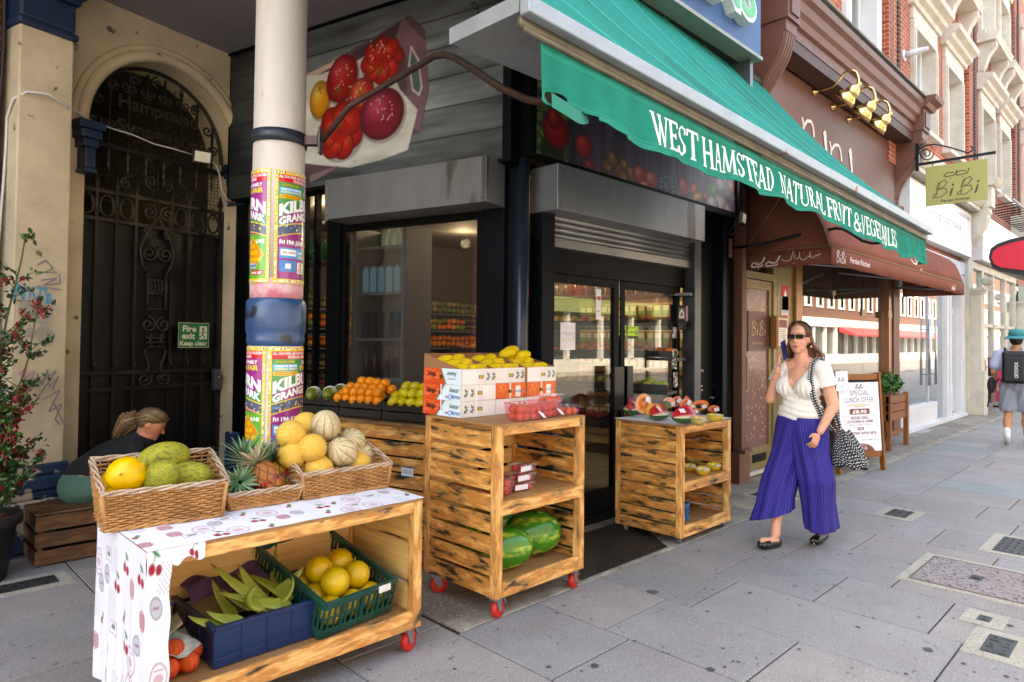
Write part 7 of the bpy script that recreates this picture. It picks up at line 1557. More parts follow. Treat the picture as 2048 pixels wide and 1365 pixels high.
B2=basket('small shallow wicker tray of pineapples between the two big baskets',c2,an2,L2-.02,W2,.07,.09,8,.35,.022)
a,b=front2((606,1000),(776,974),ZT); L3=np.linalg.norm(b-a); an3=math.atan2(b[1]-a[1],b[0]-a[0]); W3=.37; nr3=RZ(an3)@np.array((0,1,0)); c3=(a+b)/2+nr3*W3/2
B3=basket('large wicker basket of striped and netted melons at the right end of the low cart',c3,an3,L3-.01,W3,.12,.215,12,.10)
# ---------------------------------------------------------------- fruit makers
def n3(P,s,seed=0):                                   # cheap smooth noise on points
    P=np.asarray(P)*s; r=np.random.default_rng(seed).uniform(-1,1,(6,3)); ph=np.random.default_rng(seed+9).uniform(0,6,6); return sum(np.sin(P@r[i]*(1+i*.7)+ph[i])/(1+i*.4) for i in range(6))/3
FR=vmat('fruit_skin',.42,bmp=.08,bscale=160); FRR=vmat('fruit_rough',.7,bmp=.5,bscale=240); FRS=vmat('fruit_shiny',.22,spec=.6); FLESH=vmat('cut_flesh',.3,bmp=.1,bscale=120,coat=.4)
def fruit(name,r,colfn,m=None,nu=30,nv=18,shape=None,parent=None,stem=None):
    """r = three half-axes, long axis z; colfn(unit points)->colours"""
    g=MB(); V=[]; 
    g.ell((0,0,0),*r,nu,nv,fn=shape); U=np.array(g.v)/np.array(r); C_=colfn(U); g.c=[tuple(q) for q in np.clip(C_,0,.9)]
    o=g.build(name,m or FR,parent,True)
    if parent is None:                                # keep the origin at the centre
        q=o.location.copy(); o.data.transform(Matrix.Translation(q)); o.location=(0,0,0)
    if stem: s_=MB(); s_.tube([(0,0,r[2]*.96),(0.003,0,r[2]*1.0+.006),(.008,.003,r[2]+stem)],[.005,.004,.003],6); s_.build('stem',mat('stem_dry','#8a7a4a',.8),o,True)
    return o
def mixc(a,b,t): a,b=np.array(_c(a)),np.array(_c(b)); t=np.clip(t,0,1)[...,None]; return a*(1-t)+b*t
def put(o,p,rot=(0,0,0),label=None,cat=None,group=None,scale=None,first=[]):
    o.location=tuple(map(float,p)); o.rotation_euler=rot
    if scale: o.scale=(scale,)*3
    return tag(o,label,cat,group)
def canary(sd): return fruit('yellow_melon',(.074,.074,.084),lambda U: mixc('#e3b80c','#c99a08',.5+.5*n3(U,3,sd))*(1+.05*np.sin(np.arctan2(U[:,1],U[:,0])*9))[:,None],stem=.01)
def piel(sd): return fruit('green_melon',(.072,.072,.110),lambda U: mixc(mixc('#7d8218','#a39c28',.5+.5*n3(U,3,sd)),'#26340e',(n3(U*np.array((3,3,1)),16,sd+3)> .30)*.6*(1-.0*U[:,2])),m=FRR,stem=.012,nu=64,nv=40)
def Bp(Bt,x,y,z): t_,c_,R=Bt; return c_+R@np.array((x,y,z))
tp=lambda rx,ry,rz: (rx,ry,rz)
items=[(canary(1),Yp(253,950,3.06),(1.35,.3,-.6),'round bright yellow melon sitting highest at the left of the first basket'),
(canary(2),Yp(236,972,3.2),(1.3,.2,.9),'yellow melon at the far left corner of the first basket'),
(canary(3),Yp(245,1003,3.06),(1.5,0,1.6),'yellow melon low against the front rim of the first basket'),
(canary(5),Yp(285,985,3.1),(1.4,.5,.3),'yellow melon mostly hidden under the green ones in the first basket'),
(piel(4),Yp(328,917,3.22),(0,1.45,an+.12),'long dark green melon lying highest at the back of the first basket'),
(piel(6),Yp(315,960,3.05),(1.0,.25,.25),'green melon standing stem up at the middle front of the first basket'),
(piel(8),Yp(372,958,3.10),(0,1.35,an-.55),'green melon lying at the right end of the first basket')]
for o,p,r,l in items: put(o,p,r,l,'melon')
def galia(sd): return fruit('netted_melon',(.072,.072,.072),lambda U: mixc(mixc('#dcae3c','#cf9c36',.5+.5*n3(U,2,sd)),'#dcc488',(np.abs(n3(U,46,sd))<.16)*.35),m=FRR,nu=72,nv=44)
def canta(sd,g_='#5d7038'):
    def f(U):
        a=np.arctan2(U[:,1],U[:,0])*10/2; st=np.abs(np.sin(a)); base=mixc('#c9b48a','#b59f76',.5+.5*n3(U,3,sd)); base=mixc(base,'#e0d2b0',(np.abs(n3(U,26,sd))<.25)*.5); return mixc(base,g_,(st<.13)*.85*(np.abs(U[:,2])<.97))
    return fruit('striped_melon',(.075,.075,.083),f,m=FRR,nu=80,nv=24,shape=lambda p: 1-.02*(abs(math.sin(math.atan2(p[1],p[0])*5))<.2))
W=lambda px,py,z: Zp(px,py,z)
items=[(galia(1),Yp(582,870,3.14),(0,.2,0),'plain golden netted melon at the left corner of the right-hand basket'),
(galia(2),Yp(624,897,3.06),(.3,.2,0),'golden netted melon in the middle front of the right-hand basket'),
(galia(3),Yp(612,852,3.26),(0,0,0),'pale golden melon behind the topmost striped one'),
(galia(4),Yp(585,910,3.12),(.3,0,0),'golden melon low behind the front rim at the left of the right-hand basket'),
(galia(5),Yp(715,930,3.06),(.3,0,0),'golden melon half hidden at the right of the right-hand basket'),
(galia(6),Yp(637,940,3.05),(.3,0,1),'golden melon peeping over the front rim of the right-hand basket'),
(canta(1),Yp(651,852,3.16),(.25,-.25,.3),'green striped pale melon topmost in the right-hand basket'),
(canta(2),Yp(684,905,3.05),(1.0,-.2,-1.0),'striped pale melon leaning at the front right of the right-hand basket'),
(canta(3),Yp(703,885,3.18),(1.0,.1,-.7),'striped pale melon at the back right of the right-hand basket'),
(canta(4),Yp(722,915,3.16),(1.2,.1,-.7),'striped melon low at the right end of the right-hand basket')]
for o,p,r,l in items: put(o,p,r,l,'melon')
# pineapples
def pineapple(label,p,axis,h,r,crown,nleaf,ci,seed,lc=('#4f7a52','#6d9468','#7d9c7a','#3f6a44')):
    t=thing('pineapple',label,'pineapple',p); rr=random.Random(seed); ax=unit(axis); p=np.array(p,float)
    ex=unit(np.cross(ax,(0.3,.2,1))); ey=np.cross(ax,ex); g=MB(); nu,nv=64,40; vs=[]; cs=[]
    for j in range(nv+1):
        v=j/nv; rad=r*math.sin(PI*min(max(.10+.82*v,0),1))**.45
        for k in range(nu):
            a=2*PI*k/nu; q1=abs(math.sin(a*4+v*9)); q2=abs(math.sin(a*4-v*9)); e=min(q1,q2); bump_=min(e*1.6,1); R_=rad*(1-.07*(1-bump_)); vs.append(p+ax*h*(v-.5)+(ex*math.cos(a)+ey*math.sin(a))*R_)
            cc=mixc('#4a3418',ci,np.array([bump_]))[0]; 
            if e>.85: cc=cc*np.array((.75,.62,.5))
            cs.append(tuple(cc))
    fs=[(j*nu+k,j*nu+(k+1)%nu,(j+1)*nu+(k+1)%nu,(j+1)*nu+k) for j in range(nv) for k in range(nu)]; g.add(vs,fs,None,cs); g.add([p-ax*h*.5],[]); g.f.append(tuple(range(nu))); g.mi.append(0); g.build('fruit',FRR,t,True)
    g=MB(); b=p+ax*h*.47
    for i in range(nleaf):
        u=i/nleaf; a=i*2.4; up=.15+.85*u; d0=unit(ax*up*1.2+(ex*math.cos(a)+ey*math.sin(a))*(1.05-up*.75)); l=crown*(.45+.55*math.sin(PI*min(1,u*.75+.25))); w_=.011*(1.1-.5*u)
        pts=[]; q=b+(ex*math.cos(a)+ey*math.sin(a))*r*.22+ax*u*crown*.25; dd=d0.copy(); out=(ex*math.cos(a)+ey*math.sin(a)); sd=unit(np.cross(dd,out)) if np.linalg.norm(np.cross(dd,out))>.01 else ex
        Lf=[]; 
        for s_ in range(6):
            f=s_/5; ww=w_*(1-f)**.8+.0006; Lf.append((q-sd*ww,q+out*.003*0-unit(np.cross(sd,dd))*.003*(1-f),q+sd*ww)); dd=unit(dd+out*.12-UZ*.02); q=q+dd*l/5
        o0=len(g.v); vv=[x for tr in Lf for x in tr]; cc=np.array(H(rr.choice(lc)))*rr.uniform(.8,1.2)
        g.add(vv,[(3*s_,3*s_+1,3*s_+4,3*s_+3) for s_ in range(5)]+[(3*s_+1,3*s_+2,3*s_+5,3*s_+4) for s_ in range(5)],None,[tuple(cc*(1+.0*s_)) for s_ in range(6) for _ in range(3)])
    g.build('crown',LEAF,t)
    return t
zz=.02
pineapple('pineapple lying with its small dark green crown towards the camera in the tray',Yp(470,968,3.12),(-.05,-.9,.25),.11,.052,.085,36,'#9a7a30',1)
pineapple('ripe reddish pineapple with a pale pink crown in the front of the tray',Yp(535,962,3.06),(-.40,.25,.85),.19,.068,.13,34,'#b06a30',2,('#b89878','#a8a080','#8f9a78','#c4a888'))
pineapple('pineapple at the right of the tray with a tall blue green crown leaning back',Yp(558,956,3.17),(-.35,.25,.85),.17,.060,.16,40,'#c0982c',3)
pineapple('tall crowned pineapple at the back left of the tray against the column',Yp(497,952,3.24),(-.15,.15,.95),.13,.052,.19,44,'#8a7a34',4)
g=MB()
for p,axp in ((Yp(535,962,3.06),unit((-.40,.25,.85))),(Yp(558,951,3.17),unit((-.35,.25,.85)))):
    g.lathe([(.0685,-.010),(.0685,.010)],20,p,axp,cap=False)
tag(g.build('fruit_bands',mat('band_black','#1a1a1a',.4,c2='#b02020',scale=30,var=1.)),'black paper bands round the two pineapples on the right of the tray','label')
# ---------------------------------------------------------------- plastic crates inside the long cart
def plcrate(label,c,ang,L,W_,h,m,tilt=0,ribs=True,hole=.012):
    t=thing('plastic_crate',label,'crate',c); R=RZ(ang)@RX(tilt); c=np.array(c,float); ex,ey,ez=R[:,0],R[:,1],R[:,2]; P=lambda x,y,z: c+R@np.array((x,y,z))
    g=MB()
    def wall(u0,u1,fix,axis):
        n=int(abs(u1-u0)/.030)
        mk=lambda a0,a1,z0,z1,th=.004: g.obox(P((a0+a1)/2,fix,(z0+z1)/2) if axis=='x' else P(fix,(a0+a1)/2,(z0+z1)/2),ex if axis=='x' else ey,ey if axis=='x' else ex,ez,abs(a1-a0)/2,th,(z1-z0)/2)
        mk(u0,u1,0,h*.22); mk(u0,u1,h*.80,h*.9)
        mk(u0,u1,h*.92,h,.012)
        if ribs:
            mk(u0,u1,h*.50,h*.55)
            for i in range(n+1): a=u0+(u1-u0)*i/n; mk(max(a-.006,u0),min(a+.006,u1),h*.22,h*.80)
        else: mk(u0,u1,h*.22,h*.80); 
        for i in range(1,4): a=u0+(u1-u0)*i/4; mk(a-.004,a+.004,h*.02,h*.9,.009)
    wall(-L/2,L/2,-W_/2,'x'); wall(-L/2,L/2,W_/2,'x'); wall(-W_/2,W_/2,-L/2,'y'); wall(-W_/2,W_/2,L/2,'y')
    g.build('wall',m,t,bev=.0015); g=MB(); g.obox(P(0,0,.004),ex,ey,ez,L/2,W_/2,.004); g.build('bottom',m,t); return t,P
NB=mat('crate_navy','#052b58',.35,c2='#042044',scale=8,spec=.6); GRN=mat('crate_green','#0b4a3e',.32,c2='#083a32',scale=8,spec=.6)
zsh=.19
cb=(Zp(431,1338,zsh)+Zp(628,1272,zsh))/2
a=Zp(429,1340,zsh); b=Zp(630,1273,zsh); Lb=np.linalg.norm(b-a); ab=math.atan2(b[1]-a[1],b[0]-a[0]); nb=RZ(ab)@np.array((0,1,0)); cN=(a+b)/2+nb*.295
K1,P1=plcrate('navy blue plastic crate of aloe leaves in the low cart',cN,ab,Lb,.58,.165,NB,0,False)
a=Zp(645,1280,zsh); b=Zp(780,1225,zsh); Lg=np.linalg.norm(b-a)+.02; ag=math.atan2(b[1]-a[1],b[0]-a[0]); ng=RZ(ag)@np.array((0,1,0)); cG=(a+b)/2+ng*.285+UZ*.075
K2,PG=plcrate('dark green slotted plastic crate of yellow melons tilted in the low cart',cG,ag,Lg,.57,.17,GRN,.26)
g=MB(); q=PG(.12,-.30,.155); g.obox(q,RZ(ag)[:,0],UZ,RZ(ag)[:,1],.035,.016,.001); tag(g.build('crate_label',mat('label_white','#d9d9d4',.6)),'white paper label on the rim of the green crate','label')
rr=random.Random(14); k=0
galg=[]
for (x,y,z) in ((-.10,-.215,.07),(.01,-.215,.07),(.105,-.21,.07),(-.10,-.09,.07),(.005,-.085,.07),(.105,-.085,.07),(-.10,.035,.07),(.005,.04,.07),(.105,.04,.07),(-.055,-.155,.165),(.06,-.15,.165),(-.06,-.03,.165),(.055,-.02,.165)):
    sc_=Lg/.37
    if not galg: o=fruit('honeydew_melon',(.064,.064,.065),lambda U: mixc('#d8b21c','#b99212',.5+.5*n3(U,3,4)),stem=None); put(o,PG(x*sc_,y,z),(rr.uniform(0,3),rr.uniform(0,3),0),'round yellow melon in the green plastic crate','melon','yellow melons in the green crate'); galg.append(o)
    else: dup(galg[0],loc=PG(x*sc_,y,z),rot=(rr.uniform(0,3),rr.uniform(0,3),0),scale=rr.uniform(.92,1.04))
# purple paper and aloe leaves
c=Cv(40,40,'#5d3f66'); c.noise(.7,6); 
def pap(U,V):
    Pm=np.zeros(U.shape+(3,)); X=-.5+U; Zz=.175+.07*(1-V)+.02*np.sin(U*9)+.012*np.sin(V*11+U*5); Y=.28-.03*np.sin(U*7)-.26*V
    for i in range(U.shape[0]):
        for j in range(U.shape[1]): Pm[i,j]=P1(X[i,j]*Lb*.80-.02,Y[i,j],Zz[i,j])
    return Pm
tag(c.sheet('purple_paper',pap,vmat('paper_purple',.8)),'crumpled purple paper lining the back of the navy crate','paper')
def aloe(p,d,up,l,w_,label,bend=.15):
    g=MB(); d=unit(d); s_=unit(np.cross(d,up)); u=np.cross(s_,d); R_=[]; cs=[]; n=18; q=np.array(p,float); dd=d.copy()
    for i in range(n+1):
        f=i/n; ww=w_*(1-f)**.75*(.55+.45*min(1,f*6))+.001; th=ww*.42; uu=unit(np.cross(s_,dd)); ring=[]
        for k in range(10):
            a=2*PI*k/10; jag=1+(.12 if (i%2 and k in (0,5)) else 0); ring.append(q+s_*math.cos(a)*ww*jag+uu*(math.sin(a)*th+.5*ww*math.cos(a)**2*.6)); cc=mixc('#7f8f30','#a3a548',np.array([abs(math.cos(a))*.6]))[0]; cs.append(tuple(mixc(cc,'#7a4a26',np.array([max(0,(f-.82)*5)+.0]))[0]))
        R_.append(ring); q=q+dd*l/n; dd=unit(dd+uu*bend/n*3)
    g.rings(R_,True,True,True,cs); return tag(g.build('aloe_leaf',vmat('aloe',.4,bmp=.15,bscale=120),None,True),label,'aloe leaf')
ax_=RZ(ab)
A_=lambda x,y,z: ax_@np.array((x,y,z))
aloe(P1(.06,-.20,.13),A_(-.65,.45,.55),A_(.3,-.8,.5),.34,.040,'aloe leaf standing tallest with a brown curled tip',.1)
aloe(P1(.05,-.16,.12),A_(-.35,.6,.75),A_(.2,-.8,.4),.24,.045,'broad aloe leaf behind the tallest one',.1)
aloe(P1(.02,-.20,.16),A_(-1,.05,.12),A_(0,-.5,.8),.20,.042,'short aloe leaf curling left over the rim',.8)
aloe(P1(.17,-.16,.13),A_(-.45,.7,.50),A_(.3,-.6,.6),.26,.045,'aloe leaf with a burnt orange tip at the right',-.1)
aloe(P1(.09,-.19,.15),A_(.85,-.15,.25),A_(0,-.2,1),.15,.034,'small aloe leaf pointing right at the corner',.6)
aloe(P1(.14,-.22,.13),A_(-.95,.28,.28),A_(0,-.6,.8),.34,.034,'long aloe leaf lying low along the front of the crate',.1)
for k in range(9):
    a=.5+k*.62; aloe(P1(.02+.14*math.cos(a*1.3),-.14+.10*math.sin(a*1.7),.10+.008*k),A_(math.cos(a),.55+.4*math.sin(a*2),.10+.07*(k%3)),A_(0,-.6,.8),.17+.015*(k%4),.032,['aloe leaf low at the right rim','aloe leaf behind the burnt tip','aloe leaf at the back of the heap','aloe leaf pointing back left','aloe leaf at the left under the tallest','aloe leaf crossing beneath the curled one','aloe leaf deep in the middle of the heap','aloe leaf at the front right under the small one','aloe leaf lying on the purple paper'][k],.3)
# oranges in red net bags
NET=mat('net_red','#c02818',.5); ORS=fruit('orange',(.038,.038,.036),lambda U: mixc('#dc5c0a','#c84a08',.5+.5*n3(U,3,1)),m=FRR); ORS.name='orange_fruit'
COL.objects.unlink(ORS)
def netbag(label,spots,slabs):
    p0=spots[0]; t=thing('orange_net_bag',label,'bag of oranges',p0)
    for p in spots:
        o=bpy.data.objects.new('orange',ORS.data); COL.objects.link(o); o.parent=t; o.location=tuple(np.array(p)-np.array(p0)); o.rotation_euler=(p[0]*9,p[1]*7,0)
    g=MB()
    for p in spots: g.ell(p,.0395,.0395,.0375,14,12)
    o=g.build('net',NET,t); w_=o.modifiers.new('w','WIREFRAME'); w_.thickness=.0016
    for q in slabs: q(t)
zf=.19
f1=lambda px,py,z: Zp(px,py,z)
b1=f1(345,1330,.235); 
def lab1(t):
    g=MB(); vs=[]; 
    for i in range(7):
        for j in range(5): vs.append(b1+np.array((-.075+.17*i/6,-.035+.045*j,.045+.018*math.sin(i*1.3+j)+.01*j)))
    g.add(vs,[(i*5+j,i*5+j+1,(i+1)*5+j+1,(i+1)*5+j) for i in range(6) for j in range(4)]); g.build('bag_label',mat('label_greenwhite','#dcdad2',.5,c2='#1c5a34',scale=9,var=1.),t,True)
netbag('net bag of oranges lying at the front left inside the low cart',[b1+np.array(q) for q in ((-.02,-.02,0),(.055,-.015,.0),(.02,.045,.0),(-.05,.04,.0),(.085,.03,.02),(.01,.02,.05))],[lab1])
b2=b1+np.array((-.03,.13,.045))
def lab2(t): g=MB(); g.obox(b2+np.array((.05,-.02,.06)),(1,.2,.5),(0,1,.3),(0,0,1),.05,.035,.004); g.build('bag_label',mat('label_dark','#1c4a30',.5,c2='#c8b89a',scale=8,var=1.),t)
netbag('net bag of oranges piled behind, at the left wall of the low cart',[b2+np.array(q) for q in ((-.02,0,.0),(.03,.02,.02),(-.01,.01,.065),(.035,-.03,-.005),(-.04,-.01,.10))],[lab2])
# ---------------------------------------------------------------- mango boxes on the tall cart
def print_box(name,label,x0,y0,z0,dx,dy,dz,front,side,open_=False,rise=.0,group=None,slope=True):
    t=thing(name,label,'box',(x0+dx/2,y0+dy/2,z0)); K=mat('cardboard','#9a6c48',.8,c2='#86593a',scale=4)
    g=MB(); th=.004; g.box(x0+th,x0+dx-th,y0+th,y0+dy-th,z0,z0+th)
    for q in ((x0,x0+th,y0,y0+dy),(x0+dx-th,x0+dx,y0,y0+dy),(x0+th,x0+dx-th,y0+dy-th,y0+dy),(x0+th,x0+dx-th,y0,y0+th)): g.box(*q,z0,z0+dz)
    if not open_: g.box(x0+th,x0+dx-th,y0+th,y0+dy-th,z0+dz-th,z0+dz-.0005)
    else:
        for xx in (x0,x0+dx-th): g.prism([(xx,y0+.01,z0+dz),(xx,y0+dy,z0+dz),(xx,y0+dy,z0+dz+rise)],(th,0,0))
        g.box(x0+th,x0+dx-th,y0+dy-th,y0+dy,z0+dz,z0+dz+rise)
    g.build('carton',K,t)
    c=Cv(int(dx*330),int(dz*330),'#e6e4de'); front(c); c.sheet('printed_front',flat((x0,y0-.0012,z0+dz),(dx,0,0),(0,0,-dz)),vmat('print_card',.5),t)
    if side: c=Cv(int(dy*260),int(dz*330),'#e6e4de'); side(c); c.sheet('printed_side',flat((x0-.0012,y0+dy,z0+dz),(0,-dy,0),(0,0,-dz)),vmat('print_card',.5),t)
    return t
def fw(c,lab=True,inv=False,ret=None):
    W,Hh=c.w,c.h; c.rect(0,0,W,Hh,'#dedcd8'); c.rect(W*.03,Hh*.08,W*.42,Hh*.92,'#e9e7e3'); c.rect(W*.48,Hh*.40,W*.62,Hh*.62,'#5a3d24'); c.ell(W*.55,Hh*.51,W*.05,Hh*.09,'#c8a020')
    for cx in (.74,.90):
        for k in range(5): a=k*.9-1.6; c.ell(W*cx+4*math.cos(a),Hh*.5+5*math.sin(a),3,1.6,'#1c5c38',rot=a)
def fwl(c):
    W,Hh=c.w,c.h; c.rect(0,0,W,Hh,'#dedcd8'); c.rect(W*.62,Hh*.08,W*.98,Hh*.92,'#e9e7e3'); c.rect(W*.46,Hh*.40,W*.60,Hh*.62,'#5a3d24'); c.ell(W*.53,Hh*.51,W*.05,Hh*.09,'#c8a020'); c.rect(W*.42,0,W*.45,Hh,'#f0f0f2')
    for cx in (.12,.30):
        for k in range(5): a=k*.9-1.6; c.ell(W*cx+4*math.cos(a),Hh*.5+5*math.sin(a),3,1.6,'#1c5c38',rot=a)
def fo(c):
    W,Hh=c.w,c.h; c.rect(0,0,W,Hh,'#e0601a'); rr=random.Random(W)
    for i in range(9): c.ell(W*rr.random(),Hh*rr.random(),8,6,'#f09a5a',rot=rr.uniform(0,3),ring=1)
    c.rect(W*.47,0,W*.51,Hh,'#eeeeee'); c.ell(W*.47,Hh*.55,W*.06,Hh*.12,'#3a3a12'); c.rect(W*.66,Hh*.22,W*.82,Hh*.92,'#e8e6e2'); c.text('exofarms',W*.62,Hh*.62,Hh*.16,'#2f7ac0',W*.34,.02)
def so_(inv):
    def f(c):
        W,Hh=c.w,c.h; c.rect(0,0,W,Hh,'#d5e0e8'); P=[(0,0),(W*.46,0),(W*.60,Hh),(0,Hh)] if inv else [(0,0),(W*.58,0),(W*.36,Hh),(0,Hh)]
        c.poly(P,'#d8481a'); c.line([(W*.46,0),(W*.60,Hh)] if inv else [(W*.58,0),(W*.36,Hh)],3,'#1c8a5a'); rr=random.Random(3)
        for i in range(7): c.ell(W*.4*rr.random(),Hh*rr.random(),6,5,'#ee8a5a',ring=1)
        c.rect(W*.43,Hh*.42,W*.51,Hh*.66,'#4a2a12')
        if inv: c.text('Mango',W*.34,Hh*.32,Hh*.26,'#3a1a12',W*.24,.04,flip=True,shear=.3); c.text('kesar',W*.86,Hh*.24,Hh*.26,'#1c5c58',W*.26,.03,flip=True,shear=.3); c.rect(W*.64,Hh*.62,W*.84,Hh*.67,'#4a5ab0'); 
        else: c.text('Mango',W*.09,Hh*.55,Hh*.28,'#3a1a12',W*.27,.05,shear=.3); c.text('kesar',W*.70,Hh*.46,Hh*.28,'#1c5c40',W*.26,.03,shear=.35); c.text('ex',W*.60,Hh*.84,Hh*.2,'#223a5a',W*.09,.02); c.text('farms',W*.75,Hh*.84,Hh*.24,'#2456a8',W*.22,.04,shear=.2); c.ell(W*.715,Hh*.76,4,5,'#1c8ac0',ring=1.5); c.rect(W*.475,0,W*.50,Hh,'#eef0f4')
    return f
bx0=Zp(989,858,1.062); ZB=1.062; bw=.262; bd=.36; bh=.0935; x_=bx0[0]+.0; y_=2.965
x_=2.545
Lb_=['lowest mango box of the left stack, white front and orange side','middle mango box of the left stack, white front and orange side','open mango box on top of the left stack']
def mango_net():
    g=MB(); g.ell((0,0,0),.036,.036,.062,18,12); return g
MG=mat('foam_net','#e0c010',.75,c2='#c9a808',bmp=1.,bscale=150,speck=('#6a5408',180,.60)); mg=mango_net(); mgo=mg.build('mango',MG,None,True); mgo.data.transform(Matrix.Translation(mgo.location)); mgo.location=(0,0,0)
tag(mgo,None,'mango')
first=[True]
def addm(p,r,label,group):
    global mgo
    if first[0]: mgo.location=tuple(p); mgo.rotation_euler=r; mgo['label']=label; mgo['group']=group; first[0]=False
    else: dup(mgo,loc=p,rot=r,label=label,group=group)
for st,(n_,lf) in enumerate(((0,'left'),(1,'middle'),(2,'right'))):
    xs=x_+st*.276
    wd=.274
    for k in range(3):
        z=ZB+k*(bh+.001); top=k==2
        fr_=(fwl if (st==0 and k<2) else fw) if (st==0 or k!=1) else fo
        lab=Lb_[k] if st==0 else (['lowest white mango box of the %s stack','orange fronted mango box in the %s stack','open white mango box on top of the %s stack'][k]%lf)
        if k==0 and st>0: lab='lowest mango box of the %s stack, behind the peach punnets'%lf
        print_box('mango_box',lab,xs+(.004 if st==0 and k==2 else 0),y_+.01*k*(st==1),z,wd,bd,bh,fr_,so_(k==2) if st==0 else None,top,.085)
    base=np.array((xs+wd/2,y_+bd/2,ZB+3*bh)); g_='netted yellow mangoes in the open %s box'%lf; l_='mango in a yellow foam net in the open %s box'%lf
    for (dx,dy,dz,rz) in ((-.07,-.09,-.01,.2),(.0,-.10,-.01,-.3),(.07,-.09,-.01,.1),(-.06,.0,.015,.3),(.03,.0,.02,.1),(-.05,.09,.04,0),(.05,.09,.045,.4)): addm(base+np.array((dx,dy,dz)),(1.2,.2,rz+.8),l_,g_)
    if st==2:
        for (dx,dy,dz,rz) in ((-.08,.06,.085,.9),(-.02,.09,.10,.3),(.02,.02,.07,.6)): addm(base+np.array((dx,dy,dz)),(1.25,.5,rz),'mango in a yellow foam net heaped above the right box','heaped netted mangoes above the right box')
# peach punnets
PUN=glassm('punnet_pink',(1,.74,.78),1.,.05,.03,.05); CLR=glassm('punnet_clear',(1,.98,.98),1.2,.05,.05,.04)
PCH=fruit('peach',(.0245,.0245,.024),lambda U: mixc('#c8402c','#eaa040',(n3(U,2,5)>.1)*.6+.2*n3(U,6,2)),m=FRR,nu=18,nv=12); COL.objects.unlink(PCH); PCR=fruit('apricot',(.022,.022,.021),lambda U: mixc('#d8401c','#ec7a40',.5+.5*n3(U,3,7)),nu=16,nv=10); COL.objects.unlink(PCR)
STRW=fruit('strawberry',(.016,.016,.02),lambda U: mixc('#c41822','#e03838',.5+.5*n3(U,4,3)),nu=12,nv=9); COL.objects.unlink(STRW)
def punnet(label,x,y,z,L,W_,h,shell,fr,n,film=True,rz=0,nm='peach',seed=1,group=None):
    t=thing('fruit_punnet',label,'punnet',(x,y,z),0,group); rr=random.Random(seed); R=RZ(rz); P=lambda a,b,c_: np.array((x,y,z))+R@np.array((a,b,c_))
    g=MB(); a,b=L/2,W_/2; s_=.86
    lo=[P(-a*s_,-b*s_,.002),P(a*s_,-b*s_,.002),P(a*s_,b*s_,.002),P(-a*s_,b*s_,.002)]; hi=[P(-a,-b,h),P(a,-b,h),P(a,b,h),P(-a,b,h)]
    g.add(lo+hi,[(0,1,5,4),(1,2,6,5),(2,3,7,6),(3,0,4,7),(0,3,2,1)]); g.build('tray',shell,t)
    g=MB()
    for i in range(4): g.bar(hi[i],hi[(i+1)%4],.008,.004)
    g.build('rim',shell,t)
    r=max(v.co[2] for v in fr.data.vertices); cnt=0; i=0
    nx=max(1,int(L*.9/(2.0*r))); ny=max(1,int(W_*.98/(2.0*r)))
    for lv in range(max(1,int(h/(1.4*r)))):
        for j in range(ny):
            for i in range(nx):
                if cnt>=n: break
                q=P(-a*.86+r+(L*.86-2*r)*(i/(max(nx-1,1)))+rr.uniform(-.003,.003),-b*.86+r+(W_*.86-2*r)*(j/(max(ny-1,1))),r+lv*1.6*r); o=bpy.data.objects.new(nm,fr.data); COL.objects.link(o); o.parent=t; o.location=tuple(q-np.array((x,y,z))); o.rotation_euler=(rr.uniform(0,6),rr.uniform(0,6),0); cnt+=1
    if film:
        g=MB(); g.add([h_+UZ*.002 for h_ in hi]+[P(0,0,h+.012)],[(0,1,4),(1,2,4),(2,3,4),(3,0,4)]); g.build('film',CLR,t)
    return t,P
pz=1.0625
def tagp(P,x,y,rz,label): 
    g=MB(); a=P(x,y,.05); g.add([a,a+(.028,-.014,-.035),a+(.055,-.018,-.042),a+(.045,0,-.015),a+(.02,.002,-.002)],[(0,1,3,4),(1,2,3)]); g.build('price_tag',mat('tag_white','#dcdce2',.6),[o for o in COL.objects if o.get('label')==label][-1])
l1='pink plastic punnet of peaches nearest the front corner of the tall cart'; t_,P=punnet(l1,2.78,2.675,pz,.23,.12,.10,PUN,PCH,24,False,.03); tagp(P,.04,-.062,0,l1)
l2='second pink punnet of peaches, behind the front one on the tall cart'; t_,P=punnet(l2,2.99,2.71,pz,.18,.12,.10,PUN,PCH,24,False,.1,seed=2); tagp(P,.03,-.062,0,l2)
punnet('clear punnet of apricots at the far right corner of the tall cart top',3.19,2.70,pz,.13,.10,.055,CLR,PCR,12,True,.15,'apricot',3); punnet('clear punnet of apricots next to the corner one on the tall cart',3.10,2.82,pz,.14,.10,.055,CLR,PCR,12,True,.1,'apricot',4)
punnet('clear punnet of apricots stacked on top of the others on the tall cart',3.12,2.79,pz+.068,.17,.11,.05,CLR,PCR,12,True,.2,'apricot',5)
sz=.642
punnet('pink punnet of peaches on the middle shelf of the tall cart, by the left post',2.64,2.75,sz,.15,.12,.10,PUN,PCH,14,False,0,'peach',6)
def flap(x,y,z):
    return None
for k,lb in enumerate(('lowest clear strawberry punnet on the middle shelf of the tall cart','middle clear strawberry punnet on the shelf of the tall cart','topmost clear strawberry punnet on the shelf of the tall cart')):
    t_,P=punnet(lb,2.83+.01*k,2.76,sz+.052*k,.15,.10,.045,CLR,STRW,14,True,.1*(k-1),'strawberry',8+k)
    g=MB(); g.obox(P(-.03,-.052,.026),P(1,0,0)-P(0,0,0),P(0,1,0)-P(0,0,0),UZ,.048,.001,.014); g.build('paper_label',mat('tag_white','#dcdce2',.6),t_)
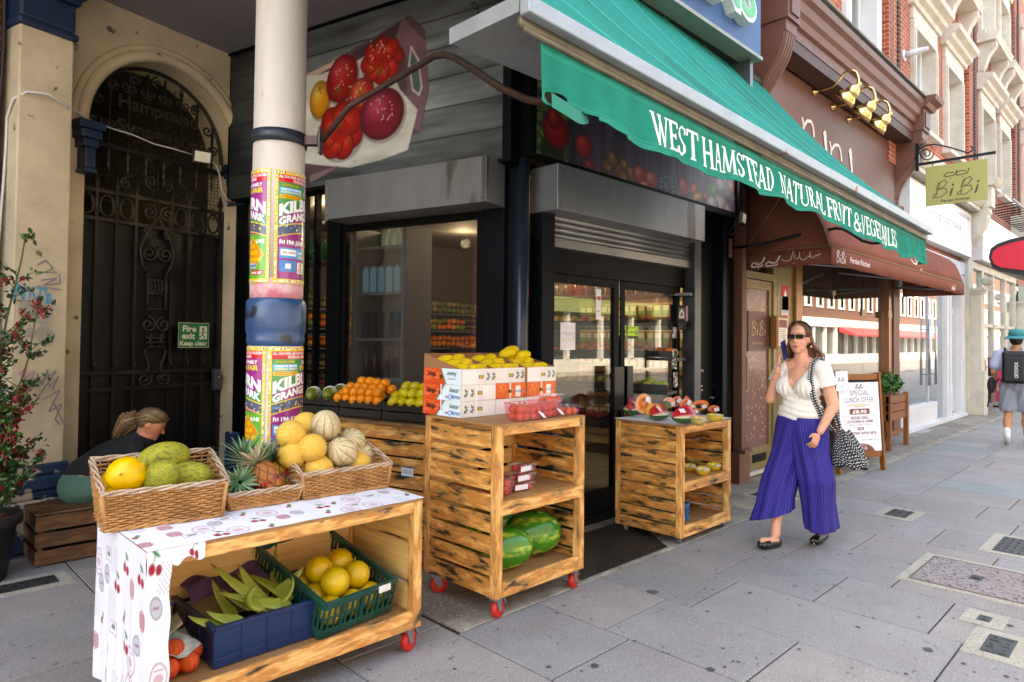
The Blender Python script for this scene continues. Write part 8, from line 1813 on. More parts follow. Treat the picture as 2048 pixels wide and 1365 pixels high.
# watermelons
def wmelon(sd,r=.115,l=.155):
    def f(U):
        a=np.arctan2(U[:,1],U[:,0])+.12*n3(U,6,sd); s_=np.sin(a*7+.5*n3(U,9,sd)); b=mixc('#20681a','#3c8a28',.5+.5*n3(U,4,sd)); lt=np.clip((s_-.25)*3,0,1)*np.clip(.5+1.3*n3(U,14,sd+2),0,1); b=mixc(b,'#b8c048',lt*.85); return b*(1-.15*(np.abs(U[:,2])>.9))[:,None]
    return fruit('watermelon',(r,r,l),f,m=vmat('melon_gloss',.22,bmp=.04,spec=.5,coat=.2),nu=64,nv=36)
z0_=.187
put(wmelon(1,.125,.185),Zp(1028,1146,z0_)*(1,1,0)+np.array((.0,.10,z0_+.12)),(0,1.52,-.55),'watermelon at the front left of the bottom shelf of the tall cart','watermelon')
put(wmelon(2,.135,.185),np.array((3.06,2.87,z0_+.138)),(0,1.5,-.65),'large round watermelon at the right of the bottom shelf','watermelon')
put(wmelon(3,.10,.14),np.array((2.66,3.0,z0_+.16)),(0,1.4,.9),'watermelon behind and above the front left one','watermelon')
put(wmelon(4,.10,.13),np.array((2.93,3.05,z0_+.19)),(.3,1.4,.2),'dull dark watermelon at the back of the bottom shelf','watermelon')
# ---------------------------------------------------------------- cut fruit on the third cart
def halfcut(name,r,skin,flesh,hollow,seeds,label,p,rot,cat='cut melon',cavcol=None,l=None):
    p=np.array(p,float); p[2]-=.028 if p[2]>.965 else 0
    t=thing(name,label,cat,p); l=l or r; R=rot; g=MB(); nu=36; vs=[]; p=np.array(p,float)
    for j in range(9):
        th=PI/2*j/8
        for k in range(nu): a=2*PI*k/nu; vs.append(p+R@np.array((l*math.cos(a)*math.cos(th) ,r*math.sin(a)*math.cos(th),-r*math.sin(th)+.0)))
    g.add(vs,[(j*nu+k,(j+1)*nu+k,(j+1)*nu+(k+1)%nu,j*nu+(k+1)%nu) for j in range(8) for k in range(nu)],None,_c(skin)); g.build('rind',FRR,t,True)
    g=MB(); vs=[]; cs=[]; prof=[(1,0,skin),(.95,.0,flesh),(.62,0.,flesh),(.50,-.10,flesh),(.40,-.34,cavcol or flesh),(.2,-.42,cavcol or flesh),(0.01,-.44,cavcol or flesh)] if hollow else [(1,0,skin),(.94,0,'#d8d8a0'),(.88,0,flesh),(.5,0,flesh),(.01,0,flesh)]
    for f,z,cc in prof:
        for k in range(nu): a=2*PI*k/nu; vs.append(p+R@np.array((l*f*math.cos(a),r*f*math.sin(a),z*r+.0006))); cs.append(_c(cc))
    n=len(prof); g.add(vs,[(j*nu+k,j*nu+(k+1)%nu,(j+1)*nu+(k+1)%nu,(j+1)*nu+k) for j in range(n-1) for k in range(nu)],None,cs); g.build('flesh',FLESH,t,True)
    if seeds:
        g=MB(); rr=random.Random(3)
        for i in range(60): a=rr.uniform(0,2*PI); q=rr.random()**.5*.42; g.ell(p+R@np.array((l*q*math.cos(a),r*q*math.sin(a),-r*.30)),.005,.005,.005,6,4)
        g.build('seeds',mat('papaya_seed','#1c1410',.2),t,True)
    g=MB(); q=p+R@np.array((l*.45,-r*.45,.002)); g.obox(q,R[:,0],R[:,1],R[:,2],.020,.016,.0008); g.build('price_sticker',mat('tag_white','#dcdce2',.6,c2='#8a8aa0',scale=40,var=.8),t)
    return t
def wedge(label,p,rz,L=.20,hh=.085,seed=0):
    t=thing('watermelon_wedge',label,'cut melon',p); R=RZ(rz); p=np.array(p,float); n=20; g=MB(); ra=[]; 
    # wedge standing on its rind: outer arc below, two cut faces meeting on a ridge
    def ring(f):   # f along length -1..1
        w_=math.sqrt(max(1-f*f*.98,0.02)); x=f*L/2; o=[]
        for k in range(9): a=PI+PI*k/8*1.0; o.append((x,.072*w_*math.cos(a),hh*.42+ .36*hh*1.1*w_*math.sin(a)))
        return o,(x,.0+.01,hh*.42+hh*.75*w_)
    rings=[ring(-1+2*i/n) for i in range(n+1)]; vs=[]; 
    for o,_ in rings: vs+= [p+R@np.array(q) for q in o]
    g.add(vs,[(i*9+k,i*9+k+1,(i+1)*9+k+1,(i+1)*9+k) for i in range(n) for k in range(8)],None,H('#2c5a20')); g.build('rind',FRS,t,True)
    g=MB(); vs=[]; cs=[]; m_=7; rr=random.Random(seed)
    for side in (0,8):
        b0=len(vs)
        for o,tpq in rings:
            e=np.array(o[side]); q=np.array(tpq)
            for k in range(m_): f=k/(m_-1); vs.append(p+R@(e*(1-f)+q*f)); cs.append(_c('#c9cf9a') if k==0 else (_c('#d8b8a0') if k==1 else tuple(mixc('#c4202c','#a81420',np.array([rr.random()]))[0])))
        g.add(vs[b0:],[(i*m_+k,i*m_+k+1,(i+1)*m_+k+1,(i+1)*m_+k) if side else (i*m_+k,(i+1)*m_+k,(i+1)*m_+k+1,i*m_+k+1) for i in range(n) for k in range(m_-1)],None,cs[b0:])
    g.build('flesh',FLESH,t,True)
    g=MB(); 
    for i in range(22):
        k=rr.randint(3,n-3); f=rr.uniform(.25,.8); sd=rr.choice((0,8)); e=np.array(rings[k][0][sd]); q=np.array(rings[k][1]); g.ell(p+R@(e*(1-f)+q*f),.0035,.003,.0045,6,4)
    g.build('seeds',mat('melon_seed','#2a120c',.3),t,True)
    g=MB(); e=np.array(rings[6][0][0]); q=np.array(rings[6][1]); c_=p+R@(e*.35+q*.65+np.array((0,-.004,.002))); d_=unit(R@(q-e)); g.obox(c_,R[:,0],d_,np.cross(R[:,0],d_),.026,.018,.0008); g.build('price_sticker',mat('tag_white','#dcdce2',.6),t); return t
z3=.900
def at3(px,py): q=Zp(px,py,z3); return q
wedge('red watermelon wedge wrapped in film at the left of the cut fruit cart',at3(1270,833)+(0,.03,0),.5,.20,.13,1); wedge('long red watermelon wedge second from the left on the cut fruit cart',at3(1325,842)+(0,.03,0),.1,.24,.115,2)
wedge('red watermelon wedge at the front corner of the cut fruit cart',at3(1378,848)+(-.02,.02,0),-.35,.23,.115,3); wedge('small red watermelon wedge behind the two front ones',at3(1385,828)+(.02,.06,0),.2,.18,.13,4)
cam2=unit(CAMP-np.array((4.8,2.9,1.)))
def face(tilt_to,roll=0):
    z=unit(tilt_to); x=unit(np.cross((0,0,1),z)); y=np.cross(z,x); M_=np.stack([x,y,z],1); return M_@RZ(roll)
up=np.array((0,0,1.))
f_=lambda k: unit(cam2*(1-k)+up*k)
pc=lambda px,py,z: Zp(px,py,z)
halfcut('cantaloupe_half',.062,'#a8a468','#d8803a',True,False,'orange fleshed melon half standing at the back left of the cut fruit cart',Yp(1287,800,3.0),face(f_(.15),1.4),l=.078,cavcol='#c86a2a')
halfcut('cantaloupe_half',.055,'#9a7a30','#e08a2a',True,False,'orange melon half leaning in front of the back left one',Yp(1307,814,2.92),face(f_(.3),.6),l=.065,cavcol='#b85a1a')
halfcut('papaya_half',.050,'#7a6a22','#d8702a',True,True,'large papaya half showing black seeds at the back right',Yp(1398,805,2.98),face(f_(.35),.35),'cut papaya','#a84a18',l=.085)
halfcut('papaya_half',.046,'#8a5a22','#d8652a',True,False,'papaya half left of the seeded one with a white sticker',Yp(1371,803,3.02),face(f_(.2),1.1),'cut papaya','#c85a22',l=.065)
halfcut('papaya_half',.036,'#8a3a1a','#c8502a',True,False,'reddish papaya piece upright at the centre back of the cut fruit',Yp(1352,797,3.10),face(f_(.1),.9),'cut papaya','#a8381a',l=.055)
halfcut('papaya_half',.045,'#c8603a','#d87a5a',False,False,'pale red papaya half wrapped in film at the centre back',Yp(1338,799,3.08),face(f_(.1),.2),'cut papaya',l=.05)
put(fruit('papaya',(.038,.038,.085),lambda U: mixc('#3a4a1a','#6a6a2a',.5+.5*n3(U,5,2)),m=FRR),Yp(1330,812,3.05),(0,1.5,.1),'dark green whole papaya lying behind the watermelon wedges','papaya')
halfcut('cantaloupe_half',.058,'#b8a060','#d8b06a',True,False,'pale melon half sitting like a bowl on the front right of the cloth',pc(1398,837,.96)+(.03,.02,0),face(up+cam2*.15),cavcol='#c89a50',l=.062); halfcut('honeydew_half',.055,'#c8a83a','#d8c05a',True,False,'yellow melon half sitting like a bowl at the far right of the cloth',pc(1430,830,.955)+(.0,.0,0),face(up+cam2*.1),cavcol='#c8a84a',l=.065)
halfcut('papaya_half',.035,'#a84a2a','#c8683a',True,False,'small reddish fruit half behind the yellow bowl like half',Yp(1427,818,2.86),face(f_(.4),.3),'cut papaya','#a84a2a',l=.05); halfcut('papaya_half',.035,'#a8602a','#d8803a',True,False,'small orange fruit half in the middle of the right-hand group',Yp(1385,822,2.90),face(f_(.5),.3),'cut papaya','#a84a2a',l=.05)
zs3=.472
for px,py,l_,fl,sk in ((1378,932,'yellow melon half at the left of the shelf of the third cart','#d8b86a','#c89a20'),(1405,938,'yellow melon half in front on the shelf of the third cart','#d8c86a','#d0a820'),(1428,930,'yellow melon half with a sticker at the right of the shelf','#d8c84a','#d0a820'),(1388,918,'green rimmed melon half at the back left of the shelf','#c8cc6a','#7a8a3a'),(1432,918,'pale melon half at the back right of the shelf','#d8d0a0','#b8a870')):
    q=Zp(px,py,zs3+.045); halfcut('melon_half',.052,sk,fl,True,False,l_,q,face(up+cam2*.25,.3),cavcol='#c8a04a',l=.058)
t_,_=plcrate('small bright blue plastic crate on the bottom shelf of the third cart',np.array((4.62,2.90,.125)),.1,.22,.3,.13,mat('crate_blue','#1f6a9a',.4),0)
# ---------------------------------------------------------------- black crates on the bench
def crate_b(s_,label):
    o_=-.15; t=thing('black_crate',label,'crate',TB(s_,o_,.955)); g=MB(); L,W_,h=.40,.24,.125
    for k in range(2):
        z=.956+.008+k*.062
        for dd in (-W_/2,W_/2): g.obox(TB(s_,o_+dd,z+.026),TD,GX,UZ,L/2,.005,.026)
        for dd in (-L/2+.005,L/2-.005): g.obox(TB(s_+dd,o_,z+.026),GX,TD,UZ,W_/2,.004,.026)
    for a in (-1,1):
        for b in (-1,1): g.obox(TB(s_+a*(L/2-.02),o_+b*(W_/2-.016),1.02),TD,GX,UZ,.012,.010,.062)
    g.obox(TB(s_,o_,.968),TD,GX,UZ,L/2-.01,W_/2-.01,.003); g.build('slats',BLACKW,t,bev=.002); return t
for k,(s_,l) in enumerate(((.22,'black slatted crate of lemons at the right end of the bench'),(.63,'black slatted crate of oranges in the middle of the bench'),(1.04,'black slatted crate of papayas at the left end of the bench'))): crate_b(s_,l)
rr=random.Random(30)
og=None
def zrow(base,cnt): return base
for j,(o_,z) in enumerate(((-.05,1.085),(-.11,1.11),(-.05,1.135),(-.12,1.165),(-.19,1.15),(-.16,1.20))):
    for i in range(6 if j<2 else 5 if j<4 else 4):
        p=TB(.48+.074*i+(.03 if j%2 else 0),o_,z)+np.array((rr.uniform(-.004,.004),0,rr.uniform(-.004,.004)))
        if og is None: og=bpy.data.objects.new('orange',ORS.data.copy()); COL.objects.link(og); tag(og,'orange in the bright pile on the black crates','orange','oranges piled on the black crates'); og.location=tuple(p); og['category']='orange'; og.data.materials[0]=vmat('orange_skin',.4,bmp=.25,bscale=300); ca=og.data.color_attributes['Col']; a_=np.ones(len(ca.data)*4,np.float32).reshape(-1,4); a_[:,:3]=H('#e8860c'); ca.data.foreach_set('color',a_.ravel())
        else: dup(og,loc=p,rot=(rr.uniform(0,6),rr.uniform(0,6),0),scale=rr.uniform(.92,1.06))
lg=None
for j,(o_,z) in enumerate(((-.05,1.09),(-.11,1.12),(-.06,1.15),(-.13,1.19))):
    for i in range(4-(j>1)):
        p=TB(.10+.078*i+(.03 if j%2 else 0),o_,z)
        if lg is None: lg=fruit('lemon',(.034,.034,.043),lambda U: mixc('#d8c01c','#b8a818',.5+.5*n3(U,3,4)),shape=lambda q: 1+.12*max(0,abs(q[2])-.85)/.15,m=FR); put(lg,p,(1.4,.2,.5),'yellow lemon in the pile at the right end of the black crates','lemon','lemons piled on the black crates')
        else: dup(lg,loc=p,rot=(rr.uniform(1,2),rr.uniform(0,1),rr.uniform(0,3)))
for k,(s_,o_,z,l) in enumerate(((.96,-.06,1.11,'papaya in white foam net nearest the oranges'),(1.12,-.05,1.10,'papaya in white foam net at the left end of the bench'),(.97,-.18,1.12,'papaya in white foam net in the back row'))):
    p=TB(s_,o_,z); t=thing('netted_papaya',l,'papaya',p); g=MB(); g.ell(p,.05,.05,.085,20,14,rot=RZ(TH+.5)@RY(1.45)); U=np.array(g.v); g.c=[tuple(q) for q in mixc('#3f5a1c','#8a8a2a',.5+.5*n3(U,30,k))]; g.build('papaya',FRS,t,True)
    g=MB(); g.ell(p+RZ(TH+.5)@np.array((.015,0,0)),.0525,.0525,.085,16,14,rot=RZ(TH+.5)@RY(1.45)); o=g.build('foam_net',mat('foam_white','#dcdcd4',.8),t); w_=o.modifiers.new('w','WIREFRAME'); w_.thickness=.005
# ---------------------------------------------------------------- doormat, wooden crate, pot and holly
g=MB(); mz=.006; 
tl_,tr_=Zp(1170,1043,.02),Zp(1225,1033,.02); 
mat_pts=[(3.33,2.70),(4.33,2.70),(4.78,3.34),(3.70,3.34)]
t=thing('rubber_doormat','black studded rubber mat in front of the shop doors','doormat',(4.0,3.0,0)); g.prism([(a,b,.004) for a,b in mat_pts],(0,0,.008)); RUB=mat('rubber','#161616',.55,c2='#2a2724',scale=5); g.build('sheet',RUB,t)
g=MB(); 
for i in range(46):
    for j in range(20):
        y=2.715+.031*j; x=3.36+(y-2.7)*.60+.0225*i
        if x>4.30+(y-2.7)*.68: continue
        if (i+j)%2: g.box(x-.008,x+.008,y-.002,y+.002,.012,.0145)
        else: g.box(x-.002,x+.002,y-.009,y+.009,.012,.0145)
g.build('tread_pattern',mat('rubber_top','#302d2b',.45),t)
def wcrate(x0,x1,y0,y1,h):
    t=thing('wooden_crate','weathered wooden fruit crate used as a seat beside the plant pot','crate',((x0+x1)/2,(y0+y1)/2,0)); g=MB(); n=3; s_=h/n
    for i in range(n):
        z=.012+i*s_
        for y in (y0,y1-.012): g.box(x0,x1,y,y+.012,z,z+s_-.02)
        for x in (x0,x1-.014): g.box(x,x+.014,y0+.0125,y1-.0125,z+.004,z+s_-.026)
    g.build('side_slats',OLDW,t,bev=.002); g=MB()
    for i in range(4): w_=(y1-y0)/4; g.box(x0-.004,x1+.004,y0+i*w_,y0+(i+1)*w_-.006,h,h+.012)
    g.build('top_slats',OLDW,t,bev=.002); g=MB()
    for a in (x0+.015,x1-.045):
        for b in (y0+.013,y1-.043): g.box(a,a+.03,b,b+.03,.005,h-.001)
    g.build('corner_post',OLDW,t); return t
wc=Zp(60,1138); wcrate(wc[0]+.02,wc[0]+.80,wc[1]-.02,wc[1]+.42,.335)
t=thing('plant_pot','large black plastic plant pot at the left edge','plant pot',(.42,5.1,0)); pc_=(Zp(-15,1165)+Zp(50,1130))/2; pcx,pcy=.60,5.25
g=MB(); g.lathe([(.16,0),(.21,.34),(.235,.34),(.24,.37),(.235,.40),(.215,.40),(.205,.345),(.0,.345)],32,(pcx,pcy,0)); g.build('pot',mat('pot_black','#1b1c20',.45,c2='#2c2d31',scale=5),t,True)
g=MB(); rr=random.Random(2)
for i in range(300): a=rr.uniform(0,6.28); r=.20*rr.random()**.5; g.ell((pcx+r*math.cos(a),pcy+r*math.sin(a),.35+rr.uniform(0,.02)),.012,.012,.008,5,4,col=H(rr.choice(['#4a3226','#6a2a28','#3a261c','#7a5a40'])))
g.build('soil',vmat('soil',.9),t)
# holly-like bush with red berries
t=thing('holly_bush','tall straggly holly bush with bunches of red berries in the black pot','shrub',(pcx,pcy,.35))
ST=mat('holly_stem','#4a5a2a',.6,c2='#5a4a30'); rr=random.Random(17); g=MB(); gl=MB(); gb_=MB(); 
def hleaf(p,d):
    d=unit(d); s_=unit(np.cross(d,(rr.gauss(0,1),rr.gauss(0,1),rr.gauss(0,1)))); n_=np.cross(s_,d); l=rr.uniform(.030,.050); w_=l*.30; c_=np.array(H(rr.choice(['#1c3a18','#24481c','#33601f','#16301a','#2a5030'])))*rr.uniform(.8,1.3)
    pts=[p,p+d*l*.3+s_*w_+n_*.004,p+d*l*.7+s_*w_*.8+n_*.004,p+d*l,p+d*l*.7-s_*w_*.8+n_*.004,p+d*l*.3-s_*w_+n_*.004,p+d*l*.5-n_*.003]
    gl.add(pts,[(0,1,6),(1,2,6),(2,3,6),(3,4,6),(4,5,6),(5,0,6)],None,tuple(c_))
def stem(px_top,py_top,base,n,r0,Y,nb):
    top=Pp(px_top,py_top,(pcx,Y,0),(0,1,0)); b=np.array(base); P=[]
    for i in range(n+1): f=i/n; P.append(b*(1-f)+top*f+np.array((.04*math.sin(f*7+px_top),.03*math.sin(f*5),0))*f*(1-f)*3)
    g.tube(P,[r0*(1-.75*i/n)+.002 for i in range(n+1)],6)
    for k in range(nb):
        f=rr.uniform(.16,.99); i=min(int(f*n),n-1); q=P[i]+(P[i+1]-P[i])*(f*n-i); a=rr.uniform(0,6.28); d=unit((math.cos(a),math.sin(a),.75)); l=rr.uniform(.07,.26)*(1.25-f)*1.1+.03; e=q+d*l
        g.tube([q,q+d*l*.5+UZ*.01,e+UZ*.015],[.003,.0025,.0015],5)
        m_=int(5+l*42)
        for j in range(m_): u=rr.uniform(.15,1.05); pp=q+d*l*u+np.array([rr.gauss(0,.012) for _ in range(3)]); hleaf(pp,d*.6+np.array([rr.gauss(0,.8) for _ in range(3)]))
        if rr.random()<.55:
            for c_ in range(rr.randint(1,2)):
                u=rr.uniform(.3,.95); cc=q+d*l*u
                for j in range(rr.randint(7,16)): gb_.ell(cc+np.array([rr.gauss(0,.013),rr.gauss(0,.013),rr.gauss(0,.016)]),.0062,.0062,.0062,7,5)
    for j in range(10): hleaf(P[-1]+np.array([rr.gauss(0,.01) for _ in range(3)]),np.array((rr.gauss(0,.5),rr.gauss(0,.5),1)))
b=(pcx,pcy,.34)
stem(50,478,b,14,.010,5.3,34); stem(-40,560,b,12,.009,5.2,30); stem(78,610,b,12,.008,5.15,24); stem(-8,700,b,10,.009,5.1,34); stem(62,770,b,9,.007,5.0,24); stem(20,840,b,8,.007,5.0,26); stem(75,925,b,8,.006,5.0,18); stem(-60,800,b,9,.007,5.1,24)
g.build('stems',ST,t,True); gl.build('foliage',vmat('holly_leaf',.3,spec=.6),t); gb_.build('berries',mat('berry_red','#8f0f1c',.25,c2='#b01824',scale=40),t,True)
# scrap of litter by the third cart
g=MB(); p=Zp(1319,1080); g.add([p+(0,0,.002),p+(.05,.01,.012),p+(.045,.04,.006),p+(.01,.04,.03)],[(0,1,2),(0,2,3)]); tag(g.build('litter',mat('litter','#8a94b8',.4)),'small crumpled blue and clear plastic wrapper on the edging by the third cart','litter')
# ================================================================ people
def capsule(g,p,q,r0,r1,n=14,sq=1.):
    p=np.array(p,float); q=np.array(q,float); d=unit(q-p); e=unit(np.cross(d,(.13,.07,1) if abs(d[2])<.9 else (1,.1,0))); f=np.cross(d,e); R=[]
    for k in range(5): a=PI/2*k/4-PI/2; R.append([p+d*r0*math.sin(a)+(e*math.cos(t)+f*math.sin(t))*max(r0*math.cos(a),1e-4) for t in [2*PI*i/n for i in range(n)]])
    for k in range(5): a=PI/2*k/4; R.append([q+d*r1*math.sin(a)+(e*math.cos(t)+f*math.sin(t))*max(r1*math.cos(a),1e-4) for t in [2*PI*i/n for i in range(n)]])
    g.rings(R)
def fuse(g,vox=.007,sm=4):
    """union the shapes into one continuous skin; returns vertices and faces"""
    me=bpy.data.meshes.new('x'); me.from_pydata(g.v,[],g.f); o=bpy.data.objects.new('x',me); COL.objects.link(o)
    m=o.modifiers.new('r','REMESH'); m.mode='VOXEL'; m.voxel_size=vox; s=o.modifiers.new('s','SMOOTH'); s.iterations=sm; s.factor=.5
    e=o.evaluated_get(bpy.context.evaluated_depsgraph_get()); k=e.to_mesh(); V=np.empty(len(k.vertices)*3); k.vertices.foreach_get('co',V); V=V.reshape(-1,3); F=[tuple(p.vertices) for p in k.polygons]; e.to_mesh_clear(); bpy.data.objects.remove(o); return V,F
def skinmesh(name,V,F,Wf,parent,m,colfn=None,keep=None):
    g=MB(); 
    if keep is not None: k=keep(V); F=[f for f in F if all(k[i] for i in f)]
    C_=colfn(V) if colfn else np.ones((len(V),3))
    g.add([Wf(v) for v in V],F,None,[tuple(c) for c in C_]); return g.build(name,m,parent,True)
SKIN=vmat('skin',.5,bmp=.06,bscale=220,spec=.4); SKIN.node_tree.nodes['Principled BSDF'].inputs['Subsurface Weight'].default_value=.12; SKIN.node_tree.nodes['Principled BSDF'].inputs['Subsurface Radius'].default_value=(.02,.008,.004); SKIN.node_tree.nodes['Principled BSDF'].inputs['Subsurface Scale'].default_value=.4
def frame(p,h,k=1.):
    f=np.array((math.cos(h),math.sin(h),0)); l=k*np.array((-math.sin(h),math.cos(h),0)); p=np.array(p,float); return lambda v: p+f*v[0]+l*v[1]+UZ*v[2]
def hand(g,c,d,n_,side,curl,s=1.,thumb=True):
    """palm at c pointing along d, palm normal n_, side = direction from little finger to index; curl per joint (rad)"""
    c=np.array(c,float); d=unit(d); n_=unit(n_); side=unit(side)
    for k in range(4): o=side*(.030-.020*k)*s*-1; capsule(g,c+o*.7-d*.02*s,c+o+d*.038*s,.0125*s,.0105*s,8)
    for k,(L_,r) in enumerate(((.066,.0078),(.078,.0083),(.074,.0080),(.056,.0068))):
        q=c+side*(.031-.0205*k)*s+d*.042*s; dd=d+side*(.10-.07*k)
        for j,fr in enumerate((.42,.32,.26)): dd=unit(dd*math.cos(curl)+n_*math.sin(curl)); e=q+unit(dd)*L_*fr*s; capsule(g,q,e,r*s*(1-.10*j),r*s*(.94-.12*j),8); q=e
    if thumb: q=c+side*.028*s-d*.018*s; e=q+(side*.75+d*.5+n_*.35)*.030*s; capsule(g,q,e,.0125*s,.0100*s,8); e2=e+unit(side*.15+d*.8+n_*.45)*.028*s; capsule(g,e,e2,.0098*s,.0078*s,8)
# ---- the walking woman
P0=Zp(1602,1090); hd=math.radians(176); Wf=frame((P0[0],P0[1],0),hd,.93)
w1=thing('person','woman in a white v-neck top and wide blue striped trousers talking on a phone','person',(P0[0],P0[1],0))
g=MB(); yaw=RZ(.14)
hc=np.array((.03,.0,1.555))
def hp(x,y,z): return hc+yaw@np.array((x,y,z))
def ellr(c,r,rot=None): g.ell(c,*r,22,16,rot)
ellr((.0,0,.94),(.12,.165,.13)); ellr((.0,0,1.06),(.10,.132,.14)); ellr((.0,0,1.20),(.105,.148,.15)); ellr((.075,.075,1.19),(.065,.075,.072)); ellr((.075,-.075,1.19),(.065,.075,.072))
capsule(g,(-.02,-.13,1.335),(-.02,.13,1.335),.058,.058); capsule(g,(-.02,-.05,1.36),(-.02,.05,1.36),.055,.055); capsule(g,(-.015,0,1.33),(.005,0,1.46),.057,.050)
ellr(hp(-.018,0,.022),(.094,.076,.100),yaw); ellr(hp(.022,0,-.045),(.066,.058,.072),yaw); ellr(hp(.045,0,-.088),(.032,.034,.026),yaw); ellr(hp(.052,0,.03),(.032,.055,.05),yaw)
for s_ in (-1,1): ellr(hp(.048,.034*s_,-.040),(.026,.024,.026),yaw); ellr(hp(-.012,.077*s_,-.012),(.015,.008,.027),yaw)
capsule(g,hp(.078,0,.012),hp(.098,0,-.024),.008,.012,10); ellr(hp(.086,.010,-.028),(.009,.008,.007)); ellr(hp(.086,-.010,-.028),(.009,.008,.007)); ellr(hp(.078,0,-.055),(.016,.024,.007),yaw); ellr(hp(.076,0,-.067),(.016,.021,.007),yaw)
# her right arm up to the ear with the phone, left arm hanging forward
sR=np.array((-.02,-.165,1.325)); eR=np.array((.05,-.235,1.085)); wR=np.array((.085,-.155,1.315)); ph=hp(.042,-.092,-.078)
capsule(g,sR,eR,.052,.043); capsule(g,eR,wR,.043,.027); hand(g,wR+np.array((.0,.012,.062)),(-.02,.12,1),(-.25,.85,.2),(-.35,-.2,.0),.32,.98)
sL=np.array((-.02,.165,1.325)); eL=np.array((-.03,.245,1.06)); wL=np.array((.10,.205,.885)); capsule(g,sL,eL,.054,.045); capsule(g,eL,wL,.044,.029); hand(g,wL+np.array((.035,-.015,-.055)),(.30,-.25,-.9),(-.55,-.85,.1),(.8,-.1,.5),.80,1.0)
fR=np.array((.22,-.10,.075)); fL=np.array((-.17,.085,.095))
capsule(g,(0,-.085,.90),(.13,-.10,.50),.085,.058); capsule(g,(.13,-.10,.50),fR+(-.01,0,.02),.054,.035); capsule(g,(0,.085,.90),(.03,.09,.48),.085,.058); capsule(g,(.03,.09,.48),fL,.054,.035); capsule(g,(.13,-.10,.40),(.145,-.10,.28),.052,.046)
capsule(g,fR+(-.02,0,-.03),fR+(.13,-.03,-.005),.030,.022); capsule(g,fL+(-.02,0,-.05),fL+(.12,.0,-.068),.030,.020)
V,F=fuse(g,.0062,3)
def skc(V):
    C_=np.tile(np.array(H('#d69b80')),(len(V),1)); yi=yaw.T; L=(V-hc)@yi.T
    def spot(c,r,col,k): 
        nonlocal C_; d=np.sqrt((((L-np.array(c))/np.array(r))**2).sum(1)); m=np.clip(1.4-d,0,1)[:,None]*k; C_=C_*(1-m)+np.array(H(col))*m
    spot((.09,0,-.061),(.03,.024,.010),'#b05048',.95); spot((.06,.045,-.03),(.04,.022,.022),'#d07a66',.5); spot((.06,-.045,-.03),(.04,.022,.022),'#d07a66',.5); spot((.085,.032,.036),(.03,.024,.0045),'#5c3a28',.8); spot((.085,-.032,.036),(.03,.024,.0045),'#5c3a28',.8); spot((.09,0,-.0612),(.03,.02,.0022),'#6a2a28',.9)
    C_=C_*(1+.05*n3(V,14,3))[:,None]; return C_
skinmesh('body',V,F,Wf,w1,SKIN,skc)
# hair: skull shell plus long strands behind the shoulders
g=MB(); rr=random.Random(4); HAIRC=[H('#4a2c1a'),H('#5d3a22'),H('#3a2215'),H('#7a4e2e')]; HM=vmat('hair',.45,spec=.5)
def shell(hc_,yw,rx,ry,rz,front=.058,cols=HAIRC,low=-.05):
    n_=230; Q=lambda x,y,z: hc_+yw@np.array((x,y,z))
    for i in range(n_):
        a=rr.uniform(-PI,PI) if True else 0; P=[]; col=tuple(np.array(rr.choice(cols))*rr.uniform(.8,1.3)); st=rr.uniform(0,.35)
        for k in range(8):
            t=.03+st*.2+(k/7)*(1.55 if abs(a)>1.0 else 1.0*min(1,.45+abs(a)*.5)); P.append(Q(-.018+rx*math.sin(t)*math.cos(a)*1.0,ry*math.sin(t)*math.sin(a),.022+rz*math.cos(t)))
        g.tube([Wf(p) for p in P],[.007,.008,.008,.008,.008,.008,.007,.004],5,col=col)
g.ell(Wf(hp(-.034,0,.024)),.096,.080,.100,20,14,rot=np.stack([np.array(Wf(yaw@np.array(k)))-np.array(Wf((0,0,0))) for k in ((1,0,0),(0,1,0),(0,0,1))],1),col=H('#452a18'))
shell(hc,yaw,.101,.083,.107)
for i in range(150):
    sd=rr.choice((-1,1)); a=rr.uniform(.02,.085)*sd; b=-.06-rr.uniform(0,.05)+abs(a)*.5; col=tuple(np.array(rr.choice(HAIRC))*rr.uniform(.8,1.35)); zt=rr.uniform(-.02,.06); end=rr.uniform(1.27,1.36)
    p0=hp(b+.02,a*.9,zt); P=[p0+(0,0,.02),p0,hp(b-.005,a*1.25,-.06),np.array((-.075+rr.uniform(-.02,.02),a*1.55+.01*sd,1.43)),np.array((-.085,a*1.7,1.37)),np.array((-.09,a*1.75+rr.uniform(-.01,.01),end))]
    g.tube([Wf(p) for p in P],[.006,.008,.009,.009,.008,.003],5,col=col)
g.build('hair',HM,w1,True)
g=MB(); P=[Wf(hp(.030*math.cos(a)-.01,.090*math.sin(a),.092*abs(math.cos(a))**.6+.035)) for a in np.linspace(-1.45,1.45,18)]; g.tube(P,.0055,6); g.build('braided_band',mat('band_dark','#17181c',.5),w1,True)
g=MB(); DG=mat('glass_dark','#0c0706',.35,spec=.15)
for s_ in (-1,1): c_=hp(.092,.033*s_,.012); g.obox(Wf(c_),Wf(yaw@np.array((0,1,0)))-Wf((0,0,0)),UZ,Wf(yaw@np.array((1,.18*s_,0)))-Wf((0,0,0)),.027,.0165,.003); g.bar(Wf(hp(.088,.058*s_,.018)),Wf(hp(-.01,.083*s_,.012)),.004,.010)
g.bar(Wf(hp(.097,-.008,.016)),Wf(hp(.097,.008,.016)),.004,.005); g.build('sunglasses',DG,w1,bev=.004)
g=MB(); g.ell(Wf(hp(-.01,.088,-.062)),.006,.006,.009,10,8); g.build('earring',mat('pearl','#e8e4dc',.2),w1,True)
g=MB()
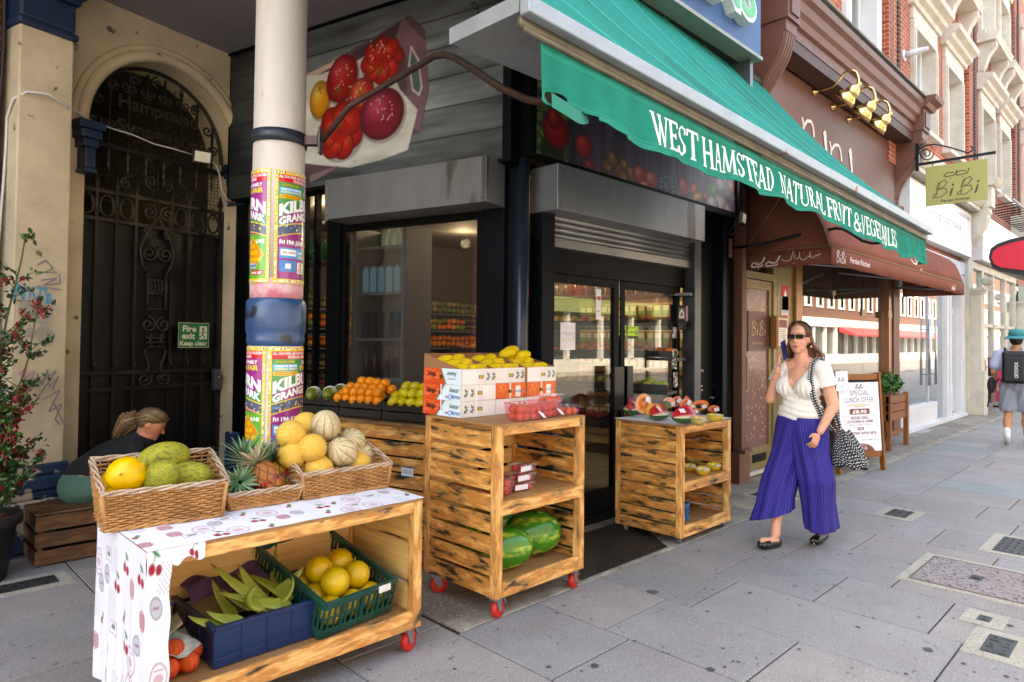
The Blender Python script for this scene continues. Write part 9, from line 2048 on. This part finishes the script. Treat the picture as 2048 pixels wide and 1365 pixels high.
for k in (.0,.045): p=wR*(1-.15-k*4)+eR*(.15+k*4); g.tube([Wf(p+np.array((.031*math.cos(a),.031*math.sin(a),.004*math.sin(a*2)))) for a in np.linspace(0,6.28,16)[:-1]],.002,5,closed=True)
g.build('wristband',mat('band_dark','#17181c'),w1,True)
# white gathered top
g=MB(); i_=.013
for c_,r in (((.0,0,.98),(.125,.172,.13)),((.0,0,1.06),(.103,.137,.14)),((.0,0,1.20),(.105,.148,.15)),((.075,.078,1.19),(.066,.078,.072)),((.075,-.078,1.19),(.066,.078,.072))): g.ell(c_,r[0]+i_,r[1]+i_,r[2]+i_,22,16)
capsule(g,(-.02,-.13,1.33),(-.02,.13,1.33),.070,.070)
for a,b in ((sR,eR),(sL,eL)): capsule(g,a,a+(b-a)*.52,.066,.074)
V,F=fuse(g,.0075,4)
def keep(V):
    z=V[:,2]; v=(V[:,0]>.0)&(np.abs(V[:,1])<(z-1.165)*.52)&(z>1.165); nk=(np.abs(V[:,1])<.085)&(z>1.325); low=z<.935
    k=~(v|nk|low)
    for a,b in ((sR,eR),(sL,eL)): d=unit(b-a); k&=~((((V-a)@d)>np.linalg.norm(b-a)*.50)&(np.abs(V[:,1])>.17))
    return k
wr=(V[:,2]<1.13); V=V.copy(); rad=np.stack([V[:,0],V[:,1]],1); rad/=np.maximum(np.linalg.norm(rad,axis=1,keepdims=True),1e-6); A_h=.0045*np.sin(V[:,2]*150+3*np.sin(V[:,1]*12)+V[:,0]*20)*wr; V[:,:2]+=rad*A_h[:,None]
V[:,0]+=np.where((V[:,2]>1.10)&(V[:,2]<1.2)&(V[:,0]>.03),.004*np.sin(V[:,1]*170),0)
CT=mat('cotton_white','#e4dfd6',.85,c2='#d3ccc2',scale=8,bmp=.1,bscale=200)
o=skinmesh('top',V,F,Wf,w1,CT,None,keep); q=o.modifiers.new('s','SOLIDIFY'); q.thickness=.003
# wide striped trousers
def leg(path,side):
    nu=180; vs=[]; cs=[]; n=len(path); rows=40
    for j in range(rows+1):
        f=j/rows*(n-1); i=min(int(f),n-2); t=f-i; t=t*t*(3-2*t); a=np.array(path[i],float)*(1-t)+np.array(path[i+1],float)*t; c_=a[:3]; rx,ry,tl=a[3],a[4],a[5]
        for k in range(nu):
            an=2*PI*k/nu; rp=1+(.05*math.sin(an*9+j*.04)+.06*math.sin(an*3+side+j*.12))*min(1,j/14)+.012*math.sin(an*30)*(j<6); x=rx*math.cos(an)*rp; y=ry*math.sin(an)*rp
            vs.append(Wf((c_[0]+x,c_[1]+y,c_[2]+tl*y-(.10*x if j>30 else 0)))); cs.append(H('#2c2390') if (k%4)<2 else H('#171255'))
    fs=[(j*nu+k,j*nu+(k+1)%nu,(j+1)*nu+(k+1)%nu,(j+1)*nu+k) for j in range(rows) for k in range(nu)]; return vs,fs,cs
TRM=vmat('trouser_cloth',.8,bmp=.1,bscale=160)
for pth,sd in (([(0,-.035,.965,.128,.140,0),(.0,-.045,.90,.145,.152,0),(.02,-.09,.70,.150,.125,0),(.09,-.125,.50,.150,.13,0),(.13,-.14,.34,.16,.130,.08),(.14,-.16,.225,.19,.155,.30)],0),([(0,.035,.965,.128,.140,0),(.0,.045,.90,.145,.152,0),(.0,.085,.70,.145,.125,0),(.0,.13,.50,.145,.13,0),(-.03,.130,.32,.14,.115,0),(-.06,.135,.15,.145,.118,-.05)],1.7)):
    g=MB(); vs,fs,cs=leg(pth,sd); g.add(vs,fs,None,cs); o=g.build('trouser_leg',TRM,w1,True); q=o.modifiers.new('s','SOLIDIFY'); q.thickness=.003
g=MB(); R_=[]
for j in range(9): R_.append([Wf(((.127+.002*math.sin(k*3))*math.cos(2*PI*k/90),(.172+.003*math.sin(k*3))*math.sin(2*PI*k/90),1.0-.011*j)) for k in range(90)])
g.rings(R_,True,False,False,H('#241c8a')); g.build('waistband',TRM,w1,True)
SHOE=mat('black_leather','#0d0d10',.25,c2='#1a1a1e',spec=.6)
for f_,dz,d_ in ((fR,.012,(.15,-.035,.012)),(fL,-.02,(.135,0,-.012))):
    g=MB(); capsule(g,f_+(-.03,0,-.040),f_+np.array(d_)*.8+(0,.012,-.048),.042,.032); capsule(g,f_+(-.03,0,-.040),f_+np.array(d_)*.85+(0,-.012,-.048),.040,.030); V,F=fuse(g,.006,2)
    k_=lambda V,f_=f_: ~((V[:,2]>f_[2]-.020)&(V[:,0]<f_[0]+.075))
    skinmesh('shoe',V,F,Wf,w1,SHOE,None,k_)
# phone and polka dot bag: carried things
t=thing('phone','dark blue mobile phone held to the walking woman\'s ear','phone',Wf(ph)); g=MB(); a=unit(Wf((.35,0,.94))-Wf((0,0,0))); b=unit(Wf((.94,0,-.35))-Wf((0,0,0))); g.obox(Wf(ph+np.array((.0,-.012,-.012))),a,b,np.cross(a,b),.072,.036,.004); g.build('case',mat('phone_blue','#27306e',.3),t,bev=.003)
g=MB(); q=Wf(ph+np.array((-.01,-.018,.04))); g.obox(q,a,b,np.cross(a,b),.014,.010,.0035); g.build('camera_bump',mat('phone_black','#111',.2),t,bev=.002)
t=thing('shoulder_bag','black shoulder bag with white polka dots hanging behind the walking woman\'s hip','bag',Wf((-.12,.26,.75)))
nu,nv=120,70; vs=[]; cs=[]; cb_=np.array((-.13,.285,.745))
for j in range(nv+1):
    v=j/nv; z=.13-.27*v; w_=(.045+.105*min(1,v*1.25)**.8)*(1 if v<.9 else max(.15,math.sqrt(max(0,1-((v-.9)/.1)**2)))); 
    for k in range(nu):
        a=2*PI*k/nu; vs.append(Wf(cb_+np.array((.62*w_*math.sin(a)*.8,w_*math.cos(a)+.04*v,z+.01*math.sin(a*5+v*6))))); u_=a*w_/.0165; v_=z/.0165; s_=(int(math.floor(v_))%2)*.5; du=(k*nu and 0)
        q1=(a*.115/.021+s_)%1-.5; q2=(z/.0185)%1-.5; cs.append(H('#e6e6e6') if q1*q1*1.3+q2*q2<.045 else H('#101012'))
g=MB(); g.add(vs,[(j*nu+k,j*nu+(k+1)%nu,(j+1)*nu+(k+1)%nu,(j+1)*nu+k) for j in range(nv) for k in range(nu)],None,cs); DOT=vmat('polka_cloth',.8); g.build('bag_body',DOT,t,True)
nn_=260; vs=[]; cs=[]; SP=[(-.02,.135,1.415),(.065,.125,1.37),(.115,.135,1.26),(.115,.16,1.12),(.04,.19,.98),(-.06,.24,.87)]; SQ=[(-.02,.15,1.415),(-.11,.15,1.34),(-.13,.17,1.15),(-.13,.25,.88)]
for path in (SP,SQ):
    P=[]; m_=len(path); 
    for i in range(nn_+1): f=i/nn_*(m_-1); k=min(int(f),m_-2); t_=f-k; P.append(np.array(path[k])*(1-t_)+np.array(path[k+1])*t_)
    P=np.array(P); P=np.stack([np.convolve(np.pad(P[:,i],12,'edge'),np.ones(25)/25,'valid') for i in range(3)],1); b0=len(vs); 
    for i,p in enumerate(P):
        for j in range(9): vs.append(Wf(p+np.array((.004,(j-4)*.0055,0)))); q1=(i*.0028/.0185*1.0+(j//5)*.5)%1-.5; q2=(j%5)/5-.4; cs.append(H('#e6e6e6') if q1*q1+q2*q2*.6<.05 else H('#101012'))
    g=MB(); g.add(vs[b0:],[(i*9+j,i*9+j+1,(i+1)*9+j+1,(i+1)*9+j) for i in range(nn_) for j in range(8)],None,cs[b0:]); o=g.build('strap',DOT,t,True); q=o.modifiers.new('s','SOLIDIFY'); q.thickness=.004
# ---- the man walking away
P0=Zp(2034,890); hd=math.radians(2); Wf=frame((P0[0],P0[1],0),hd); w2=thing('person','man in a teal bucket hat and grey shorts walking away at the right','person',(P0[0],P0[1],0))
g=MB(); hc=np.array((.02,0,1.64)); ellr(hc,(.10,.08,.12)); capsule(g,(0,0,1.42),(.0,0,1.56),.06,.056); ellr((0,0,1.24),(.12,.19,.26)); ellr((0,0,.98),(.13,.17,.15)); capsule(g,(0,-.17,1.40),(0,.17,1.40),.06,.06)
for s_ in (-1,1):
    sh=np.array((0,.215*s_,1.39)); el=np.array((-.06,.28*s_,1.11)); wr_=np.array((.10,.27*s_,.93)); capsule(g,sh,el,.05,.042); capsule(g,el,wr_,.042,.03); hand(g,wr_+(.04,0,-.05),(.5,0,-.85),(0,-s_,0),(.8,0,.5),.5,1.1); ellr(hc+np.array((-.0,.08*s_,-.01)),(.018,.01,.03))
kL=np.array((.02,.11,.50)); aL=np.array((-.20,.10,.17)); kR=np.array((.06,-.11,.50)); aR_=np.array((.03,-.12,.09)); capsule(g,(0,.10,.92),kL,.09,.062); capsule(g,kL,aL,.062,.042); capsule(g,kL*.6+aL*.4,kL*.45+aL*.55,.066,.06); capsule(g,(0,-.10,.92),kR,.09,.062); capsule(g,kR,aR_,.062,.042); capsule(g,kR+(-.01,0,-.13),kR+(-.01,0,-.18),.066,.062)
capsule(g,aL+(0,0,-.03),aL+(.05,0,-.12),.035,.035); capsule(g,aR_+(0,0,-.03),aR_+(.12,0,-.04),.035,.03)
V,F=fuse(g,.009,3); skinmesh('body',V,F,Wf,w2,SKIN,lambda V: np.tile(np.array(H('#b9805e')),(len(V),1))*(1+.06*n3(V,12,2))[:,None])
g=MB(); ellr((0,0,1.23),(.145,.215,.29)); ellr((0,0,1.0),(.15,.20,.16)); capsule(g,(0,-.18,1.38),(0,.18,1.38),.085,.085)
for s_ in (-1,1): sh=np.array((0,.215*s_,1.38)); el=np.array((-.06,.28*s_,1.11)); capsule(g,sh,sh+(el-sh)*.62,.085,.095)
V,F=fuse(g,.012,3); o=skinmesh('t_shirt',V,F,Wf,w2,mat('tee_lavender','#aeb2cc',.85,c2='#989dba',scale=6),None,lambda V:(V[:,2]>.92)&~((V[:,2]>1.44)&(np.abs(V[:,1])<.07))); q=o.modifiers.new('s','SOLIDIFY'); q.thickness=.004
g=MB(); ellr((0,0,.93),(.16,.20,.14)); capsule(g,(0,.10,.88),kL*.85+np.array((0,.11,.92))*.15,.125,.12); capsule(g,(0,-.10,.88),kR*.85+np.array((0,-.11,.92))*.15,.125,.12); V,F=fuse(g,.012,3)
V[:,0]+=.006*np.sin(V[:,1]*70+V[:,2]*20); o=skinmesh('shorts',V,F,Wf,w2,mat('shorts_grey','#8d929f',.85,c2='#7b808d',scale=7),None,lambda V:(V[:,2]<1.0)&(V[:,2]>.50)); q=o.modifiers.new('s','SOLIDIFY'); q.thickness=.004
g=MB(); g.lathe([(.105,-.01),(.100,.05),(.085,.085),(.0,.10)],24,Wf(hc+(0,0,.035)),cap=False); g.lathe([(.165,-.055),(.150,-.04),(.108,-.008)],24,Wf(hc+(0,0,.035)),cap=False); o=g.build('bucket_hat',mat('hat_teal','#1f8088',.8,c2='#1a6c74'),w2,True); q=o.modifiers.new('s','SOLIDIFY'); q.thickness=.004
g=MB(); g.ell(Wf(hc+(-.03,0,-.03)),.09,.088,.10,16,12); g.build('hair',mat('hair_dark','#1c1512',.6),w2,True)
for a_,sl in ((aL,1),(aR_,0)):
    g=MB(); capsule(g,Wf(a_+(0,0,-.04)),Wf(a_+(0,0,.06)),.045,.046); g.build('sock',mat('sock_white','#d6d8de',.9),w2,True)
    g=MB()
    if sl: capsule(g,Wf(a_+(-.02,0,-.07)),Wf(a_+(.05,0,-.20+.06)),.045,.045); capsule(g,Wf(a_+(-.045,0,-.04)),Wf(a_+(.04,0,-.15)),.03,.04)
    else: capsule(g,Wf(a_+(-.04,0,-.05)),Wf(a_+(.17,0,-.055)),.042,.036)
    V,F=fuse(g,.009,2); skinmesh('trainer',V,F,lambda v:v,w2,mat('trainer_cream','#c9c6bd',.7,c2='#8f8a80',scale=9,var=.9))
t=thing('backpack','black backpack with white vertical lettering on the man\'s back','backpack',Wf((-.2,0,1.0))); g=MB(); g.obox(Wf((-.215,0,1.19)),Wf((1,0,0))-Wf((0,0,0)),Wf((0,1,0))-Wf((0,0,0)),UZ,.075,.155,.245); BP=mat('pack_black','#111318',.6,c2='#1c1f26',scale=9); o=g.build('pack',BP,t); q=o.modifiers.new('b','BEVEL'); q.width=.05; q.segments=5
g=MB(); g.obox(Wf((-.305,0,1.16)),Wf((1,0,0))-Wf((0,0,0)),Wf((0,1,0))-Wf((0,0,0)),UZ,.02,.12,.18); o=g.build('pocket',BP,t); q=o.modifiers.new('b','BEVEL'); q.width=.015; q.segments=3
letters('ORTOVOX',Wf((-.327,-.055,1.03)),(0,0,1),-(Wf((0,-1,0))-Wf((0,0,0))),.045,mat('pack_print','#dcdcdc',.5),'lettering',t,.24,.02,.002)
g=MB()
for s_ in (-1,1): g.tube([Wf(q) for q in ((-.15,.12*s_,1.42),(-.05,.14*s_,1.475),(.08,.15*s_,1.42),(.13,.15*s_,1.25),(.06,.18*s_,1.05),(-.12,.17*s_,.97))],.017,6)
g.build('strap',BP,t,True); g=MB(); g.ell(Wf((-.12,.30,.90)),.10,.055,.13,14,10); g.tube([Wf(q) for q in ((-.12,.2,1.0),(-.1,.3,.9),(-.05,.34,.7),(-.05,.36,.55))],.012,5); tag(g.build('jacket',mat('jacket_black','#15161a',.8),None,True),'black jacket bundled and hanging from the backpack at the man\'s left hip','jacket')
# ---- the seated woman bending forward on the wooden crate
bp=Zp(165,1030,.35); f_d=unit((.80,-.35,0)); hd=math.atan2(f_d[1],f_d[0]); bx=wc[0]+.42; by=wc[1]+.20; Wf=frame((bx,by,0),hd)
q=Pp(155,960,(bx,by,.5),f_d*0+np.array((cw[0],cw[1],0))); Wf=frame((q[0],q[1],0),hd)
w3=thing('person','woman with a ponytail and black T-shirt bending forward on the wooden crate','person',(q[0],q[1],0))
def sp(px,py,l=0): p=Pp(px,py,(q[0],q[1],.5),(cw[0],cw[1],0)); d=p-np.array((q[0],q[1],0)); f=np.array((math.cos(hd),math.sin(hd),0)); L_=np.array((-math.sin(hd),math.cos(hd),0)); return np.array((d@f,l,p[2]))
hip=sp(172,975); hip[2]=max(hip[2],.47); mid_=sp(215,925); shd=sp(268,898); hcn=sp(297,852); 
g=MB(); ellr(hip,(.15,.17,.13)); capsule(g,hip,mid_,.13,.12); capsule(g,mid_,shd,.12,.10); capsule(g,shd+(0,-.13,-.01),shd+(0,.13,-.01),.06,.06); capsule(g,shd,hcn+(-.03,0,-.02),.055,.05)
tl_h=RY(.55); ellr(hcn,(.095,.076,.10),tl_h); ellr(hcn+tl_h@np.array((.035,0,-.06)),(.055,.05,.055),tl_h); capsule(g,hcn+tl_h@np.array((.09,0,.0)),hcn+tl_h@np.array((.108,0,-.028)),.008,.011); ellr(hcn+tl_h@np.array((.085,0,-.06)),(.012,.02,.008),tl_h); ellr(hcn+tl_h@np.array((.075,0,-.088)),(.02,.022,.018),tl_h)
for s_ in (-1,1): ellr(hcn+tl_h@np.array((-.01,.077*s_,-.015)),(.016,.008,.026),tl_h)
for s_ in (-1,1):
    a=shd+(0,.16*s_,-.02); b=a+(.13,.02*s_,-.24); c_=b+(.20,-.04*s_,-.06); capsule(g,a,b,.048,.04); capsule(g,b,c_,.04,.027); hand(g,c_+(.05,0,-.01),(1,0,-.2),(0,0,-1),(0,-s_,0),.4,1.)
    k=hip+(.42,.11*s_,.03); capsule(g,hip+(0,.09*s_,-.02),k,.085,.06); capsule(g,k,(k[0]-.03,k[1],.08),.055,.036); capsule(g,(k[0]-.03,k[1],.05),(k[0]+.13,k[1],.03),.034,.026)
V,F=fuse(g,.008,3)
def skc3(V):
    C_=np.tile(np.array(H('#cf8a6a')),(len(V),1)); L=(V-hcn)@tl_h; d=np.sqrt((((L-np.array((.09,0,-.062)))/np.array((.03,.022,.012)))**2).sum(1)); m=np.clip(1.4-d,0,1)[:,None]; C_=C_*(1-m)+np.array(H('#a85048'))*m
    for s_ in (-1,1): d=np.sqrt((((L-np.array((.085,.03*s_,.01)))/np.array((.02,.014,.007)))**2).sum(1)); m=np.clip(1.3-d,0,1)[:,None]*.8; C_=C_*(1-m)+np.array(H('#4a3020'))*m
    return C_
skinmesh('body',V,F,Wf,w3,SKIN,skc3)
g=MB(); capsule(g,hip+(0,0,.03),mid_,.150,.138); capsule(g,mid_,shd,.138,.118); capsule(g,shd+(0,-.13,-.01),shd+(0,.13,-.01),.075,.075)
for s_ in (-1,1): a=shd+(0,.16*s_,-.02); b=a+(.13,.02*s_,-.24); capsule(g,a,a+(b-a)*.35,.062,.060)
V,F=fuse(g,.010,3); o=skinmesh('t_shirt',V,F,Wf,w3,mat('tee_black','#0f1015',.85,c2='#181a20',scale=5),None,lambda V: ~(np.linalg.norm(V-(hcn+(-.02,0,-.04)),axis=1)<.085)); 
g=MB(); ellr(hip+(-.01,0,-.03),(.17,.19,.15)); 
for s_ in (-1,1): k=hip+(.42,.11*s_,.03); capsule(g,hip+(0,.09*s_,-.03),k,.105,.078); capsule(g,k,(k[0]-.03,k[1],.16),.075,.06)
V,F=fuse(g,.011,3); skinmesh('trousers',V,F,Wf,w3,mat('sage_green','#4a7468',.8,c2='#3d6258',scale=6,bmp=.1,bscale=100))
g=MB(); g.ell(Wf(hcn+tl_h@np.array((-.022,0,.012))),.098,.081,.094,20,14,rot=np.stack([np.array(Wf(tl_h@np.array(k)))-np.array(Wf((0,0,0))) for k in ((1,0,0),(0,1,0),(0,0,1))],1),col=H('#6a5036')); HC3=[H('#6e5236'),H('#8a6a44'),H('#5a4330'),H('#a08055')]
for i in range(420):
    a=rr.uniform(-PI,PI); P=[]; col=tuple(np.array(rr.choice(HC3))*rr.uniform(.8,1.25)); bk=hcn+tl_h@np.array((-.10,0,-.01))
    t0=(.058 if abs(a)<1.2 else 0); st=hcn+tl_h@np.array((.086*math.cos(a),.079*math.sin(a),.075-.08*min(1,abs(a)/2.0)))
    md=(st+bk)/2; o_=md-hcn; md=hcn+o_/np.linalg.norm(o_)*.108; g.tube([Wf(st),Wf((st+md)/2+unit((st+md)/2-hcn)*.012),Wf(md),Wf(bk+np.array((0,a*.004,0)))],[.005,.007,.007,.006],5,col=col)
for i in range(260):
    col=tuple(np.array(rr.choice(HC3))*rr.uniform(.9,1.4)); o_=np.array([rr.gauss(0,.010) for _ in range(3)]); e=sp(230,872)+o_*1.5; m_=(bk+e)/2+(0,0,.035)+o_*2; g.tube([Wf(bk+o_*.5),Wf(m_),Wf(e*.7+m_*.3+(0,0,.0)),Wf(e)],[.004,.005,.004,.0015],4,col=col)
g.build('hair',HM,w3,True)
